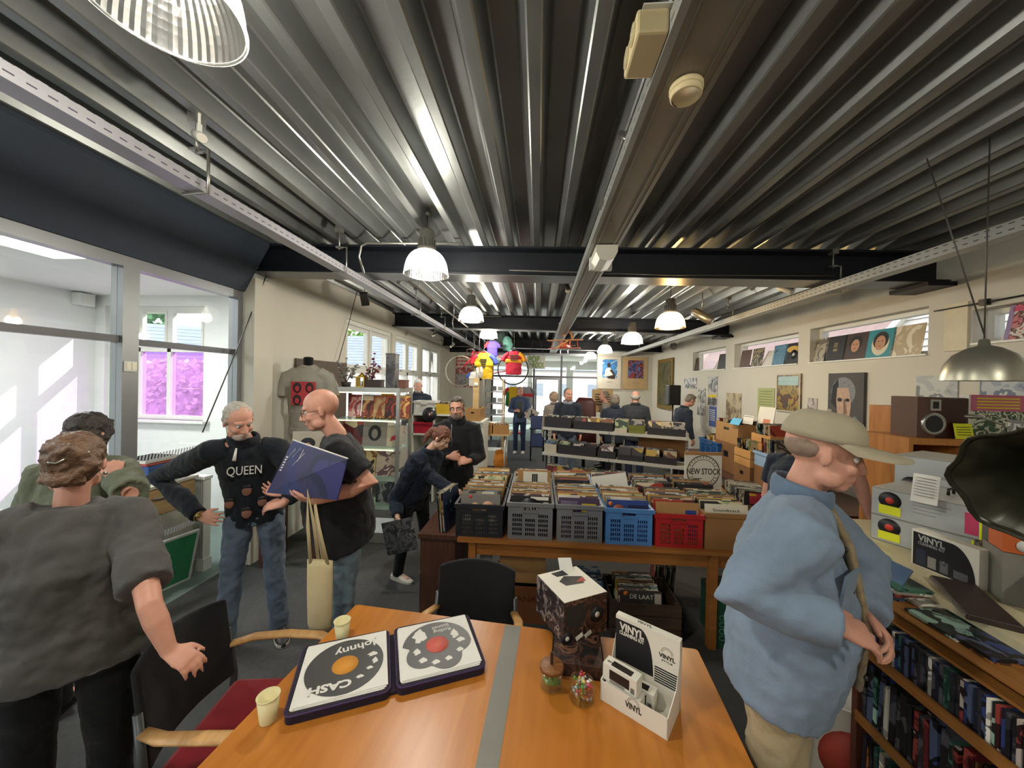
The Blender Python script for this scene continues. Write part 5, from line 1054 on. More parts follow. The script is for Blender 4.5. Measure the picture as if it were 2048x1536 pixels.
def crate(loc, w, d, h, m, label, rz=0, slots=True, group=None, th=.008, front_low=0.0):
    t = thing('folding_crate', label, 'crate', loc, rz, group)   # front face towards -y
    holes = []
    if slots:
        for g in (-1, 0, 1):
            for i in range(5):
                for j in range(5):
                    u = g * w * .29 + (i - 2) * w * .045; z = h * (.10 + .125 * j)
                    if g == 0 and j > 3: continue
                    holes.append((u - w * .016, u + w * .016, z, z + h * .09))
        holes.append((-w * .15, w * .15, h * .80, h * .90))
    grid_wall('y', -d / 2, -d / 2 + th, -w / 2, w / 2, 0, h, holes).build('front_panel', m, t)
    MB().bx(-w / 2, w / 2, d / 2 - th, d / 2, 0, h).build('back_panel', m, t)
    for s_ in (-1, 1): MB().bx(s_ * (w / 2 - th), s_ * w / 2, -d / 2 + th, d / 2 - th, 0, h).build('side_panel', m, t)
    MB().bx(-w / 2 + th, w / 2 - th, -d / 2 + th, d / 2 - th, 0, .008).build('base', m, t)
    bar = MB(); e = .012
    bar.bx(-w / 2 - e, w / 2 + e, -d / 2 - e, -d / 2, h - .03, h); bar.bx(-w / 2 - e, w / 2 + e, d / 2, d / 2 + e, h - .03, h); bar.bx(-w / 2 - e, -w / 2, -d / 2, d / 2, h - .03, h); bar.bx(w / 2, w / 2 + e, -d / 2, d / 2, h - .03, h); bar.build('rim', m, t)
    if slots: MB().bx(-w * .17, w * .17, -d / 2 - .014, -d / 2, h * .74, h * .79).build('handle_grip', m, t)
    return t
GREYP = mat('grey_crate_plastic', '#6b6c6e', .5); BLUEP = mat('blue_crate_plastic', '#4877ad', .45); REDP = mat('red_crate_plastic', '#a01c20', .45); BLKP = mat('black_crate_plastic', '#1d1e24', .5); BLUED = mat('deep_blue_plastic', '#1d4d82', .45)
CT = wood('oak_table', '#8f5a28', '#a86d35', .4, 2.5, 'X')
t = thing('crate_table', 'long oak table carrying the front rows of record crates', 'table', (0, 0, 0))
MB().bx(-.60, 1.75, 2.74, 3.82, .715, .742).build('tabletop', CT, t); MB().bx(-.52, 1.67, 2.80, 2.83, .60, .715).build('apron', CT, t); MB().bx(-.52, 1.67, 3.74, 3.77, .60, .715).build('apron', CT, t)
for x in (-.49, 1.33):
    for y in (2.80, 3.74): MB().bx(x - .028, x + .028, y - .028, y + .028, 0, .715).build('leg', CT, t)
t = thing('side_table', 'dark brown table end left of the record crates', 'table', (0, 0, 0))
MB().bx(-.93, -.61, 2.80, 3.7, .70, .735).build('tabletop', DARKW, t); MB().bx(-.92, -.64, 2.83, 2.86, .0, .70).build('end_panel', DARKW, t); MB().bx(-.92, -.64, 3.64, 3.67, .0, .70).build('end_panel', DARKW, t)
cols = [(-.44, .37, BLKP, 'black', .255), (-.042, .345, GREYP, 'first grey', .285), (.336, .345, GREYP, 'second grey', .285), (.708, .345, BLUEP, 'blue', .275), (1.078, .345, REDP, 'red', .25), (1.44, .345, CARTON, 'carton', .27)]
rr = random.Random(11)
for ci, (cx, w, m, nm, h) in enumerate(cols):
    for row in (0, 1):
        yc = 3.02 + row * .50; z0 = .743
        cn = {'carton': 'brown carton'}.get(nm, nm + ' crate')
        crate((cx, yc, z0), w, .47, h, m, ('%s plastic crate of records in the front row' % nm if ci < 5 else 'brown carton of records at the right end of the front row') if row == 0 else ('%s crate of records behind its front-row twin' % nm if ci < 5 else 'brown carton of records in the second row'), slots=(ci < 5))
        n = 13 if row == 0 else 10; k0 = rr.randrange(8)
        for i in range(n):
            y = yc - .19 + .40 * i / n; dv = i in (((2, 5, 8, 11), (1, 6, 9), (2, 7), (1, 4, 9), (3, 8), (5,))[ci] if row == 0 else ((1, 4, 7), (5,), (2, 6), (3,), (6,), (2, 7))[ci])
            rz = rr.uniform(-.02, .02); dx = rr.uniform(-.002, .002); tl = R(-7 - rr.uniform(0, 5))
            if dv: tag(place(divm, 'card_divider', None, (cx + dx, y + .012, z0 + .012), rot=ori(rz, tl)), 'brown card divider in the %s, %s row' % (cn, 'front' if row == 0 else 'second'), 'divider', 'card dividers in the %s %d' % (cn, row))
            if i == 0 and row == 0: continue
            lp((cx + dx, y, z0 + .010), rz, tl, k0 + i * 3 + (i * i) % 5, 'record sleeve filed in the %s, %s row' % (cn, 'front' if row == 0 else 'second'), 'records in the %s %d' % (cn, row))
# the front covers that can be read
def front_lp(ci, base, label, rz=0):
    cx, w, m, nm, h = cols[ci]; t = thing('record_sleeve', label, 'record', (cx, 3.02 - .215, .752), rot=ori(rz, R(-7)))
    q = MB(); q.bx(-.1575, .1575, -.002, .002, 0, .315); q.build('sleeve', base, t); return t
FLESH = mat('print_flesh', '#b98a6a', .5); GREYPR = mat('print_grey', '#7e7a74', .5); ORANGE = mat('print_orange', '#d9762a', .5); YEL = mat('print_yellow', '#d8c22e', .5); REDD = mat('red_sticker', '#c8323a', .5); BLUEPR = mat('print_blue', '#2a3f7c', .5); PURP = mat('print_purple', '#4a3a52', .5)
def disc(par, x, z, r_, m, name='printed_disc', y=-.0024): return MB().lathe([(0, 0), (r_, 0), (r_, .0006), (0, .0006)], 20, cap=False).build(name, m, par, (x, y, z), rot=(R(90), 0, 0))
def patch(par, x0, x1, z0, z1, m, name='printed_patch', y=-.0022): return MB().bx(x0, x1, y - .0006, y, z0, z1).build(name, m, par)
t = front_lp(0, GREYPR, 'grey record cover with red sticker and two faces, front of the black crate'); disc(t, -.08, .29, .012, REDD, 'sticker'); disc(t, -.04, .20, .045, FLESH, 'printed_face'); disc(t, .06, .21, .05, FLESH, 'printed_face'); patch(t, -.12, .12, .10, .17, mat('print_pale', '#b5aca0', .5))
t = front_lp(1, INK, 'black record cover with white arched lettering, front of the first grey crate'); disc(t, 0, .20, .10, mat('print_black2', '#0d0d10', .4)); text('VINYL', .05, WHITE, t, (0, -.0034, .225), (R(90), 0, 0), width=.13, bold=.001); patch(t, .0, .14, .285, .31, WHITE, 'paper_tab'); patch(t, .1, .14, .23, .27, WHITE, 'price_label')
t = front_lp(2, PURP, 'purple record cover with yellow title, front of the second grey crate'); patch(t, -.14, -.01, .22, .29, mat('print_mauve', '#6c5f78', .5)); [patch(t, .02, .13 - .02 * k, .262 - .026 * k, .274 - .026 * k, YEL, 'title_bar') for k in range(3)]
t = front_lp(3, BLUEPR, 'blue and orange record cover, front of the blue crate'); disc(t, -.13, .285, .016, ORANGE, 'sticker'); disc(t, -.07, .23, .05, mat('print_rust', '#8e4a2e', .5)); patch(t, -.0, .15, .2, .28, mat('print_night', '#1c2347', .5))
t = front_lp(4, KRAFT, 'plain brown card backed by records, front of the red crate'); patch(t, .06, .14, .05, .26, BLUEPR)
t = front_lp(5, mat('print_cream', '#d8cfb8', .5), 'yellow and cream record cover, front of the brown carton'); patch(t, -.14, .14, .0, .23, YEL); disc(t, .03, .13, .09, mat('print_cream', '#d8cfb8')); disc(t, .03, .13, .045, INK, y=-.003); text('Soundtrack', .03, INK, t, (0, -.003, .27), (R(90), 0, 0), width=.2)
# signs standing among the records
s_ = thing('stock_sign', 'white card sign stamped NEW STOCK above the right crates', 'sign', (PY(1406, 940, 3.62).x, 3.62, .95), R(4)); MB().bx(-.02, .02, -.003, .003, -.19, 0).build('stick', KRAFT, s_); MB().bx(-.18, .18, -.004, .004, 0, .34).build('card', WHITE, s_); MB().bx(-.18, .18, -.006, .006, .34, .37).build('kraft_edge', KRAFT, s_)
STAMP = mat('brown_stamp_ink', '#4d4338', .7); q = MB()
for r_, wd in ((.155, .010), (.118, .006)): q.tube([(r_ * math.cos(2 * math.pi * i / 40), -.0045, .18 + r_ * math.sin(2 * math.pi * i / 40)) for i in range(40)], wd * .5, 6, closed=True)
for i in range(28): a = 2 * math.pi * i / 28; q.box((.138 * math.cos(a), -.0045, .18 + .138 * math.sin(a)), (.014, .001, .008), rot=M.Rotation(-a, 3, 'Y'))
q.build('stamp_ring', STAMP, s_); MB().box((0, -.006, .18), (.345, .003, .078)).build('stamp_band', WHITE, s_); text('NEW STOCK', .08, STAMP, s_, (0, -.0085, .18), (R(90), 0, 0), width=.33, bold=.002)
s2 = thing('card_sign', 'white card with a small black logo above the first grey crate', 'sign', (-.02, 3.30, .80)); MB().bx(-.15, .15, -.002, .002, 0, .36).build('card', KRAFT, s2); MB().bx(-.10, .12, -.0035, -.002, .20, .345).build('paper', WHITE, s2)
for k in range(3): MB().bx(-.02 + .018 * k, -.006 + .018 * k, -.0045, -.0035, .25, .325).build('logo_bar', INK, s2)
MB().bx(-.02, .04, -.0042, -.0035, .22, .228).build('caption', INK, s2)
q = MB(); q.bx(-.16, .16, -.002, .002, 0, .33); tag(q.build('record_sleeve', WHITE, None, (.72, 3.34, .80), rot=M.Rotation(R(-10), 3, 'Y') @ M.Rotation(R(-10), 3, 'X')), 'blank white sleeve jutting up from the blue crates', 'record')
# record holder at the left crate end
for i in range(5): lp((-.74 + .012 * i, 3.0 + .0 * i, .737), R(80), R(-6), i * 2 + 1, 'record sleeve leaning in the rack left of the black crate', 'records left of the black crate')
# below the table
def open_box(loc, w, d, h, m, label, rz=0, name='cardboard_box', th=.006, holes=False, flap=False):
    t = thing(name, label, 'box', loc, rz)
    hs = [(-w * .12, w * .12, h * .62, h * .76)] if holes else []
    grid_wall('y', -d / 2, -d / 2 + th, -w / 2, w / 2, 0, h, hs).build('front_panel', m, t); MB().bx(-w / 2, w / 2, d / 2 - th, d / 2, 0, h).build('back_panel', m, t)
    for s_ in (-1, 1): MB().bx(s_ * (w / 2 - th), s_ * w / 2, -d / 2 + th, d / 2 - th, 0, h).build('side_panel', m, t)
    MB().bx(-w / 2 + th, w / 2 - th, -d / 2 + th, d / 2 - th, 0, th).build('base', m, t)
    if flap: MB().box((0, d / 2 + .03, h + .0), (w, .004, .10), rot=M.Rotation(R(-50), 3, 'X')).build('flap', m, t)
    return t
def wood_crate(loc, w, d, h, label, rz=0, n=3, m=None, th=.012):
    m = m or wood('crate_pine', '#b07f43', '#c8965a', .6, 4, 'X'); t = thing('wooden_crate', label, 'crate', loc, rz); g = h / n
    for k in range(n):
        z0 = k * g + .003; z1 = (k + 1) * g - .006
        MB().bx(-w / 2, w / 2, -d / 2, -d / 2 + th, z0, z1).build('slat', m, t); MB().bx(-w / 2, w / 2, d / 2 - th, d / 2, z0, z1).build('slat', m, t)
        for s_ in (-1, 1): MB().bx(s_ * (w / 2 - th), s_ * w / 2, -d / 2 + th, d / 2 - th, z0, z1).build('slat', m, t)
    for sx in (-1, 1):
        for sy in (-1, 1): MB().bx(sx * (w / 2 - th - .03), sx * (w / 2 - th), sy * (d / 2 - th - .03), sy * (d / 2 - th), 0, h).build('corner_post', m, t)
    MB().bx(-w / 2 + th, w / 2 - th, -d / 2 + th, d / 2 - th, .004, .012).build('base', m, t); return t
BAN = mat('reddish_carton', '#7a4a28', .8, var=.1, scale=6)
t = open_box((-.12, 3.12, 0), .44, .40, .30, BAN, 'reddish brown fruit carton lettered BANANAS under the crate table'); text('BANANAS', .07, mat('carton_red', '#5a2a1a', .8), t, (0, -.202, .20), (R(90), 0, 0), width=.34)
open_box((-.10, 3.14, .302), .38, .34, .25, KRAFT, 'brown carton stacked on the fruit carton under the table')
t = thing('board_folder', 'pale card folder leaning under the left end of the crate table', 'folder', (-.42, 3.0, 0)); MB().box((0, .06, .27), (.10, .012, .54), rot=M.Rotation(R(-6), 3, 'X')).build('board', mat('pale_grey_card', '#a9aeb6', .7), t); MB().box((.012, .075, .265), (.09, .012, .53), rot=M.Rotation(R(-6), 3, 'X')).build('board', WHITE, t)
t = wood_crate((.86, 3.02, 0), .52, .42, .29, 'dark weathered wooden crate of records under the crate table', m=wood('weathered_wood', '#33251a', '#4c3827', .7, 4, 'X'))
for i in range(16): lp((.84 + rr.uniform(-.01, .01), 2.88 + .019 * i, .012), rr.uniform(-.04, .04), R(-9), i * 5 + 2, 'record sleeve filed in the dark wooden crate under the table', 'records in the dark wooden crate')
t = thing('record_sleeve', 'dark record cover with orange sticker, front of the wooden crate', 'record', (.84, 2.845, .03), rot=ori(0, R(-8))); MB().bx(-.1575, .1575, -.002, .002, 0, .315).build('sleeve', mat('print_charcoal', '#3a3834', .5), t); disc(t, -.12, .29, .018, ORANGE, 'sticker'); text('DE LAAT', .045, WHITE, t, (.0, -.003, .27), (R(90), 0, 0), width=.18); patch(t, .1, .15, .2, .3, mat('print_pale', '#b5aca0'))
open_box((.42, 3.10, 0), .30, .40, .26, mat('grey_card', '#6c6f75', .7), 'grey box of plastic sleeves left of the wooden crate')
for i in range(10): lp((.42, 2.95 + .03 * i, .012), R(4), R(-8), 1, 'clear plastic record sleeve in the grey box', 'plastic sleeves in the grey box')
t = thing('record_box_set', 'tall green record box standing right of the wooden crate', 'box set', (1.42, 2.95, 0), R(-4)); MB().bx(-.04, .04, -.16, .16, 0, .36).build('box', mat('bottle_green', '#24503c', .5), t); q = MB(); [q.tube([(.022 * math.cos(a * math.pi / 6), -.1605, .08 + .05 * k + .018 * math.sin(a * math.pi / 6)) for a in range(12)], .0015, 4, closed=True) for k in range(4)]; q.build('spine_print', mat('print_mint', '#7fae94', .5), t)
t = thing('suitcase', 'dark olive case beside the green record box', 'case', (1.58, 3.02, 0), 0); MB().bx(-.10, .14, -.18, .20, 0, .34).build('shell', mat('dark_olive', '#3a3a30', .5), t, bevel=.02); MB().tube([(-.03, -.05, .34), (-.03, -.05, .37), (.06, -.05, .37), (.06, -.05, .34)], .008, 6).build('handle', mat('tan_leather', '#8c6a3c', .6), t)
for i in range(14): lp((1.10 + .014 * i, 3.50, 0.0), R(78), R(5), i + 2, 'record sleeve standing on the floor behind the wooden crate', 'records on the floor behind the wooden crate')
# ------------------------------------------------------------------ white shelving in the middle of the shop
WSTEEL = mat('white_shelf_steel', '#c3c0b6', .45, .1, var=.03)
GA = V((.08, 5.85, 0)); GB = V((2.07, 5.12, 0)); GL = (GB - GA).length; GRZ = math.atan2(GB.y - GA.y, GB.x - GA.x)
gd = thing('shelving_unit', 'white perforated steel shelving with black boxes of singles', 'shelving', GA, GRZ)
for x in (.0, GL * .5, GL):
    MB().bx(x - .02, x + .02, .36, .40, 0, 1.26).build('upright', WSTEEL, gd)
    u = MB()
    for k in range(22): u.bx(x - .006, x + .006, .356, .36, .12 + .05 * k, .145 + .05 * k)
    u.build('slot_strip', mat('dark_slot2', '#3c3a36', .7), gd)
LV = (1.245, .835, .43)
for z in LV:
    for x0, x1 in ((.0, GL * .5), (GL * .5, GL)):
        s_ = MB(); s_.bx(x0 + .004, x1 - .004, 0, .36, z - .025, z); s_.build('shelf', WSTEEL, gd); MB().bx(x0 + .004, x1 - .004, -.006, 0, z - .04, z + .004).build('shelf_edge', WSTEEL, gd)
MB().bx(0, GL, .0, .38, 0, .10).build('plinth', WSTEEL, gd)
for x0, x1, m_, z0 in ((.02, GL * .5 - .02, WSTEEL, .80), (GL * .52, GL * .68, WSTEEL, .80), (GL * .68, GL - .02, CARTON, .86)): MB().bx(x0, x1, .345, .356, z0 + .04, z0 + (.16 if m_ is WSTEEL else .33)).build('back_panel', m_, gd)
BOXB = mat('black_card_box', '#26252a', .6); GM = M.Translation(GA) @ M.Rotation(GRZ, 4, 'Z')
def gbox(x, y, z, w, d, h, m, label, n, single=True, k0=0, lbl='', top=0):
    t = open_box((0, 0, 0), w, d, h, m, label, GRZ, 'record_box', th=.004); t.location = GM @ V((x, y, z))
    for i in range(n):
        o = lp(GM @ V((x - w / 2 + .095 + (w - .19) * (i % max(1, round(w / .19))) / max(1, round(w / .19) - 1) if w > .3 else x, y - d / 2 + .03 + (d - .06) * i / n, z + .006)), GRZ + rr.uniform(-.05, .05), R(-10), k0 + i * 3, lbl, lbl + ' group', 'single_sleeve', SGM, 'record')
xs = [(.24, .44, BOXB, .17), (.80, .60, BOXB, .13), (1.22, .17, mat('pale_card_box', '#b9b2a0', .7), .06), (1.44, .22, mat('moss_card_box', '#6c7030', .7), .12), (1.84, .50, BOXB, .10)]
for i, (x, w, m, h) in enumerate(xs):
    nm = ('leftmost deep black', 'long black', 'low pale', 'moss green', 'right-hand black')[i]
    gbox(x, .18, LV[0], w, .30, h, m, '%s box of singles on the top white shelf' % nm, 8, k0=i * 2, lbl='single sleeve in the %s box on the top white shelf' % nm)
xs = [(.13, .20, mat('pale_card_box', '#b9b2a0'), .14), (.56, .60, BOXB, .15), (1.02, .26, BOXB, .11), (1.36, .36, BOXB, .08), (1.78, .42, BOXB, .10)]
for i, (x, w, m, h) in enumerate(xs):
    nm = ('cream', 'wide black', 'narrow black', 'shallow black', 'far right black')[i]
    gbox(x, .18, LV[1], w, .30, h, m, '%s box of singles on the second white shelf' % nm, 8, k0=i * 3 + 1, lbl='single sleeve in the %s box on the second white shelf' % nm)
xs = [(.22, .36), (.66, .36), (1.10, .36), (1.54, .36), (1.92, .30)]
for i, (x, w) in enumerate(xs):
    nm = ('first', 'second', 'third', 'fourth', 'fifth')[i]
    gbox(x, .18, LV[2], w, .30, .10, BOXB, '%s box of singles from the left on the lowest white shelf' % nm, 6, k0=i * 3 + 2, lbl='single sleeve in the %s box on the lowest white shelf' % nm)
# ------------------------------------------------------------------ stepped disc shelf on the right
CREAM = mat('cream_laminate', '#c6bb98', .45, var=.03); OCH = wood('ochre_wood', '#7a4f22', '#96642e', .5, 3, 'Y'); UY0, UY1 = .88, 1.52
du = thing('disc_shelf', 'stepped shelf of compact discs beside the denim jacket', 'shelf', (0, 0, 0))
MB().bx(1.27, 1.49, UY1 - .02, UY1 + .004, 0, 1.0).build('end_panel', wood('red_brown_wood', '#4a2a1c', '#64392a', .5, 3, 'Z'), du)
for z in (.975, .70, .44): MB().bx(1.27, 1.46, UY0, UY1 - .02, z - .022, z).build('shelf', OCH, du); MB().bx(1.262, 1.27, UY0, UY1 - .02, z - .03, z + .008).build('shelf_lip', OCH, du)
MB().bx(1.46, 1.475, UY0, UY1 - .02, 0, 1.10).build('back_panel', CREAM, du)
MB().slab([(1.30, UY0, 1.112), (1.30, UY1 - .02, 1.112), (1.475, UY1 - .02, 1.145), (1.475, UY0, 1.145)], .008).build('sloping_tray', OCH, du)
cs_ = thing('counter_shelf', 'cream counter shelf above the discs carrying boxed turntables', 'shelf', (0, 0, 0))
ca = PZ(1712, 1098, 1.2); cb = PZ(2048, 1290, 1.2); dirv = (ca - cb).normalized(); ca2 = ca + dirv * .45; nrm = V((dirv.y, -dirv.x, 0))
cb2 = cb - dirv * .32
q = MB(); q.slab([cb2, ca2, ca2 + nrm * .62, cb2 + nrm * .62], .03, (0, 0, 1)); q.build('top', CREAM, cs_); 
q = MB(); q.slab([cb2 + nrm * .08 - V((0, 0, .03)), ca2 + nrm * .08 - V((0, 0, .03)), ca2 + nrm * .08 - V((0, 0, 1.2)), cb2 + nrm * .08 - V((0, 0, 1.2))], .02); q.build('front_panel', WSTEEL, cs_)
q = MB(); q.slab([ca2 + nrm * .08 - V((0, 0, .03)), ca2 + nrm * .6 - V((0, 0, .03)), ca2 + nrm * .6 - V((0, 0, 1.2)), ca2 + nrm * .08 - V((0, 0, 1.2))], .02); q.build('end_panel', WSTEEL, cs_)
SRZ = math.atan2(dirv.y, dirv.x)   # the shelf runs along dirv
DP = [['#1a1c2a', '#2b3a6a', '#101218', '#46506a'], ['#151518', '#2a2a30', '#4a4a50', '#1a1a1c'], ['#5a1d22', '#8a3a34', '#2a1214', '#b0a49a'], ['#c9c4b4', '#8e8a80', '#e0dccf', '#5a5850'], ['#1d3a34', '#3f6a5a', '#141f1c', '#8aa89a'], ['#4a2f1c', '#8c5a2c', '#241710', '#c09a60']]
DCOV = [printed('disc_print_%d' % i, p, 11) for i, p in enumerate(DP)]
def disc_mesh(m, w, h, th):
    q = MB(); q.bx(0, w, -th / 2, th / 2, 0, h); return q.mesh('disc_case', m)
CDM = [disc_mesh(m, .142, .125, .0098) for m in DCOV]; DVM = [disc_mesh(m, .135, .19, .0145) for m in DCOV]; DVM2 = [disc_mesh(m, .135, .21, .022) for m in DCOV]
dr = random.Random(5); y = UY1 - .03; k = 0; CN = ('blue', 'black', 'red', 'white', 'green', 'brown')
while y > .90:
    j = dr.choice((0, 0, 0, 1, 1, 1, 3, 2, 5, 4)); tag(place(CDM[j], 'compact_disc', None, (1.275 + dr.uniform(0, .006), y, .976)), '%s-spined compact disc in the upper disc row' % CN[j], 'compact disc', 'compact discs with %s spines, upper row' % CN[j]); y -= .0108
for zi, z in enumerate((.701, .441)):
    y = UY1 - .035
    while y > .91:
        j = dr.choice((3, 3, 1, 1, 2, 4, 0, 5)) if y > 1.4 else dr.choice((1, 1, 0, 2, 4, 1, 5)); big = dr.random() < .3; th = .0232 if big else .0152
        tag(place((DVM2 if big else DVM)[j], 'video_disc_case', None, (1.277, y - th / 2, z), rot=(R(dr.uniform(-3, 3)), 0, 0)), '%s-spined video case in the %s row below the discs' % (CN[j], ('first', 'second')[zi]), 'disc case', 'video cases with %s spines, row %d' % (CN[j], zi)); y -= th + .002
flat = [disc_mesh(m, .142, .125, .010) for m in DCOV]
def pile(px, py, n, label, k0, dx=0):
    p = PZ(px, py, 1.15)
    for i in range(n): tag(place(flat[(k0 + i) % 6], 'compact_disc', None, (p.x + dr.uniform(-.006, .006), p.y + dr.uniform(-.006, .006), 1.150 + .0104 * i + .0055), rot=M.Rotation(R(88) + dr.uniform(-.1, .1), 3, 'Z') @ M.Rotation(R(90), 3, 'X') @ M.Translation(V((0, 0, 0))).to_3x3()), label, 'compact disc', label + ' group')
MB().slab([(1.31, UY0, 1.150), (1.31, UY1 - .02, 1.150), (1.475, UY1 - .02, 1.150), (1.475, UY0, 1.150)], .006).build('flat_tray', OCH, du)
pile(1790, 1205, 5, 'compact disc lying in the leftmost flat pile above the row', 0); pile(1850, 1228, 2, 'compact disc lying in the second flat pile above the row', 2); pile(1905, 1285, 2, 'compact disc lying flat in the middle of the tray', 3); pile(1980, 1330, 2, 'compact disc lying flat near the right frame edge', 5); pile(1965, 1270, 1, 'single compact disc lying flat behind the others', 4)
# boxed turntables and other goods on the counter shelf
GP = mat('silver_print', '#a9adac', .35, .2, var=.06); GPD = mat('steel_side', '#77756c', .5, var=.05); YELC = mat('fluor_yellow', '#d6d928', .6); BLK = mat('black_plastic', '#151515', .4)
def tt_box(fx, fy, z, L, D, h, rz, label, face=True):
    """x runs along the long printed face, y into the shelf"""
    t = thing('turntable_box', label, 'box', (fx, fy, z), rz); MB().bx(0, L, 0, D, 0, h).build('carton', [GPD], t, bevel=.002)
    MB().bx(.003, L - .003, -.001, 0, .003, h - .003).build('printed_face', GP, t); MB().bx(.002, L - .002, .002, D - .002, h, h + .001).build('printed_top', mat('silver_top', '#b9b7ae', .4), t)
    disc(t, .07, h * .62, .042, INK, 'printed_record', -.0016); disc(t, .07, h * .62, .016, mat('print_red2', '#c23a2e', .5), 'printed_label', -.0022); patch(t, .03, .11, h * .1, h * .42, YELC, 'price_card', -.0024)
    for k in range(4): patch(t, .15, .15 + .12 - .015 * k, h * (.75 - .12 * k), h * (.79 - .12 * k), mat('print_lines', '#8a8c8a', .5), 'print_line', -.0014)
    patch(t, L - .05, L - .012, h * .12, h * .8, mat('print_magenta', '#b83a5c', .5), 'print_block', -.0014); patch(t, L - .01, L - .003, .004, h - .004, YELC, 'edge_stripe', -.0014)
    for k in range(4):
        q = MB(); q.bx(L, L + .0008, D * .2, D * .7, h * (.75 - .15 * k), h * (.75 - .15 * k) + .004); q.build('print_line', INK, t)
    hd = MB(); hd.tube([(L * .6, D * .5 - .03, h), (L * .6, D * .5 - .03, h + .028), (L * .6, D * .5 + .03, h + .028), (L * .6, D * .5 + .03, h)], .006, 6); hd.build('handle', BLK, t)
    return t
b0 = PZ(1738, 1095, 1.201); brz = math.atan2((PZ(1800, 1170, 1.201) - b0).y, (PZ(1800, 1170, 1.201) - b0).x)
brz = R(-62); p = PY(1740, 1092, 1.98)
tt_box(p.x, p.y, 1.201, .34, .36, .125, brz, 'lower silver turntable box with yellow price card on the counter shelf'); tt_box(p.x, p.y, 1.328, .36, .38, .135, brz, 'upper silver turntable box with black handle on the counter shelf')
p = PY(1812, 985, 2.05); tt_box(p.x + .05, p.y + .12, 1.201, .36, .34, .40, brz, 'tall silver turntable box with record picture behind the stacked pair')
t = thing('price_sheet', 'white printed sheet in a stand on top of the turntable boxes', 'sign', PY(1850, 1000, 1.78), R(-62)); q = MB(); q.box((0, 0, .05), (.085, .004, .13), rot=M.Rotation(R(-14), 3, 'X')); q.build('sheet', PAPER, t)
for k in range(7): q = MB(); q.box((0, -.006 + .0035 * (k - 3) * -.0, .02 + .013 * k), (.065, .001, .003), rot=M.Rotation(R(-14), 3, 'X')); q.build('text_line', mat('print_lines', '#8a8c8a'), t, (0, -.0035 + .0032 * (k - 3) + .002, 0))
# big cleaning kit box
k0 = PZ(1822, 1128, 1.201); k1 = PZ(1958, 1185, 1.201); krz = math.atan2((k1 - k0).y, (k1 - k0).x); kl = (k1 - k0).length
t = thing('cleaning_kit', 'black and white vinyl cleaning kit box on the counter shelf', 'box', k0 + V((.01, .01, 0)), krz); kh = .155; MB().bx(0, kl, 0, .05, 0, kh).build('carton', WHITE, t, bevel=.001)
q = MB(); n = 12; q.prism([(.006, .004), (kl - .01, .004)] + [(kl * (.62 + .34 * math.cos(i * math.pi / 2 / n)), .004 + (kh - .014) * math.sin(i * math.pi / 2 / n)) for i in range(n + 1)] + [(.006, kh - .010)], 0, .0008); q.build('front_print', INK, t, (0, -.0001, 0), rot=(R(90), 0, 0))
text('VINYL', .035, GP, t, (kl * .32, -.0014, kh * .80), (R(90), 0, 0), width=kl * .42, bold=.001); text('CLEANING KIT', .018, GP, t, (kl * .32, -.0014, kh * .66), (R(90), 0, 0), width=kl * .42)
for x, w, hh_, m in ((kl * .08, kl * .16, kh * .42, mat('print_navy', '#232a3a', .5)), (kl * .27, kl * .13, kh * .30, mat('print_grey', '#7e7a74')), (kl * .46, kl * .12, kh * .30, mat('print_smoke', '#55565c', .5)), (kl * .66, kl * .2, kh * .2, mat('print_smoke', '#55565c'))): patch(t, x, x + w, .012, .012 + hh_, m, 'printed_product', -.0009)
q = MB(); q.lathe([(kl * .02, kh * .30), (kl * .02, kh * .36), (.003, kh * .40)], 8); q.build('printed_nozzle', mat('print_smoke', '#55565c'), t, (kl * .52, -.002, .0))
# red wooden record player, record case, orange box, gramophone horn
MAHO = wood('mahogany', '#4a1512', '#6b2219', .3, 3, 'X')
p0 = PZ(1968, 1150, 1.201); p1_ = PZ(2048, 1215, 1.201); rz_ = math.atan2((p1_ - p0).y, (p1_ - p0).x)
t = thing('record_player', 'mahogany record player at the right end of the counter shelf', 'record player', p0 + V((.02, .02, 0)), rz_); MB().bx(0, .40, 0, .30, .012, .11).build('cabinet', MAHO, t, bevel=.006); MB().bx(-.01, .41, -.01, .31, .11, .122).build('lid', MAHO, t, bevel=.004); MB().bx(.18, .24, -.004, 0, .04, .07).build('brass_plate', mat('brass', '#a98a3c', .3, .8), t)
for x in (.03, .37): MB().lathe([(.015, 0), (.015, .012)], 10).build('foot', BLK, t, (x, .03, 0))
p = PZ(1930, 1172, 1.201); t = thing('record_wallet', 'flat dark brown record wallet lying before the mahogany player', 'case', p + V((.02, -.03, 0)), rz_); MB().bx(0, .30, -.13, -.01, 0, .022).build('cover', mat('dark_leather', '#2c201c', .5, bump=.2), t, bevel=.004); MB().bx(.005, .295, -.133, -.13, .006, .016).build('pages', mat('grey_pages', '#6b645c', .8), t)
p = PY(2006, 1103, 1.42); t = thing('orange_box', 'orange carton with a pale round print under the gramophone horn', 'box', p, R(-30)); MB().bx(0, .12, 0, .10, 0, .10).build('carton', mat('orange_card', '#c4602a', .6), t, bevel=.001); disc(t, .05, .03, .022, PAPER); MB().bx(.085, .12, -.001, 0, .002, .098).build('kraft_edge', KRAFT, t)
MB().bx(-.0, .20, -.0, .14, 1.201 - p.z, -.002).build('plinth_box', GPD, t)
gp = PY(2104, 985, 1.12)
g = thing('gramophone_horn', 'large dark olive gramophone horn at the right frame edge', 'gramophone', gp); prof = [(.012, .62), (.02, .5), (.035, .36), (.06, .22), (.095, .11), (.14, .04), (.175, .01), (.19, .0), (.186, -.004)]
rot_ = V((-.78, -.40, -.30)).to_track_quat('-Z', 'Y')
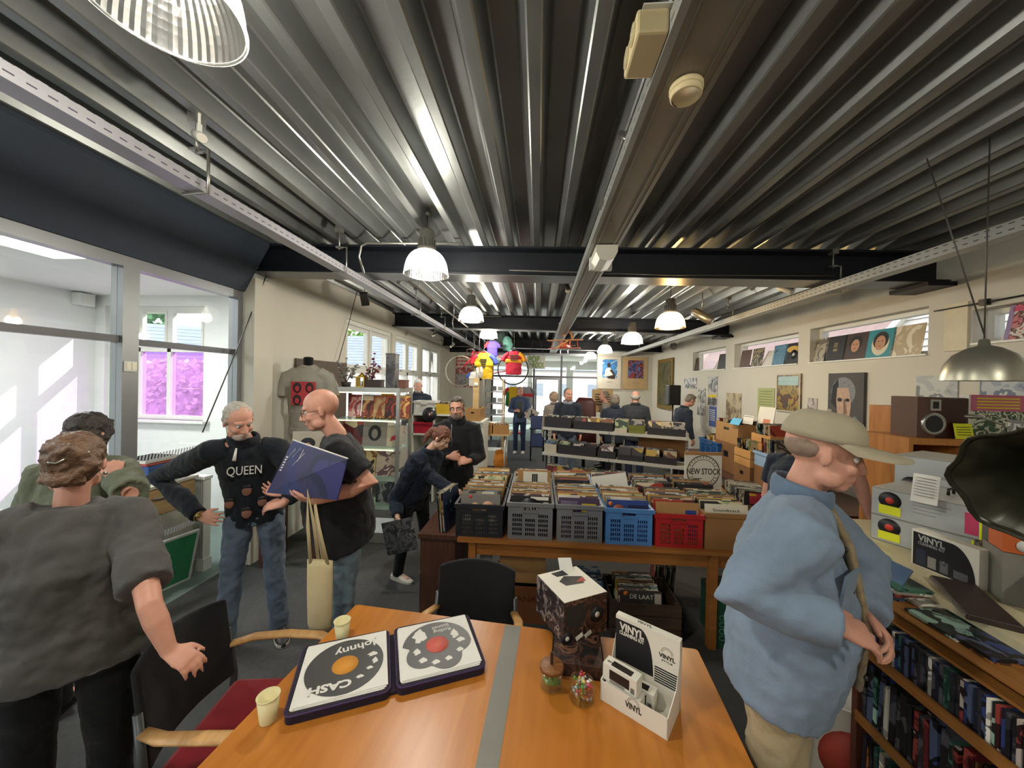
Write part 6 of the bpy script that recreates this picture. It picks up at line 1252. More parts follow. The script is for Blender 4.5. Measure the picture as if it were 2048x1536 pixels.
HORN = mat('olive_black_enamel', '#2f2f22', .28, .35, var=.12); q = MB(); seg = 40; rings = []
for r_, z in prof + [(r_ - .005, z + .004) for r_, z in prof[::-1]]: rings.append([V((r_ * (1 + .05 * math.cos(8 * a) * min(1, r_ / .15)) * math.cos(a), r_ * (1 + .05 * math.cos(8 * a) * min(1, r_ / .15)) * math.sin(a), z)) for a in [2 * math.pi * j / seg for j in range(seg)]])
q.loft(rings, cap=False); q.build('bell', HORN, g, rot=rot_)
q = MB(); q.tube([(.19 * (1 + .05 * math.cos(8 * a)) * math.cos(a), .19 * (1 + .05 * math.cos(8 * a)) * math.sin(a), -.002) for a in [2 * math.pi * j / seg for j in range(seg)]], .004, 6, closed=True); q.build('rolled_rim', HORN, g, rot=rot_)
base_p = V((gp.x + .62, gp.y + .28, 1.201)); e_ = gp + rot_ @ V((0, 0, .62))
q = MB(); q.tube([e_ - gp, e_ - gp + V((.06, .03, -.05)), V((base_p.x, base_p.y, 1.36)) - gp], [.014, .018, .022], 10); q.build('elbow', HORN, g); MB().box(base_p + V((0, 0, .08)) - gp, (.34, .34, .16)).build('case', MAHO, g, bevel=.008)
# magazine rack foot: white record poster with red label leaning on the shelf end
t = thing('record_poster', 'white sleeve with big red record label leaning by the shelf end', 'poster', PY(1688, 1480, 1.56) * 1.0, R(-40)); t.location.z = .30
q = MB(); q.bx(-.16, .16, -.003, .003, 0, .33); q.build('sleeve', PAPER, t); disc(t, .03, .14, .11, mat('print_brick', '#b0483a', .6), 'printed_label', -.0034); t.rotation_euler = (R(-6), R(0), R(-25))
MB().bx(-.12, .12, -.02, .02, -.30, 0).build('stand', BLK, t)
# little screen
t = thing('tablet_screen', 'glossy propped tablet reflecting the window on the disc tray', 'tablet', PZ(1735, 1165, 1.152), R(-85)); q = MB(); q.box((0, .03, .055), (.22, .008, .13), rot=M.Rotation(R(-35), 3, 'X')); q.build('slab', mat('screen_glass', '#6f86a8', .08, .3), t, bevel=.003)
# ------------------------------------------------------------------ right wall: pictures, sill records, bins, bookcases
def wall_rect(px0, py0, px1, py1, x=XR):
    a = PX(px0, (py0 + py1) / 2, x); b = PX(px1, (py0 + py1) / 2, x); pm = (px0 + px1) / 2
    zt = PX(pm, py0, x).z; zb_ = PX(pm, py1, x).z; return (a.y + b.y) / 2, (zt + zb_) / 2, abs(a.y - b.y), zt - zb_
def wall_art(px0, py0, px1, py1, label, name, base, cat, th=.012, frame=None, fw=.02, x=XR):
    """local frame: x runs along the wall (towards the viewer), -y faces the room"""
    yc, zc_, w, h = wall_rect(px0, py0, px1, py1, x); t = thing(name, label, cat, (x - .003, yc, zc_), R(-90))
    q = MB(); q.bx(-w / 2, w / 2, -th, 0, -h / 2, h / 2); q.build('canvas', base, t)
    if frame:
        f = bar_frame('y', -th - .006, -th + .003, -w / 2 - .002, w / 2 + .002, -h / 2 - .002, h / 2 + .002, fw); f.build('frame', frame, t)
    return t, w, h, -th
def shape(par, pts, m, y, name='painted_shape', e=.001): q = MB(); q.prism(pts, 0, e); return q.build(name, m, par, (0, y, 0), rot=(R(90), 0, 0))
# caricature portrait (generic face in the same tones)
t, w, h, y = wall_art(1661, 746, 1733, 882, 'tall painted portrait of a grey-haired face on dark ground', 'painting', mat('paint_slate', '#4c4a4a', .7, var=.1), 'painting', .03)
ell = lambda cx, cz, a, b_, n=18, ph=0: [(cx + a * math.cos(2 * math.pi * i / n + ph), cz + b_ * math.sin(2 * math.pi * i / n + ph)) for i in range(n)]
HAIRP = mat('paint_grey', '#7d8084', .7, var=.25, scale=30); FACEP = mat('paint_flesh', '#b79a86', .7, var=.2, scale=20); TEALP = mat('paint_teal', '#6d8a84', .7, var=.1); LINEP = mat('paint_black', '#25262b', .7)
shape(t, [(w * .10, -h * .5), (w * .15, -h * .22), (w * .28, -h * .12), (w * .42, -h * .2), (w * .48, -h * .5)], TEALP, y); shape(t, ell(-w * .05, h * .22, w * .34, h * .22), HAIRP, y); shape(t, [(-w * .40, h * .05), (-w * .36, h * .3), (-w * .2, h * .42), (-w * .16, h * .1), (-w * .2, -h * .05)], LINEP, y - .0005)
shape(t, [(-w * .22, h * .28), (w * .10, h * .28), (w * .18, h * .05), (w * .14, -h * .18), (w * .04, -h * .3), (-w * .1, -h * .3), (-w * .2, -h * .12), (-w * .24, h * .08)], FACEP, y - .0012)
shape(t, ell(-w * .14, h * .10, w * .07, h * .03), LINEP, y - .002); shape(t, ell(w * .08, h * .10, w * .06, h * .025), LINEP, y - .002); shape(t, [(-w * .03, h * .12), (w * .02, h * .1), (w * .08, -h * .10), (-w * .02, -h * .12)], mat('paint_shadow', '#7c6253', .7), y - .002)
shape(t, [(-w * .16, -h * .16), (w * .08, -h * .14), (w * .06, -h * .18), (-w * .14, -h * .2)], LINEP, y - .002); shape(t, [(-w * .18, -h * .28), (w * .0, -h * .36), (w * .12, -h * .28), (w * .1, -h * .42), (-w * .1, -h * .4)], PAPER, y - .002); shape(t, [(w * .0, -h * .33), (w * .10, -h * .31), (w * .16, -h * .48), (w * .02, -h * .48)], mat('paint_crimson', '#a83a44', .7), y - .003)
t, w, h, y = wall_art(1556, 748, 1604, 824, 'glazed picture with ochre and brown shapes reflecting a window', 'framed_picture', printed('ochre_print', ['#4a3a2a', '#7c6a34', '#a58a3c', '#5a3a30', '#3a4a3c'], 5, rand=False), 'picture', .02, mat('pale_frame', '#b9b0a0', .4), .02); MB().bx(-w * .42, w * .42, y - .003, y - .0005, h * .2, h * .44).build('reflection_patch', mat('reflection_ice', '#a9c4c4', .3), t); pane('y', y - .005, -w / 2 + .02, w / 2 - .02, -h / 2 + .02, h / 2 - .02, GLASS, t, th=.002)  # pale upper patch paints the window reflection on the glazing
for a in ((1516, 776, 1549, 852, 'pale green printed sheet pinned to the wall', mat('pale_green_paper', '#a9b07c', .8)), (1453, 786, 1483, 838, 'beige poster with a brown figure on the wall', printed('beige_poster', ['#b9ac8c', '#b9ac8c', '#a8987a', '#7a6248', '#b9ac8c'], 4, rand=False)), (1419, 813, 1433, 853, 'narrow blue flyer on the wall', mat('flyer_blue', '#4a5ea0', .6)),
          (1396, 776, 1411, 831, 'narrow black and white photo strip near the far corner', printed('grey_photo_a', ['#3a3a3a', '#8c8a86', '#c9c6c0', '#5a5856'], 7, rand=False)), (1417, 753, 1435, 811, 'tall grey concert poster with yellow lettering', printed('grey_photo_b', ['#34343a', '#77777c', '#b4b2ae', '#c9c3b0'], 7, rand=False)), (1369, 756, 1394, 777, 'small pale photograph high near the far corner', printed('grey_photo_c', ['#8a8a90', '#c9c8c8', '#6a6a70', '#d8d6d2'], 6, rand=False)),
          (1616, 796, 1635, 832, 'small pale photograph right of the glazed picture', printed('grey_photo_d', ['#9a9492', '#b9b2ac', '#7c7674', '#c9c2ba'], 8, rand=False)), (1834, 751, 1917, 814, 'cloudy grey landscape picture on the right wall', printed('cloud_print', ['#8a8f90', '#a3a8a8', '#b9bcb8', '#6f7678', '#c6c7c0'], 4, rand=False)), (1962, 728, 2060, 818, 'cloudy blue landscape picture behind the silver dome lamp', printed('cloud_print2', ['#6a7890', '#8894a4', '#a9b0b4', '#55647c', '#b9bab4'], 4, rand=False))):
    t, w, h, y = wall_art(*a[:4], a[4], 'wall_picture' if 'land' in a[4] else 'wall_poster', a[5], 'poster', .006)
    if 'yellow' in a[4]: MB().bx(-w * .46, w * .46, y - .001, y, -h * .22, -h * .12).build('yellow_line', YEL, t); [MB().bx(-w * .44, w * .4, y - .001, y, -h * (.3 + .06 * k), -h * (.27 + .06 * k)).build('text_line', INK, t) for k in range(3)]
    if 'flyer' in a[4]: [MB().bx(-w * .4, w * .35, y - .001, y, h * (.3 - .1 * k), h * (.34 - .1 * k)).build('text_line', PAPER, t) for k in range(6)]
    if 'green' in a[4]: [MB().bx(-w * .4, w * .4, y - .001, y, h * (.4 - .07 * k), h * (.42 - .07 * k)).build('text_line', mat('print_moss', '#7c8450', .7), t) for k in range(10)]
t, w, h, y = wall_art(1318, 718, 1348, 818, 'tall dark painting in a wide gilt frame near the back corner', 'framed_painting', printed('dark_green_painting', ['#3a3a22', '#4a4a2c', '#5c5a38', '#2f3020'], 3, rand=False), 'painting', .04, mat('gilt', '#8a6f34', .4, .5, var=.3, scale=40), .10)
# black loudspeaker on a pole before it
p = PY(1346, 790, 8.6); t = thing('loudspeaker', 'black loudspeaker on a pole before the gilt framed painting', 'speaker', (p.x, p.y, 0)); MB().box((0, 0, p.z), (.27, .25, .46)).build('cabinet', BLK, t, bevel=.02); MB().tube([(0, 0, .02), (0, 0, p.z - .22)], .018, 8).build('pole', BLK, t); MB().lathe([(.22, 0), (.2, .02), (.0, .03)], 16).build('foot', BLK, t); q = MB(); q.lathe([(.10, 0), (.09, -.01), (.0, -.02)], 20, cap=False); q.build('grille', mat('speaker_mesh', '#262628', .6), t, (0, -.126, p.z - .06), rot=(R(90), 0, 0))
# sleeves on the window sills
def sill_lp(px0, px1, label, base, tilt=-9, s=.315, z=None, dx=0.0):
    pm = (px0 + px1) / 2; a = PX(px0, 725, XR + .06); b = PX(px1, 725, XR + .06); zz = z or 2.319
    t = thing('record_sleeve', label, 'record', (XR + .035 + dx, (a.y + b.y) / 2, zz), rot=M.Rotation(R(-90), 3, 'Z') @ M.Rotation(R(tilt), 3, 'X')); w = min(s, abs(a.y - b.y)); MB().bx(-s / 2, s / 2, -.002, .002, 0, s).build('sleeve', base, t); return t
PR = lambda n, p, sc=8: printed(n, p, sc, rand=False)
sill_lp(1619, 1655, 'grey sleeve with figure standing leftmost in the third clerestory window', PR('sl1', ['#8c8676', '#a39c8a', '#6c6658', '#b9b09a'])); t = sill_lp(1652, 1690, 'black sleeve with small gold lettering on the third window sill', INK); [patch(t, -.03, .03, .17 + .022 * k, .182 + .022 * k, mat('print_gold', '#8c8458', .5), 'title_bar') for k in range(3)]; patch(t, -.03, .03, .12, .15, mat('print_gold', '#8c8458'))
def face(t, dark, skin_, cx=0, cz=.16, r_=.07):
    shape(t, ell(cx, cz + .03, r_ * 1.2, r_ * 1.3), dark, -.0024, 'printed_hair'); shape(t, ell(cx, cz, r_ * .8, r_ * 1.1), skin_, -.0034, 'printed_face'); shape(t, ell(cx - r_ * .3, cz + r_ * .25, r_ * .13, r_ * .07, 10), LINEP, -.0044, 'printed_eye'); shape(t, ell(cx + r_ * .3, cz + r_ * .25, r_ * .13, r_ * .07, 10), LINEP, -.0044, 'printed_eye'); shape(t, ell(cx, cz - r_ * .5, r_ * .25, r_ * .07, 10), mat('print_rust', '#8e4a2e'), -.0044, 'printed_mouth')
face(sill_lp(1690, 1732, 'dark brown sleeve with a pale portrait on the third window sill', mat('print_umber', '#3a2a24', .5)), LINEP, FLESH)
t = sill_lp(1738, 1784, 'turquoise and blue sleeve with an oval portrait on the third window sill', mat('print_turq', '#2f8a96', .45)); shape(t, ell(0, .15, .10, .13), mat('print_cream', '#d8cfb8'), -.0022); face(t, LINEP, FLESH, r_=.075)
sill_lp(1788, 1842, 'glossy cream plastic-wrapped sleeve rightmost on the third window sill', PR('sl2', ['#c9b99a', '#b3a284', '#ddd2ba', '#a3937a'], 5))
sill_lp(1481, 1502, 'dark brown sleeve leftmost in the second clerestory window', mat('print_umber2', '#4a2e22', .5)); sill_lp(1504, 1527, 'cream and black sleeve second in the second clerestory window', PR('sl3', ['#b9a884', '#2a2620', '#8c7c5a', '#2a2620'])); sill_lp(1526, 1546, 'white sleeve slumped on the second clerestory sill', PAPER, -25, .28); t = sill_lp(1547, 1573, 'blue sleeve with dark figures in the second clerestory window', PR('sl4', ['#5a86a3', '#4a7894', '#5a86a3', '#2c3c4c'])); t = sill_lp(1574, 1596, 'black sleeve with yellow arc in the second clerestory window', INK); shape(t, ell(0, .22, .13, .05), mat('print_amber', '#c9a24a', .5), -.0024); disc(t, .03, .14, .07, INK, y=-.004); disc(t, .03, .14, .025, PAPER, y=-.005)
sill_lp(1383, 1397, 'small brown sleeve in the farthest clerestory window', mat('print_umber2', '#4a2e22')); sill_lp(1430, 1438, 'pale sleeve lying in the farthest clerestory window', PAPER, -30, .25); sill_lp(1440, 1449, 'dark sleeve at the right of the farthest clerestory window', INK)
a = PX(2032, 668, XR - .03); t = thing('magazine', 'red and white magazine propped in the nearest clerestory window', 'magazine', (XR + .03, a.y, 2.379), rot=M.Rotation(R(-86), 3, 'Z') @ M.Rotation(R(-12), 3, 'X')); MB().bx(-.12, .12, -.003, .003, 0, .29).build('cover', PR('mag', ['#b9343c', '#d8d0c8', '#6a4a44', '#c9828a', '#8c2a30'], 12), t); patch(t, -.1, .1, .23, .27, mat('print_pink', '#d05a78', .5), y=-.0034); patch(t, -.12, -.09, 0, .29, mat('print_lilac', '#9c8cb0', .5), y=-.0034)
t = thing('small_blinds_rod', 'thin black rod with a small knob above the nearest clerestory window', 'rod', PX(1960, 606, XR - .03)); MB().tube([(0, .35, .0), (0, -.5, .0)], .006, 6).build('rod', BLK, t); MB().box((0, -.03, 0), (.04, .05, .05)).build('knob', BLK, t)
# bins along the right wall
bt = thing('bin_table', 'long pale trestle table along the right wall under the record bins', 'table', (0, 0, 0)); MB().bx(2.55, 3.62, 3.72, 7.3, .70, .73).build('tabletop', DARKW, bt)
for x in (2.62, 3.55):
    for y_ in (3.82, 5.3, 7.2): MB().tube([(x, y_, 0), (x, y_, .70)], .022, 8).build('leg', WSTEEL, bt)
def bin_at(px0, px1, pyt, pyb, xf, d, kind, m, label, n, lbl, k0=0):
    """bin whose front faces the aisle at x = xf"""
    a = PX(px0, pyb, xf); b = PX(px1, pyb, xf); w = abs(a.y - b.y); zt = PX((px0 + px1) / 2, pyt, xf).z; zb_ = PX((px0 + px1) / 2, pyb, xf).z; c = V((xf + d / 2, (a.y + b.y) / 2, zb_)); h = zt - zb_
    w = max(.2, min(w, .62))
    if zb_ > .76: rs = thing('riser_box', 'plain brown riser below the ' + label, 'box', (c.x, c.y, .731), R(-90)); MB().bx(-w / 2, w / 2, -d / 2, d / 2, 0, zb_ - .732).build('body', KRAFTD, rs); MB().bx(-w * .1, w * .1, -d / 2 - .001, -d / 2, (zb_ - .732) * .5, (zb_ - .732) * .7).build('hand_hole', BLK, rs)
    elif zb_ < .731: c.z = .731; zb_ = .731
    if kind == 'wood': wood_crate(c, w, d, h, label, R(-90), 2)
    elif kind == 'card': open_box(c, w, d, h, m, label, R(-90), holes=True)
    else: crate(c, w, d, h, m, label, R(-90), slots=(kind == 'slots'))
    hb = min(.30, h + .06)
    for i in range(n): lp(c + V((dr.uniform(-.01, .01) + (d / 2 - .18 if d > .36 else 0), -w / 2 + .03 + (w - .06) * (i + .5) / n, .012)), R(0) + dr.uniform(-.03, .03), R(-6), k0 + 3 * i, lbl, lbl + ' group')
    return c, w, h
bin_at(1430, 1477, 845, 884, 2.75, .38, 'card', KRAFT, 'kraft fruit box with hand hole by the right wall', 7, 'record in the kraft fruit box by the right wall')
bin_at(1502, 1540, 868, 902, 2.75, .38, 'wood', None, 'light slatted wooden crate at the right wall, upper one', 8, 'record in the upper light wooden crate', 2)
bin_at(1468, 1500, 897, 930, 2.62, .36, 'wood', None, 'light slatted wooden crate at the right wall, lower one', 7, 'record in the lower light wooden crate', 4)
bin_at(1395, 1440, 880, 912, 2.70, .40, 'slots', BLUED, 'deep blue plastic crate of records beside the white shelving', 8, 'record in the deep blue crate', 1)
bin_at(1442, 1468, 884, 930, 2.80, .40, 'plain', mat('pale_blue_plastic', '#8fa9c4', .5), 'pale blue plastic crate left of the lower wooden crate', 6, 'record in the pale blue crate left of the wooden crate', 5)
bin_at(1508, 1548, 906, 935, 2.66, .40, 'plain', mat('pale_blue_plastic', '#8fa9c4'), 'pale blue plastic crate below the upper wooden crate', 6, 'record in the pale blue crate below the wooden crate', 3)
open_box((2.28, 4.05, .55), .40, .72, .24, CARTON, 'open brown carton of white-edged records at the right aisle', R(-14)); 
t = thing('bin_stand', 'plain brown stand below the carton of white-edged records', 'stand', (2.28, 4.05, 0), R(-14)); MB().box((0, 0, .52), (.46, .80, .05)).build('top', CARTON, t); MB().box((0, 0, .25), (.38, .70, .49)).build('body', DARKW, t)
for i in range(20): lp((2.26 + .004 * i, 3.76 + .029 * i, .562), R(-14) + dr.uniform(-.04, .04), R(-9), 3 if i % 3 else i, 'white-edged record in the carton at the right aisle', 'records in the aisle carton')
t = thing('record_sleeve', 'red and black record cover at the front of the aisle carton', 'record', (2.25, 3.72, .60), rot=ori(R(-14), R(-10))); MB().bx(-.16, .16, -.002, .002, 0, .315).build('sleeve', INK, t); patch(t, -.12, .16, .19, .30, mat('print_cherry', '#b83444', .5)); patch(t, -.12, -.06, .27, .29, YEL, y=-.003)
t = thing('picture_card', 'small white framed card with orange figure standing on the bins', 'picture', PX(1528, 838, 2.95), rot=M.Rotation(R(-80), 3, 'Z') @ M.Rotation(R(-10), 3, 'X')); t.location.z -= .14; MB().bx(-.13, .13, -.004, .004, 0, .30).build('card', PAPER, t); patch(t, -.03, .08, .02, .14, mat('print_salmon', '#c47a5c', .5), y=-.005)
t = thing('notice_card', 'small white notice card propped on the kraft fruit box', 'sign', PX(1495, 832, 2.85), rot=M.Rotation(R(-80), 3, 'Z') @ M.Rotation(R(-14), 3, 'X')); t.location.z -= .11; MB().bx(-.09, .09, -.002, .002, 0, .12).build('card', PAPER, t); MB().bx(-.08, .08, -.003, -.002, .10, .106).build('line', INK, t)
t = thing('blue_leaflet', 'sky blue leaflet lying over the kraft fruit box', 'leaflet', PX(1472, 843, 2.73), R(-85)); q = MB(); q.box((0, 0, 0), (.20, .006, .10), rot=M.Rotation(R(-30), 3, 'X')); q.build('paper', mat('sky_paper', '#4aa3d0', .6), t)
t = thing('potted_plant', 'small blue-green leafy plant on the bins below the beige poster', 'plant', PX(1448, 840, 2.95)); t.location.z -= .16
for k in range(16):
    a = k * 2.4; q = MB(); c = V((.07 * math.cos(a) * (.4 + .6 * (k % 3) / 2), .07 * math.sin(a), .03 + .011 * k)); q.ball(c, (.028, .016, .010), 8, 5); q.build('leaf', mat('eucalyptus', '#6f8f92', .6), t)
MB().lathe([(.04, -.06), (.05, .0), (.0, .0)], 14).build('pot', mat('terracotta', '#8a5a40', .7), t)
# bookcases
BC = wood('orange_oak', '#a5672c', '#bd7f3e', .45, 2.5, 'Z')
p = PY(1797, 812, 3.36); t = thing('narrow_bookcase', 'tall narrow orange-oak bookcase against the right wall', 'bookcase', (p.x + .12, p.y, 0), 0); hgt = p.z
for x0, x1 in ((-.22, -.195), (-.02, .005)): MB().bx(x0, x1, -.14, .16, 0, hgt).build('side', BC, t)
MB().bx(-.195, -.02, .145, .16, 0, hgt).build('back', BC, t)
for z in (.05, .42, .80, 1.18, 1.50, hgt - .025): MB().bx(-.195, -.02, -.13, .145, z, z + .025).build('shelf', BC, t)
MB().bx(.005, .22, -.12, .16, 0, hgt - .004).build('cupboard', BC, t)
p = PY(1818, 876, 2.75); t = thing('low_bookcase', 'orange-oak open bookcase carrying a vintage radio', 'bookcase', (p.x, p.y, 0)); hgt = p.z; L_ = .96
MB().bx(0, L_, -.0, .38, hgt - .045, hgt).build('top', BC, t)
for x in (0, .40, .93): MB().bx(x, x + .03, 0, .38, 0, hgt - .045).build('side', BC, t)
for z in (hgt - .45, hgt - .85): MB().bx(.03, .93, .01, .37, z, z + .03).build('shelf', BC, t)
MB().bx(.03, .93, .36, .372, 0, hgt - .045).build('back', wood('brown_oak', '#7c4a20', '#94602e', .5, 2.5, 'Z'), t)
BT = hgt; bx_, by_ = p.x, p.y
t = thing('vintage_radio', 'dark brown vintage radio with round silver speaker on the bookcase', 'radio', (bx_ + .10, by_ + .05, BT + .001)); MB().bx(0, .34, 0, .2, 0, .29).build('cabinet', mat('maroon_wood', '#3a1c18', .35), t, bevel=.008); MB().bx(-.006, .115, -.004, .19, 0, .292).build('grille_panel', mat('brown_grille', '#5a4034', .6), t)
q = MB(); q.lathe([(.082, 0), (.08, .012), (.066, .014), (.05, .004), (.0, .0)], 28, cap=False); q.build('speaker_ring', mat('chrome_ring', '#a9a9a4', .25, .8), t, (.10, -.004, .10), rot=(R(90), 0, 0)); MB().lathe([(.0, .010), (.062, .008)], 24, cap=False).build('speaker_cone', mat('speaker_mesh', '#262628'), t, (.10, -.006, .10), rot=(R(90), 0, 0))
bar_frame('y', -.012, -.004, .075, .145, .195, .275, .015).build('dial_frame', mat('chrome_ring', '#a9a9a4'), t); MB().bx(.09, .13, -.009, -.004, .21, .26).build('dial', INK, t)
t = thing('price_card', 'bright yellow price card below the vintage radio', 'sign', (bx_ + .375, by_ + .02, BT + .001)); MB().box((0, 0, .055), (.12, .003, .11), rot=M.Rotation(R(-10), 3, 'X')).build('card', YELC, t); [MB().box((0, -.003 - .0, .03 + .018 * k), (.09, .002, .004), rot=M.Rotation(R(-10), 3, 'X')).build('text_line', INK, t, (0, .0028 * (k - 1.5) * 1.1, 0)) for k in range(4)]
t = thing('record_box_set', 'pink and green flower-printed record box set on the bookcase', 'box set', (bx_ + .46, by_ + .06, BT + .001)); MB().bx(0, .36, 0, .06, 0, .315).build('box', printed('flower_print', ['#2f4a34', '#3f5c40', '#c9c8b4', '#2f4a34', '#d8d4c4'], 16, rand=False), t); patch(t, .0, .36, .20, .315, mat('print_rose', '#b8607a', .5), y=-.0004); [patch(t, .04, .32, .285 - .022 * k, .295 - .022 * k, YEL, 'text_line', -.001) for k in range(4)]; MB().bx(-.012, 0, 0, .06, 0, .315).build('white_edge', PAPER, t)
t = thing('desk_lamp', 'slim silver clip lamp reaching over the vintage radio', 'lamp', (bx_ + .50, by_ - .02, BT + .001)); MB().tube([(.12, .0, .0), (.11, -.03, .06), (.0, -.06, .12), (-.16, -.08, .165)], .006, 6).build('arm', CHROME, t); MB().ball((-.20, -.085, .17), (.055, .03, .016), 14, 8).build('head', CHROME, t); MB().lathe([(.04, 0), (.035, .012), (0, .014)], 16).build('base', CHROME, t, (.12, 0, 0))
t = thing('photo_card', 'small black and white photograph card at the bookcase end', 'photo', PY(2038, 868, 2.55), R(-20)); t.location.z = BT + .001; MB().bx(-.05, .05, -.002, .002, 0, .16).build('card', PR('bw', ['#2a2a2a', '#c9c6c0', '#7c7a78', '#e0ddd8'], 14), t)
# silver dome pendant
p = PY(1967, 735, 2.05); t = thing('dome_pendant', 'brushed silver dome pendant lamp hanging on the right', 'lamp', (p.x, p.y, p.z - .07)); q = MB(); q.lathe([(.155, 0), (.152, .03), (.138, .085), (.108, .135), (.06, .17), (.022, .185), (.018, .215), (.0, .22)], 36, cap=False); q.lathe([(.153, .001), (.136, .084), (.106, .132), (.058, .166), (0, .17)], 36, cap=False); q.build('shade', mat('brushed_silver', '#a8a596', .35, .7, var=.12, scale=4), t)
MB().tube([(0, 0, .215), (0, 0, zc(p.x) + .03 - p.z + .07)], .0035, 6).build('cord', WIRE, t); MB().tube([(0, 0, .24), (-.30, -.0, zc(p.x) - p.z)], .0035, 6).build('stay_wire', WIRE, t)
# ------------------------------------------------------------------ left side: shirts, showcase, shelves
# brown board
struct(MB().bx(XL, XL + .03, 4.25, 5.42, .9, 2.20).build('trim_board', mat('taupe_board', '#5c5148', .8)))
def shirt_form(p, rz, h, m, label, printm=None, neck=True, long=1.0):
    t = thing('shirt_form', label, 'T-shirt', p, rz); q = MB()   # p = hem centre, faces +y
    q.tube([(0, 0, 0), (0, .01, .25 * h), (0, .02, .50 * h), (0, .0, .72 * h), (0, -.01, .86 * h), (0, 0, .93 * h), (0, .01, .97 * h)], [(.085, .205), (.09, .20), (.115, .215), (.105, .225), (.085, .20), (.06, .12), (.05, .075)], 24, up=(0, 1, 0))
    for sd in (-1, 1): q.tube([(sd * .12, 0, .86 * h), (sd * .21, 0, .80 * h), (sd * .26, .0, .66 * h), (sd * .275, .0, .53 * h)], [.07, .078, .080, .084], 14)
    fuse(q, 'shirt', m, t, .011, 3, .02, .1)
    if neck: MB().lathe([(.058, .94 * h), (.052, 1.0 * h), (.055, 1.06 * h), (.04, 1.075 * h), (.0, 1.08 * h)], 18).build('neck', BLKF, t)
    MB().tube([(0, -.05, -.9), (0, -.03, .1)], .016, 8).build('pole', BLK, t)
    return t
GT = fabric('grey_marl', '#9c978d', var=.05)
p = PY(600, 868, 4.12); t = shirt_form((p.x + .09, p.y, p.z), R(196), .86, GT, 'grey T-shirt with red square print on a black-necked form', None)
MB().bx(-.13, .13, 0, .003, 0, .27).build('printed_square', mat('print_redsq', '#a8343a', .7), t, (.0, .150, .36))
for x, z in ((-.065, .50), (.065, .50), (-.065, .36), (.065, .36)):
    q = MB(); q.ball((0, 0, 0), (.045, .010, .062), 12, 8); q.build('printed_head', mat('print_dk', '#2a2024', .7), t, (x, .153, z + .06)); q = MB(); q.ball((0, 0, 0), (.026, .010, .036), 12, 8); q.build('printed_face', mat('print_redsq', '#a8343a'), t, (x, .158, z + .05))
p = PY(595, 905, 3.62); t = thing('shirt_table', 'low table with folded shirts below the grey T-shirt', 'table', (p.x + .02, p.y, 0)); MB().bx(-.33, .30, -.16, .25, .95, .98).build('top', DARKW, t)
for sx in (-.30, .26):
    for sy in (-.12, .21): MB().bx(sx - .02, sx + .02, sy - .02, sy + .02, 0, .95).build('leg', DARKW, t)
tx, ty = p.x + .02, p.y
def cloth(px, w, d, h, m, label, z=.981, dx=0, dy=0):
    q = MB(); q.box((0, 0, h / 2), (w, d, h)); o = fuse(q, 'folded_shirt', m, None, .012, 6, .05, .12); o.location = (tx + dx, ty + dy, z); tag(o, label, 'shirt'); return o
cloth(0, .30, .30, .16, BLKF, 'rumpled black shirt heaped on the low table', dx=-.16, dy=.03); cloth(0, .26, .26, .17, GT, 'pale grey shirt heaped on the low table', dx=.12, dy=.03)
t = thing('photo_print', 'square photograph of a dark-haired head propped behind the folded shirts', 'picture', (tx - .06, ty + .22, 1.10), rot=M.Rotation(R(10), 3, 'Z') @ M.Rotation(R(-8), 3, 'X')); MB().bx(-.17, .17, -.004, .004, -.12, .26).build('card', mat('print_sand', '#b5ab98', .6), t); shape(t, ell(0, .13, .08, .06), LINEP, -.005, 'printed_hair'); shape(t, ell(0, .08, .045, .055), FLESH, -.006, 'printed_face'); shape(t, [(-.09, -.10), (.09, -.10), (.06, .02), (-.06, .02)], mat('print_khaki', '#a39566', .6), -.005, 'printed_body')
# showcase
VS = mat('silver_profile', '#9a9890', .35, .6); va = PY(665, 773, 4.2); vb = PY(797, 776, 4.2); VW = vb.x - va.x; VZ = 1.86; VD = .42
v = thing('showcase', 'glass showcase with silver posts full of record sets', 'showcase', (va.x, 4.2, 0))
MB().bx(-.02, VW + .02, -.02, VD + .02, VZ - .055, VZ).build('top', VS, v); MB().bx(-.02, VW + .02, -.02, VD + .02, 0, .12).build('base', VS, v)
for x in (0, VW):
    for y_ in (0, VD): MB().bx(x - .018, x + .018, y_ - .018, y_ + .018, .12, VZ - .055).build('post', VS, v)
SHZ = (1.47, 1.12, .74, .40)
for z in SHZ: MB().bx(.0, VW, .0, VD, z - .008, z).build('glass_shelf', glass('green_glass', (.8, .95, .88), .4, haze=.25), v)
pane('x', VW, .02, VD - .02, .14, VZ - .06, GLASS, v); pane('y', VD, .02, VW - .02, .14, VZ - .06, GLASS, v)
for z in (VZ - .06, SHZ[0] - .012, SHZ[1] - .012):
    MB().bx(.06, VW - .06, .03, .045, z - .012, z).build('light_strip', mat('warm_led', '#fff0d8', .5, emit='#ffd8a0', estr=3.0), v)
SETS = [(['#c9a46a', '#8a3a2a', '#4a2018', '#d8c9a0'], 'cream and red boxed record'), (['#c9a878', '#b9986a', '#a3552c', '#d8bf90'], 'tan boxed record with a brown triangle'), (['#7a2a22', '#2a1414', '#b5472c', '#e0a080'], 'dark red boxed record with a crowd'), (['#c98a3a', '#8a2f24', '#e0b060', '#3a1c18'], 'orange boxed record'), (['#c25a5a', '#d8b0a8', '#8a2a34', '#e8dcd0'], 'pink boxed record')]
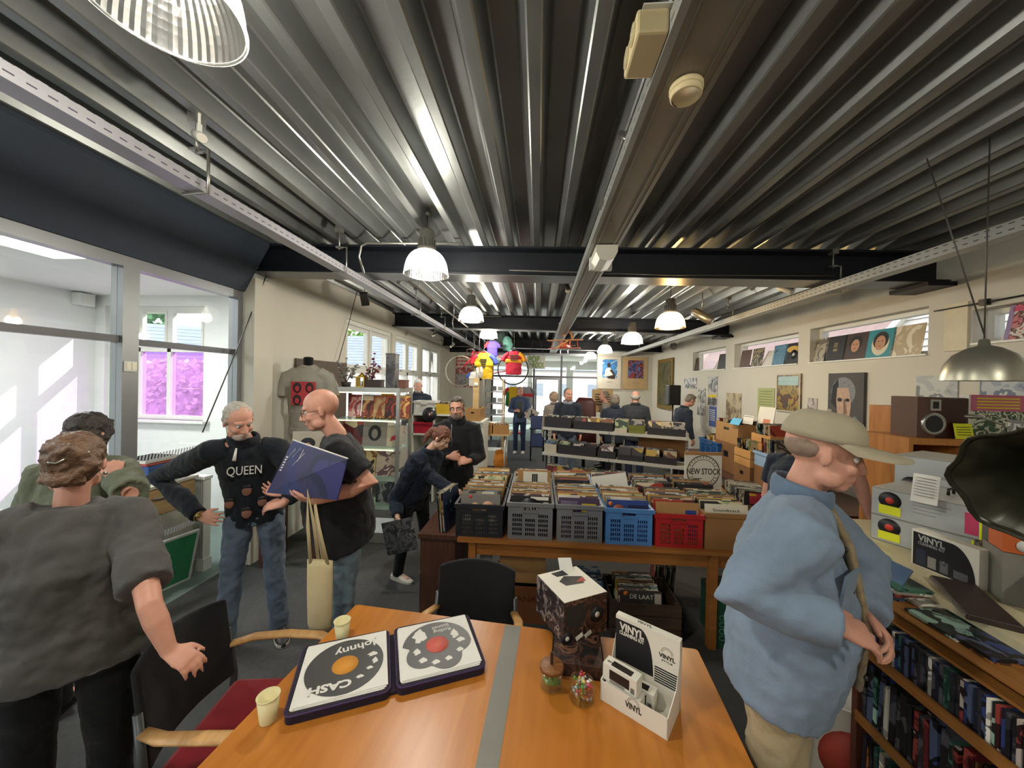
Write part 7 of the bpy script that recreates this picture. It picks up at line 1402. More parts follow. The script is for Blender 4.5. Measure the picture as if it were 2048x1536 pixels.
for i, (pal, lb) in enumerate(SETS):
    m = printed('set_%d' % i, pal, 7, rand=False)
    for x, z, s_, w_ in (((.33 + .155 * i) if i < 4 else .16, SHZ[0], .29, .15),):
        t = thing('boxed_record', lb + ' on the top shelf of the showcase', 'record', (va.x + x, 4.2 + .22, z + .001), rot=ori(R(0), R(-10))); MB().bx(-w_ / 2, w_ / 2, -.012, .012, 0, s_).build('box', m, t)
        if i == 1: shape(t, [(-.04, .03), (.05, .03), (.0, .14)], mat('print_rust', '#8e4a2e'), -.0125)
        if i == 0: patch(t, -.07, .07, .22, .28, mat('print_cream', '#d8cfb8'), y=-.012)
t = thing('boxed_record', 'large grey sleeve with dark portrait on the second shelf of the showcase', 'record', (va.x + .44, 4.2 + .2, SHZ[1] + .001), rot=ori(0, R(-8))); MB().bx(-.155, .155, -.004, .004, 0, .30).build('sleeve', GREYPR, t); shape(t, ell(0, .16, .085, .10), LINEP, -.005); shape(t, ell(0, .15, .04, .06), GREYPR, -.006)
t = thing('boxed_record', 'cream sleeve with red figure on the second shelf of the showcase', 'record', (va.x + .70, 4.2 + .2, SHZ[1] + .001), rot=ori(0, R(-8))); MB().bx(-.10, .10, -.004, .004, 0, .26).build('sleeve', mat('print_sand', '#b5ab98'), t); shape(t, [(-.06, .06), (.06, .10), (.05, .16), (-.04, .12)], mat('print_redsq', '#a8343a'), -.005)
for i, (x, z, k) in enumerate(((.16, SHZ[1], 2), (.30, SHZ[2], 0), (.60, SHZ[2], 7), (.25, SHZ[3], 3), (.62, SHZ[3], 6))): lp((va.x + x, 4.2 + .22, z + .002), 0, R(-8), k, ('dark sleeve at the left of the second showcase shelf', 'sleeve at the left of the third showcase shelf', 'sleeve at the right of the third showcase shelf', 'sleeve at the left of the lowest showcase shelf', 'sleeve at the right of the lowest showcase shelf')[i], 'sleeves in the showcase')
for i in range(7):
    x = .28 + .08 * i; q = MB(); q.ball((0, 0, .02), (.03, .022, .02), 10, 6); q.mi = 1; q.box((0, 0, .003), (.07, .05, .006)); tag(q.build('trinket', [mat('brass_trinket', '#9a6a3a', .4, .4), mat('dark_trinket', '#3a2a22', .5)], None, (va.x + x, 4.2 + .10, SHZ[0] + .002), rz=i), 'small bronze trinket before the boxed records, %s from the left' % ('first', 'second', 'third', 'fourth', 'fifth', 'sixth', 'seventh')[i], 'trinket', 'trinkets in the showcase')
t = thing('flyer_card', 'bright yellow flyer taped inside the showcase top', 'sign', (va.x + .56, 4.2 + .30, SHZ[0] + .30), 0); MB().bx(-.08, .08, -.002, .002, -.03, .07).build('card', mat('flyer_yellow', '#e0cf2a', .6), t)
# on top of the showcase
def twig_plant(p, label, leafm, n, h, r_, seed):
    rg = random.Random(seed); t = thing('decorative_plant', label, 'plant', p); MB().lathe([(.05, 0), (.06, .06), (.0, .06)], 14).build('pot', mat('dark_pot', '#3a3632', .6), t)
    for k in range(7):
        a = rg.uniform(0, 6.28); e = V((r_ * math.cos(a) * rg.uniform(.4, 1), r_ * math.sin(a) * rg.uniform(.4, 1), h * rg.uniform(.6, 1))); MB().tube([(0, 0, .05), e * .5 + V((0, 0, .04)), e], [.005, .004, .002], 5).build('twig', BARK, t)
        for j in range(n):
            f = rg.uniform(.45, 1.05); q = MB(); q.ball(e * f + V((rg.uniform(-.03, .03), rg.uniform(-.03, .03), rg.uniform(-.02, .03))), (.02, .016, .010), 6, 4); q.build('leaf', leafm, t)
twig_plant((PY(690, 760, 4.35).x, 4.38, VZ), 'silvery conifer-like plant on top of the showcase', mat('silver_leaf', '#8c8c86', .6), 8, .34, .13, 1); twig_plant((PY(740, 760, 4.35).x, 4.38, VZ), 'dark red berry branch on top of the showcase', mat('berry_leaf', '#7c3a4a', .6), 6, .42, .11, 2)
t = thing('lantern', 'small brass lantern on top of the showcase', 'lantern', (PY(722, 760, 4.3).x, 4.32, VZ)); bar_frame('y', -.05, .05, -.055, .055, 0, .13, .012).build('body', mat('brass', '#a98a3c'), t); MB().lathe([(.05, .13), (.02, .16), (.006, .18)], 12).build('roof', mat('brass', '#a98a3c'), t); MB().lathe([(.018, .012), (.018, .07), (.0, .075)], 10).build('candle', PAPER, t)
for px, w_, h_, m, lb in ((746, .20, .095, mat('print_umber', '#3a2a24'), 'low dark wooden box on top of the showcase'), (782, .12, .42, printed('photo_tower', ['#2a2a2c', '#3c3b3c', '#5c5a5a', '#232325'], 6, rand=False), 'tall dark photo box on top of the showcase'), (805, .09, .10, mat('print_rustbox', '#6a4236', .6), 'small reddish box at the right end of the showcase top')):
    t = thing('box', lb, 'box', (PY(px, 760, 4.3).x, 4.34, VZ + .001)); MB().bx(-w_ / 2, w_ / 2, -.06, .06, 0, h_).build('body', m, t, bevel=.003); MB().bx(-w_ / 2 - .004, w_ / 2 + .004, -.064, .064, h_ - .02, h_).build('lid', m, t)
# white shelves with boxes behind the showcase
sa = PY(822, 850, 5.7); t = thing('white_cube_shelf', 'white open shelf with crates between showcase and glasses man', 'shelf', (sa.x, 5.7, 0)); SW_ = PY(915, 850, 5.7).x - sa.x
for z in (.30, .78, 1.10, 1.42): MB().bx(0, SW_, 0, .40, z - .03, z).build('shelf', FRAMEW, t)
for x in (0, SW_ * .47, SW_ - .03): MB().bx(x, x + .03, 0, .40, 0, 1.42).build('side', FRAMEW, t)
MB().bx(0, SW_, .39, .40, 0, 1.42).build('back', FRAMEW, t)
crate((sa.x + .20, 5.88, 1.421), .34, .30, .20, mat('white_plastic', '#c9c9c4', .5), 'white perforated basket on the white shelf'); 
t = open_box((sa.x + .56, 5.88, 1.421), .32, .32, .16, mat('yellow_card', '#c9a52e', .7), 'yellow carton of singles on the white shelf'); 
for i in range(12): lp((sa.x + .44 + .02 * i, 5.88, 1.43), R(90), R(3), i, 'single standing in the yellow carton', 'singles in the yellow carton', 'single_sleeve', SGM)
for i in range(2):
    open_box((sa.x + .97, 6.05 + .305 * i, 1.30), .25, .30, .20, KRAFT, 'kraft box of singles right of the yellow carton, %s' % ('first', 'second', 'third')[i], holes=True)
    for k in range(8): lp((sa.x + .90 + .02 * k, 6.05 + .305 * i, 1.31), R(90), R(3), k + i, 'single in the %s kraft box right of the yellow carton' % ('first', 'second', 'third')[i], 'singles in kraft box %d' % i, 'single_sleeve', SGM)
t = thing('white_cabinet', 'white cabinet behind the glasses man carrying kraft boxes', 'cabinet', (sa.x + .80, 5.9, 0)); MB().bx(0, .36, -.03, .62, 1.27, 1.298).build('top', FRAMEW, t); MB().bx(.01, .35, 0, .60, 0, 1.27).build('body', FRAMEW, t); MB().bx(.35, .356, .02, .58, .05, 1.24).build('door', FRAMEW, t)
crate((sa.x + .20, 5.86, 1.101), .30, .30, .18, mat('cherry_plastic', '#b8243c', .45), 'cherry red crate inside the white shelf', slots=False)
for i in range(8): lp((sa.x + .09 + .03 * i, 5.86, 1.112), R(90), R(3), i + 3, 'single in the cherry red crate', 'singles in the cherry crate', 'single_sleeve', SGM)
open_box((sa.x + .58, 5.86, 1.101), .30, .30, .13, KRAFT, 'kraft box of sleeves inside the white shelf')
for i in range(7): lp((sa.x + .47 + .035 * i, 5.86, 1.105), R(90), R(3), i, 'single in the kraft box inside the white shelf', 'singles in the shelf kraft box', 'single_sleeve', SGM)
p = PY(859, 829, 5.55); t = thing('record', 'black single disc propped against the white shelf front', 'record', p); MB().lathe([(.0, 0), (.115, 0), (.115, .003), (.0, .003)], 36).build('disc', VINYL, t, rot=(R(84), 0, 0)); MB().lathe([(.0, 0), (.04, 0), (.04, .0045), (.0, .0045)], 24).build('label', mat('print_plumlabel', '#5c3a44', .6), t, rot=(R(84), 0, 0)); MB().lathe([(.0, 0), (.013, 0), (.013, .006), (.0, .006)], 12).build('spindle_hole', PAPER, t, rot=(R(84), 0, 0)); MB().tube([(0, .01, -.02), (0, .16, -.02)], .005, 6).build('hook', CHROME, t)
# folding table with cartons, glass case
p = PY(985, 864, 6.9); TZ = p.z; t = thing('folding_table', 'small pale folding table with bent metal legs left of the far aisle', 'table', (p.x, 6.9, 0)); pl = rounded([(-.36, -.30), (.36, -.30), (.36, .30), (-.36, .30)], .10); q = MB(); q.prism(pl, TZ - .03, TZ); q.build('tabletop', wood('pale_birch', '#b99a68', '#cbb080', .5, 2, 'X'), t)
for sx in (-.26, .26):
    for sy in (-.22, .22): MB().tube([(sx * 1.15, sy * 1.15, 0), (sx, sy, .25), (sx, sy, TZ - .03)], .016, 8).build('leg', CHROME, t)
fx = p.x
open_box((fx - .13, 6.78, TZ + .001), .30, .30, .17, KRAFT, 'kraft carton of sleeves on the folding table, left one'); open_box((fx + .18, 6.78, TZ + .001), .27, .30, .17, KRAFT, 'kraft carton of sleeves on the folding table, right one')
for i in range(8): lp((fx - .13, 6.68 + .028 * i, TZ + .012), 0, R(-8), 3 + i * 2, 'single in the left carton on the folding table', 'singles, left folding-table carton', 'single_sleeve', SGM); lp((fx + .18, 6.68 + .028 * i, TZ + .012), 0, R(-8), i * 3, 'single in the right carton on the folding table', 'singles, right folding-table carton', 'single_sleeve', SGM)
open_box((fx + .02, 6.85, .01), .42, .30, .30, mat('dark_carton', '#3c3a42', .7), 'dark carton with hand hole under the folding table', holes=True)
t = thing('orange_bag', 'orange and black bag under the folding table', 'bag', (fx + .16, 6.9, .33)); q = MB(); q.tube([(0, 0, .0), (0, 0, .15), (-.03, 0, .32)], [(.10, .14), (.10, .13), (.04, .07)], 14); fuse(q, 'sack', mat('orange_cloth', '#c0741e', .8), t, .015, 3, .03, .08)
p = PY(986, 800, 7.6); t = thing('glass_cabinet', 'small upright glass cabinet with silver goods before the back wall', 'showcase', (p.x, 7.6, 0)); wC = .42
for x in (-wC / 2, wC / 2):
    for y_ in (0, .36): MB().bx(x - .012, x + .012, y_ - .012, y_ + .012, 0, 2.02).build('post', wood('pale_birch', '#b99a68', '#cbb080') if x > 0 else VS, t)
for z in (.9, 1.25, 1.5, 1.75, 2.02): MB().bx(-wC / 2, wC / 2, 0, .36, z - .012, z).build('shelf', VS, t)
MB().bx(-wC / 2, wC / 2, 0, .36, 0, .5).build('base', FRAMEW, t); pane('y', -.012, -wC / 2 + .01, wC / 2 - .01, .9, 2.0, GLASS, t)
for i in range(12): tag(MB().box((0, 0, .06), (.09, .10, .12 - .02 * (i % 3))).build('audio_box', mat('audio_grey_%d' % (i % 3), ('#8c9294', '#5c6468', '#b9bcba')[i % 3], .4), None, (p.x - .13 + .13 * (i % 3), 7.76, (1.255, 1.505, 1.755, .905)[i // 3] + .0)), 'small %s box in the upright glass cabinet, %s shelf' % (('grey', 'dark', 'pale')[i % 3], ('second', 'third', 'top', 'lowest')[i // 3]), 'box', 'boxes in the upright cabinet')
# printed paper piles along the back left
for i, (px, py, lb) in enumerate(((990, 815, 'white boxed set on the shelf right of the glasses man'), (1010, 838, 'pile of pale sleeves by the far folding table'))):
    p = PY(px, py, 6.6); q = MB(); q.box((0, 0, 0), (.34, .3, .16)); t = tag(q.build('boxed_set', PAPER, None, p), lb, 'box') if i == 0 else None
    if t: t.location = (fx - .05, 7.08, TZ + .085)
# far aisle: garment rack, easel rack of records, red chairs
p = PY(1035, 765, 11.2); t = thing('garment_rack', 'clothes rack with coloured cycling jerseys before the glass front', 'clothes rack', (p.x, 11.2, 0)); MB().tube([(-.45, 0, 0), (-.45, 0, p.z), (.45, 0, p.z), (.45, 0, 0)], .014, 8).build('frame', CHROME, t)
for sx in (-.45, .45): MB().tube([(sx, -.25, .03), (sx, .25, .03)], .014, 8).build('foot', CHROME, t)
def jersey(p, rz, s, cols_, label, hanger=True, lean=0):
    t = thing('cycling_jersey', label, 'jersey', p, rz); q = MB()    # p = top centre, faces -y
    q.tube([(0, 0, -.66 * s), (0, 0, -.35 * s), (0, 0, -.12 * s), (0, 0, -.03 * s)], [(.05 * s, .21 * s), (.055 * s, .22 * s), (.05 * s, .22 * s), (.03 * s, .10 * s)], 20, up=(0, 1, 0)); fuse(q, 'body', mat('cloth_' + cols_[0][1:], cols_[0], .8), t, .014, 2, .02, .1)
    for sd in (-1, 1): q = MB(); q.tube([(sd * .14 * s, 0, -.09 * s), (sd * .24 * s, 0, -.17 * s), (sd * .30 * s, 0, -.30 * s)], [.055 * s, .06 * s, .062 * s], 12); fuse(q, 'sleeve', mat('cloth_' + cols_[1 if sd < 0 else min(3, len(cols_) - 1)][1:], cols_[1 if sd < 0 else min(3, len(cols_) - 1)], .8), t, .014, 2)
    if len(cols_) > 2: MB().box((0, 0, -.30 * s), (.455 * s, .118 * s, .12 * s)).build('chest_band', mat('cloth_' + cols_[2][1:], cols_[2], .8), t, bevel=.03)
    if hanger: MB().tube([(-.17 * s, 0, -.06 * s), (0, 0, .02 * s), (.17 * s, 0, -.06 * s)], .006, 6).build('hanger', CHROME, t); MB().tube([(0, 0, .02 * s), (0, 0, .07 * s), (.02, 0, .09 * s)], .004, 6).build('hook', CHROME, t)
    return t
t = jersey((p.x - .12, 11.16, p.z - .10), 0, 1.0, ['#c9a21e', '#b82a34'], 'yellow jersey with red and green sides on the rack'); MB().tube([(-.17, -.02, -.2), (-.19, -.02, -.62)], [(.05, .05), (.05, .06)], 10).build('green_panel', mat('cloth_green', '#2a7a3c', .8), t)
jersey((p.x + .28, 11.2, p.z - .10), 0, .95, ['#8c8c8e', '#5a5c66', '#b8303c', '#77787c'], 'grey jersey with red band on the rack')
p = PY(1075, 850, 9.2); t = thing('record_easel', 'dark folding easel rack of blue-backed sleeves right of the far man', 'rack', (p.x, 9.2, 0)); 
for sx in (-.16, .16): MB().tube([(sx, -.2, 0), (sx, .1, 1.25)], .016, 8).build('leg', BLK, t); MB().tube([(sx, .3, 0), (sx, .08, 1.2)], .016, 8).build('leg', BLK, t)
for z in (.35, .80): MB().bx(-.2, .2, -.14, .10, z - .02, z).build('ledge', BLK, t)
for k, z in ((0, .80), (1, .35)):
    for i in range(3): tag(MB().bx(-.157, .157, -.002, .002, 0, .315).build('record_sleeve', mat('sleeve_navy', '#27345e', .5), None, (p.x, 9.2 - .10 + .05 * i, z + .002), rot=ori(R(10), R(-14))), 'navy-backed sleeve on the %s ledge of the easel rack' % ('upper', 'lower')[k], 'record', 'sleeves on the easel rack')
for i, px in enumerate((1012, 1022)):
    p = PY(px, 872, 10.6); t = thing('red_stool', 'red-seated metal stool behind the far man, %s' % ('left', 'right')[i], 'stool', (p.x - .1 + .3 * i, 10.6, 0)); MB().lathe([(.17, .45), (.17, .49), (0, .495)], 18).build('seat', mat('stool_red', '#c8323a', .5), t)
    for a in range(4): MB().tube([(.17 * math.cos(a * 1.57 + .7), .17 * math.sin(a * 1.57 + .7), 0), (.12 * math.cos(a * 1.57 + .7), .12 * math.sin(a * 1.57 + .7), .45)], .012, 6).build('leg', CHROME, t)
# wall poster at the back left corner and tall brown photo strips
t = thing('wall_poster', 'red and grey music poster on the back wall left of the bicycle', 'poster', (PY(943, 750, YB).x, YB - .006, 0)); a0 = PY(912, 711, YB - .01); a1 = PY(948, 775, YB - .01); t.location = (0, YB - .008, 0); MB().bx(a0.x, a1.x, -.01, 0, a1.z, a0.z).build('sheet', printed('red_poster', ['#b0463c', '#c9655a', '#8a3a34', '#d8b0a4', '#a03830'], 3, rand=False), t); MB().bx(a0.x + .02, a1.x - .02, -.013, -.01, a1.z + .05, a1.z + .45).build('grey_block', printed('grey_block', ['#7c7a7a', '#a3a09c', '#5c5a5a'], 6, rand=False), t)
[MB().bx(a0.x + .05, a1.x - .06 * k, -.012, -.01, a0.z - .16 - .12 * k, a0.z - .09 - .12 * k).build('title_bar', mat('poster_cream', '#d8c0b0', .7), t) for k in range(3)]
# vase-like wooden column lamp
p = PY(908, 770, 6.3); t = thing('wooden_clock', 'slim pale wooden column standing on the kraft boxes', 'ornament', (sa.x + .97, 6.20, 1.304)); MB().bx(-.05, .05, -.04, .04, -.005, .72).build('column', wood('pale_birch', '#b99a68', '#cbb080'), t); MB().lathe([(.04, 0), (.04, .012), (0, .014)], 16).build('dial', PAPER, t, (0, -.04, .60), rot=(R(90), 0, 0))
MB().bx(-.06, .06, -.05, .05, -.005, .01).build('base_board', KRAFTD, t)
# posters on the back right wall
def board(px0, py0, px1, py1, label, cardm, art):
    a = PY(px0, py0, YB - .06); b = PY(px1, py1, YB - .06); t = thing('poster_board', label, 'poster', ((a.x + b.x) / 2, YB - .004, (a.z + b.z) / 2)); w = b.x - a.x; h = a.z - b.z; MB().bx(-w / 2, w / 2, -.05, -.0, -h / 2, h / 2).build('board', cardm, t)
    MB().bx(-w * .30, w * .34, -.052, -.05, -h * .16, h * .40).build('picture', art, t); MB().bx(-w * .12, w * .12, -.0515, -.05, -h * .30, -h * .285).build('caption', GREYPR, t); return t, w, h
t, w, h = board(1196, 712, 1241, 778, 'pale poster board of a white-clad saxophone player under blue sky', mat('board_cream', '#cfc4b4', .7), printed('sax_sky', ['#3a78b4', '#5a94c4', '#3a78b4', '#9ab8cc', '#c4b8b4'], 4, rand=False))
shape(t, [(-w * .2, -h * .10), (-w * .16, h * .10), (-w * .02, h * .16), (w * .12, h * .08), (w * .14, -h * .12)], PAPER, -.053, 'printed_shirt'); shape(t, ell(-w * .02, h * .22, w * .07, h * .07), mat('print_umber', '#3a2a24'), -.054, 'printed_head'); shape(t, [(w * .02, h * .06), (w * .2, -h * .08), (w * .24, -h * .02), (w * .1, h * .1)], mat('print_umber', '#3a2a24'), -.055, 'printed_sax'); shape(t, [(-w * .1, -h * .12), (w * .28, -h * .06), (w * .24, -h * .2), (-w * .06, -h * .18)], mat('print_umber', '#3a2a24'), -.0545, 'printed_legs')
t, w, h = board(1247, 714, 1294, 779, 'tan poster board of a dark coastal scene with a red figure', mat('board_tan', '#b99c70', .7), printed('coast_print', ['#2f3f78', '#3a2a44', '#5a6a9c', '#8a3a3a', '#241c30', '#9c8a94'], 5, rand=False))
# tan notice panel, dark guitar-like case, at the shelving
p = PY(1206, 802, 8.8); t = thing('information_stand', 'tan notice panel with printed lines behind the shelving', 'sign', (p.x, 8.9, p.z)); MB().bx(-.25, .25, -.01, .01, -.28, .28).build('panel', mat('board_tan', '#b99c70'), t); [MB().bx(-.18, .18, -.012, -.01, .14 - .06 * k, .165 - .06 * k).build('text_line', mat('print_umber', '#3a2a24'), t) for k in range(5)]; MB().tube([(0, .02, -.25), (0, .1, -p.z)], .02, 8).build('stand', BLK, t)
p = PY(1171, 805, 8.2); t = thing('leather_chair', 'maroon leather chair back behind the shelving', 'chair', (p.x, 8.3, 0), R(170)); q = MB(); q.tube([(0, 0, .45), (0, -.06, .9), (0, -.1, p.z - .02), (0, -.1, p.z + .1)], [(.07, .28), (.06, .27), (.05, .24), (.03, .15)], 18, up=(0, 1, 0)); q.build('backrest', mat('maroon_leather', '#4a1f22', .45), t); MB().box((0, .22, .42), (.5, .5, .14)).build('seat', mat('maroon_leather', '#4a1f22'), t, bevel=.04); MB().lathe([(.28, 0), (.05, .05), (.03, .36)], 16).build('pedestal', BLK, t, (0, .2, 0))
# ------------------------------------------------------------------ things hung from the ceiling
BY = 7.95; wl = PY(921, 742, BY); wr = PY(1026, 739, BY); RW = .335
bk = thing('racing_bicycle', 'red racing bicycle hanging from the ceiling', 'bicycle', (0, BY, 0)); REDF2 = mat('red_enamel', '#a8202a', .3)
for c, rm in ((wl, mat('pale_tyre', '#a8a494', .6)), (wr, mat('dark_tyre', '#2c2c2c', .6))):
    q = MB(); q.tube([(c.x + RW * math.cos(a), 0, c.z + RW * math.sin(a)) for a in [2 * math.pi * i / 48 for i in range(48)]], .014, 8, closed=True); w = q.build('wheel', rm, bk)
    q = MB()
    for i in range(20): a = 2 * math.pi * i / 20; q.tube([(c.x, (-.02 if i % 2 else .02), c.z), (c.x + RW * .97 * math.cos(a), 0, c.z + RW * .97 * math.sin(a))], .0015, 4)
    q.build('spokes', CHROME, w); MB().tube([(c.x, -.05, c.z), (c.x, .05, c.z)], .018, 8).build('hub', CHROME, w)
def fr(a, b, r_=.015): MB().tube([a, b], r_, 8).build('frame_tube', REDF2, bk)
sx = lambda f: wl.x + (wr.x - wl.x) * f
head_ = V((sx(.24), 0, wl.z + .42)); head2 = V((sx(.20), 0, wl.z + .30)); seat_ = V((sx(.68), 0, wl.z + .44)); bb = V((sx(.56), 0, wl.z - .06)); rear = V((wr.x, 0, wr.z)); front = V((wl.x, 0, wl.z))
for a, b in ((head_, seat_), (head2, bb), (seat_, bb)): fr(a, b)
for s_ in (-.04, .04): fr(rear + V((0, s_, 0)), seat_ + V((0, s_ * .3, -.03)), .009); fr(rear + V((0, s_, 0)), bb + V((0, s_ * .3, 0)), .009); fr(front + V((0, s_, 0)), head2 + V((0, s_ * .4, 0)), .011)
fr(head_ + V((.0, 0, .03)), head2, .018); MB().tube([head_ + V((0, -.2, .06)), head_ + V((0, .2, .06))], .012, 8).build('handlebar', CHROME, bk)
for s_ in (-.2, .2): MB().tube([head_ + V((0, s_, .06)), head_ + V((-.10, s_, .05)), head_ + V((-.12, s_, -.05)), head_ + V((-.04, s_, -.09))], .012, 8).build('drop_bar', mat('bar_tape', '#3a2a2a', .7), bk)
MB().tube([seat_, seat_ + V((.03, 0, .14))], .013, 8).build('seat_post', CHROME, bk); q = MB(); q.tube([seat_ + V((-.12, 0, .15)), seat_ + V((0, 0, .16)), seat_ + V((.13, 0, .165))], [(.02, .025), (.025, .05), (.025, .08)], 12, up=(0, 0, 1)); q.build('saddle', mat('saddle_leather', '#5a1a20', .5), bk)
q = MB(); q.tube([bb + V((.09 * math.cos(a), -.05, .09 * math.sin(a))) for a in [2 * math.pi * i / 24 for i in range(24)]], .008, 6, closed=True); q.tube([bb + V((0, -.05, 0)), bb + V((.12, -.07, -.11))], .009, 6); q.build('chainring', CHROME, bk)
for p in (head_, seat_): MB().tube([p, V((p.x, 0, zc(p.x)))], .004, 5).build('suspension_wire', WIRE, bk)
def hung(px, py, s, cols_, label, y, rz=0):
    p = PY(px, py, y); t = jersey(p, rz, s, cols_, label); MB().tube([(0, 0, .03), (0, 0, zc(p.x) - p.z)], .003, 5).build('wire', WIRE, t); return t
t = hung(968, 703, .92, ['#d0a71c', '#c02a3a', '#d0a71c', '#3a4aa0'], 'bright yellow jersey hung over the bicycle', 7.66); [MB().box((0, -.058, -.18 - .05 * k), (.14 - .02 * k, .01, .03)).build('print', INK, t) for k in range(4)]; MB().tube([(-.2, -.03, -.25), (-.05, -.04, -.62)], [(.012, .03)] * 2, 8).build('dark_stripe', INK, t)
t = hung(1028, 700, .80, ['#b01f36', '#b01f36', '#d08a1c'], 'crimson jersey with orange lettering band hung on the bicycle', 7.64); [MB().box((0, -.056, -.12 - .045 * k), (.20 - .03 * k, .012, .024)).build('print', mat('print_umber2', '#4a2e22'), t) for k in range(3)]
hung(948, 742, .5, ['#d8d4cc', '#3a5ab0', '#d8d4cc', '#d8d4cc'], 'small white and blue jersey low beside the yellow one', 7.6); hung(985, 680, .55, ['#4a3a9c', '#b82a34', '#4a3a9c'], 'violet jersey half hidden above the yellow one', 7.85)
q = MB(); p = PY(1014, 690, 8.15); q.tube([(0, 0, -.14), (.02, 0, 0), (0, 0, .13), (-.02, 0, .2)], [(.06, .10), (.07, .13), (.06, .10), (.02, .03)], 12); o = fuse(q, 'cycling_bag', mat('teal_orange_cloth', '#5a8a80', .7, var=.3, scale=5), None, .016, 3, .03, .08); o.location = p; tag(o, 'teal padded bag hung above the crimson jersey', 'bag'); MB().tube([(0, 0, .2), (0, 0, zc(0) + .1 - p.z)], .003, 5).build('string', WIRE, o)
q = MB(); p = PY(1002, 680, 8.3); q.tube([(0, 0, -.16), (.02, 0, 0), (0, 0, .15), (-.02, 0, .22)], [(.05, .10), (.06, .12), (.05, .09), (.02, .03)], 12); o = fuse(q, 'cycling_bag', mat('dark_green_cloth', '#2c3a34', .7, var=.3, scale=5), None, .016, 3, .03, .08); o.location = p; tag(o, 'dark green bag hung beside the teal one', 'bag'); MB().tube([(0, 0, .2), (0, 0, zc(0) + .1 - p.z)], .003, 5).build('string', WIRE, o)
t = thing('sports_shoe', 'white cycling shoes dangling left of the yellow jersey', 'shoe', PY(954, 745, 7.5))
for k in (0, 1): q = MB(); q.tube([(0, 0, -.12), (.01, 0, 0), (0, 0, .10)], [(.035, .03), (.045, .04), (.03, .028)], 10); fuse(q, 'shoe', PAPER, t, .01, 2).location = (.08 * k, 0, .02 * k)
MB().tube([(0.04, 0, .1), (.04, 0, zc(-1) - t.location.z)], .003, 5).build('string', WIRE, t)
# POP & ROCK sign
a = PY(1054, 711, 9.3); b = PY(1090, 738, 9.3); t = thing('pop_rock_sign', 'grey hanging sign hand-lettered POP & ROCK in green', 'sign', ((a.x + b.x) / 2, 9.3, (a.z + b.z) / 2)); w = b.x - a.x; h = a.z - b.z; MB().bx(-w / 2, w / 2, -.006, .006, -h / 2, h / 2).build('board', mat('sign_grey', '#d2d2ca', .7), t)
SG = mat('sign_green', '#6a9c12', .6); text('POP', .22, SG, t, (-w * .12, -.008, h * .20), (R(90), 0, R(-0)), width=w * .6, bold=.004); text('ROCK', .19, SG, t, (w * .12, -.008, -h * .24), (R(90), 0, 0), width=w * .66, bold=.004); text('&', .09, SG, t, (-w * .30, -.008, -h * .16), (R(90), 0, 0))
for s_ in (-.4, .4): MB().tube([(w * s_, 0, h / 2), (w * s_ * .2, 0, zc(0) - t.location.z)], .004, 5).build('hanging_wire', WIRE, t)
# biplane
p = PY(1132, 692, 7.7); OR = mat('orange_red_lacquer', '#c8502a', .4); t = thing('toy_biplane', 'orange-red wooden model biplane hanging from the ceiling', 'model plane', p, R(160)); q = MB(); q.tube([(0, .30, 0), (0, .24, 0), (0, .0, .01), (0, -.30, .03)], [.05, .065, .06, .02], 14); q.build('fuselage', OR, t)
for z, w_ in ((.11, .74), (-.06, .66)): MB().box((0, .10, z), (w_, .15, .014)).build('wing', mat('wing_wood', '#c88a4a', .5) if z > 0 else OR, t)
for x in (-.28, -.12, .12, .28): MB().tube([(x, .08, -.06), (x * .95, .12, .11)], .007, 6).build('strut', OR, t)
MB().box((0, -.28, .04), (.24, .08, .010)).build('tailplane', OR, t); MB().box((0, -.30, .10), (.010, .09, .12)).build('fin', OR, t); MB().box((0, .315, 0), (.30, .010, .03), rot=M.Rotation(R(30), 3, 'Y')).build('propeller', mat('wing_wood', '#c88a4a'), t)
for sx_ in (-.08, .08): MB().lathe([(.045, -.01), (.045, .01)], 16).build('wheel', BLK, t, (sx_, .16, -.13), rot=(0, R(90), 0)); MB().tube([(sx_, .16, -.13), (sx_ * .6, .12, -.03)], .006, 6).build('gear_leg', CHROME, t)
MB().tube([(0, .05, .11), (0, .05, zc(p.x) - p.z)], .003, 5).build('wire', WIRE, t)
p = PY(1133, 660, 7.35); t = thing('hanging_doll', 'small orange and pale string puppet hanging under the trunking', 'puppet', p); q = MB(); q.ball((0, 0, .12), .05, 12, 8); q.tube([(0, 0, .09), (0, 0, -.04)], [.04, .05], 10); q.tube([(0, 0, 0), (.10, 0, -.09), (.12, 0, -.16)], [.025, .022, .03], 8, round_ends=True); q.tube([(-.01, 0, -.03), (-.05, 0, -.12)], [.028, .024], 8, round_ends=True); fuse(q, 'figure', mat('doll_orange', '#b87a4a', .7, var=.3, scale=9), t, .01, 2); MB().tube([(0, 0, .16), (0, 0, zc(p.x) - p.z)], .003, 5).build('string', WIRE, t)
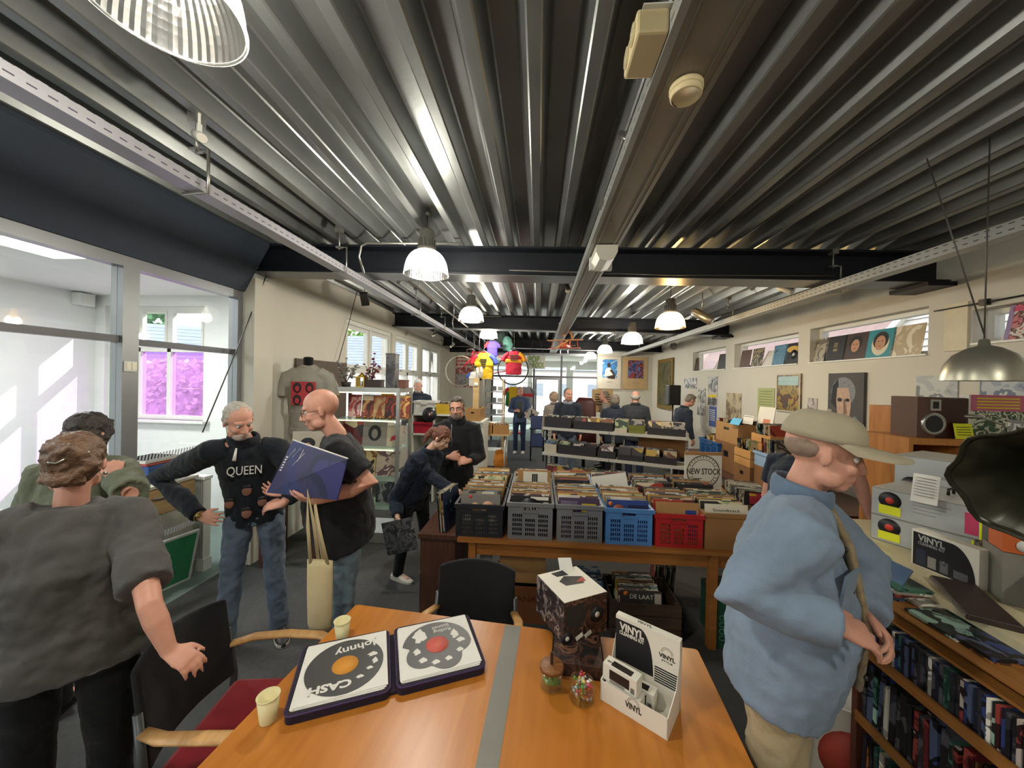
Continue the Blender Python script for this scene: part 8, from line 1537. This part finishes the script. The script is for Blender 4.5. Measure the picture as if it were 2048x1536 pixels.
# ------------------------------------------------------------------ behind the office glass
t = thing('office_desk', 'pale office desk behind the glass partition', 'desk', (-5.0, 2.5, 0)); MB().bx(-.9, .9, -.35, .35, .71, .74).build('desktop', mat('desk_grey', '#a9a6a8', .5), t)
for sx_ in (-.85, .85):
    for sy in (-.3, .3): MB().bx(sx_ - .025, sx_ + .025, sy - .025, sy + .025, 0, .71).build('leg', ALU, t)
t = thing('monitor', 'black computer monitor in the office at the left edge', 'monitor', PX(28, 880, -4.6), R(60)); t.location.z = .741; MB().box((0, 0, .30), (.50, .03, .32)).build('screen', BLK, t, bevel=.006); MB().tube([(0, .02, 0), (0, .02, .2)], .02, 8).build('stand', BLK, t); MB().box((0, 0, .008), (.2, .16, .014)).build('foot', BLK, t)
t.location = (-4.75, 2.45, .741)
t = thing('office_cabinet', 'low pale wood cabinet with drawer behind the glass', 'cabinet', (-3.62, 3.02, 0)); MB().bx(-.24, .24, -.30, .30, 0, .95).build('body', mat('cab_white', '#b9b2a4', .6), t); MB().bx(-.245, .25, -.30, .30, .70, .95).build('drawer', wood('birch_drawer', '#b08a5a', '#c4a070', .5, 2, 'Y'), t); MB().tube([(.25, -.1, .86), (.28, -.06, .86), (.28, .06, .86), (.25, .1, .86)], .008, 6).build('handle', CHROME, t)
MB().bx(-.26, .27, -.32, .32, .95, .975).build('top', mat('cab_white', '#b9b2a4'), t)
for i, (m, dz, w_, h_, lb) in enumerate(((mat('box_blue', '#2c4a84', .5), 0, .34, .16, 'blue storage box on the office cabinet'), (mat('box_red', '#b0483a', .5), .161, .30, .02, 'thin red folder lying on the blue storage box'), (PAPER, .182, .28, .03, 'stack of white paper on top of the office cabinet pile'))):
    t = thing('storage_box' if i == 0 else 'paper_stack', lb, 'box' if i == 0 else 'paper', (-3.62, 3.12, .976 + dz)); MB().bx(-w_ / 2, w_ / 2, -.16, .14, 0, h_).build('body', m, t, bevel=.003); MB().bx(-w_ / 2 - .004, w_ / 2 + .004, -.164, .144, h_ * .82, h_).build('lid', m, t)
for i, (y_, m, lb) in enumerate(((2.72, mat('box_navy', '#22305c', .5), 'navy storage box on the lower office shelf'), (2.95, mat('box_blue', '#2c4a84'), 'blue storage box left of the cabinet pile'))):
    t = thing('storage_box', lb, 'box', (-4.25, y_ + .2, 0)); MB().bx(-.2, .2, -.11, .11, 0, 1.05 - .1 * i).build('body', m, t, bevel=.004); MB().bx(-.204, .204, -.114, .114, 1.0 - .1 * i, 1.05 - .1 * i).build('lid', PAPER, t)
t = thing('radiator', 'pale ribbed radiator standing beside the office cabinet', 'radiator', (-3.45, 3.40, 0)); [MB().bx(-.14 + .022 * k, -.128 + .022 * k, -.04, .04, .12, .92).build('fin', FRAMEW, t) for k in range(13)]; MB().bx(-.15, .15, -.045, .045, .92, .95).build('cap', FRAMEW, t); MB().bx(-.15, .15, -.045, .045, .0, .12).build('foot', FRAMEW, t)
a = PX(425, 1165, -3.30); t = thing('green_artwork', 'green board with white figure leaning inside the glass partition', 'artwork', (-3.36, 3.02, .005), rot=M.Rotation(R(78), 3, 'Z') @ M.Rotation(R(14), 3, 'X')); MB().bx(-.20, .20, -.01, .01, 0, .50).build('board', mat('art_green', '#2c8a58', .6), t); bar_frame('y', -.014, .012, -.21, .21, 0, .51, .02).build('frame', FRAMEW, t); shape(t, [(-.12, .03), (-.02, .05), (.0, .2), (-.06, .3), (-.1, .22), (-.16, .18)], PAPER, -.016)
MB().tube([(0, .012, .42), (0, .012, .43)], .004, 5).build('hook', CHROME, t)
t = thing('floor_cushion', 'dark cushion with pink roses on the office floor', 'cushion', (-3.42, 2.72, .0)); q = MB(); q.ball((0, 0, .09), (.20, .26, .09), 18, 12); q.build('pad', mat('cushion_dark', '#33403e', .8), t); [MB().ball((0, 0, 0), (.03, .05, .045), 10, 6).build('rose', mat('rose_pink', '#b0566a', .7), t, (.10 + .03 * math.cos(k), -.06 + .05 * k, .15 + .01 * math.sin(k * 2))) for k in range(4)]
# a chair with a coloured jacket and a plant by the office window
t = thing('office_chair', 'grey-green office chair behind the glass partition', 'chair', (-4.6, 3.9, 0), R(30)); MB().box((0, 0, .46), (.48, .46, .08)).build('seat', fabric('sage_wool', '#8a9a90'), t, bevel=.03); MB().box((0, -.24, .80), (.46, .07, .52)).build('backrest', fabric('sage_wool', '#8a9a90'), t, bevel=.03); MB().tube([(0, 0, .06), (0, 0, .42)], .03, 8).build('column', BLK, t); [MB().tube([(0, 0, .08), (.28 * math.cos(k * 1.257), .28 * math.sin(k * 1.257), .04)], .02, 6).build('foot', BLK, t) for k in range(5)]
# ------------------------------------------------------------------ lettering becomes mesh
bpy.context.view_layer.update(); _dg = bpy.context.evaluated_depsgraph_get()
for o in [o for o in bpy.data.objects if o.type == 'FONT']:
    me = bpy.data.meshes.new_from_object(o.evaluated_get(_dg)); me.name = 'lettering'
    w = o.get('fit_width'); n = place(me, 'lettering', o.parent, o.location.copy(), rot=o.rotation_euler.copy())
    if w:
        xs = [v.co.x for v in me.vertices]
        if xs: n.scale = (w / max(1e-4, max(xs) - min(xs)), 1, 1)
    bpy.data.objects.remove(o)
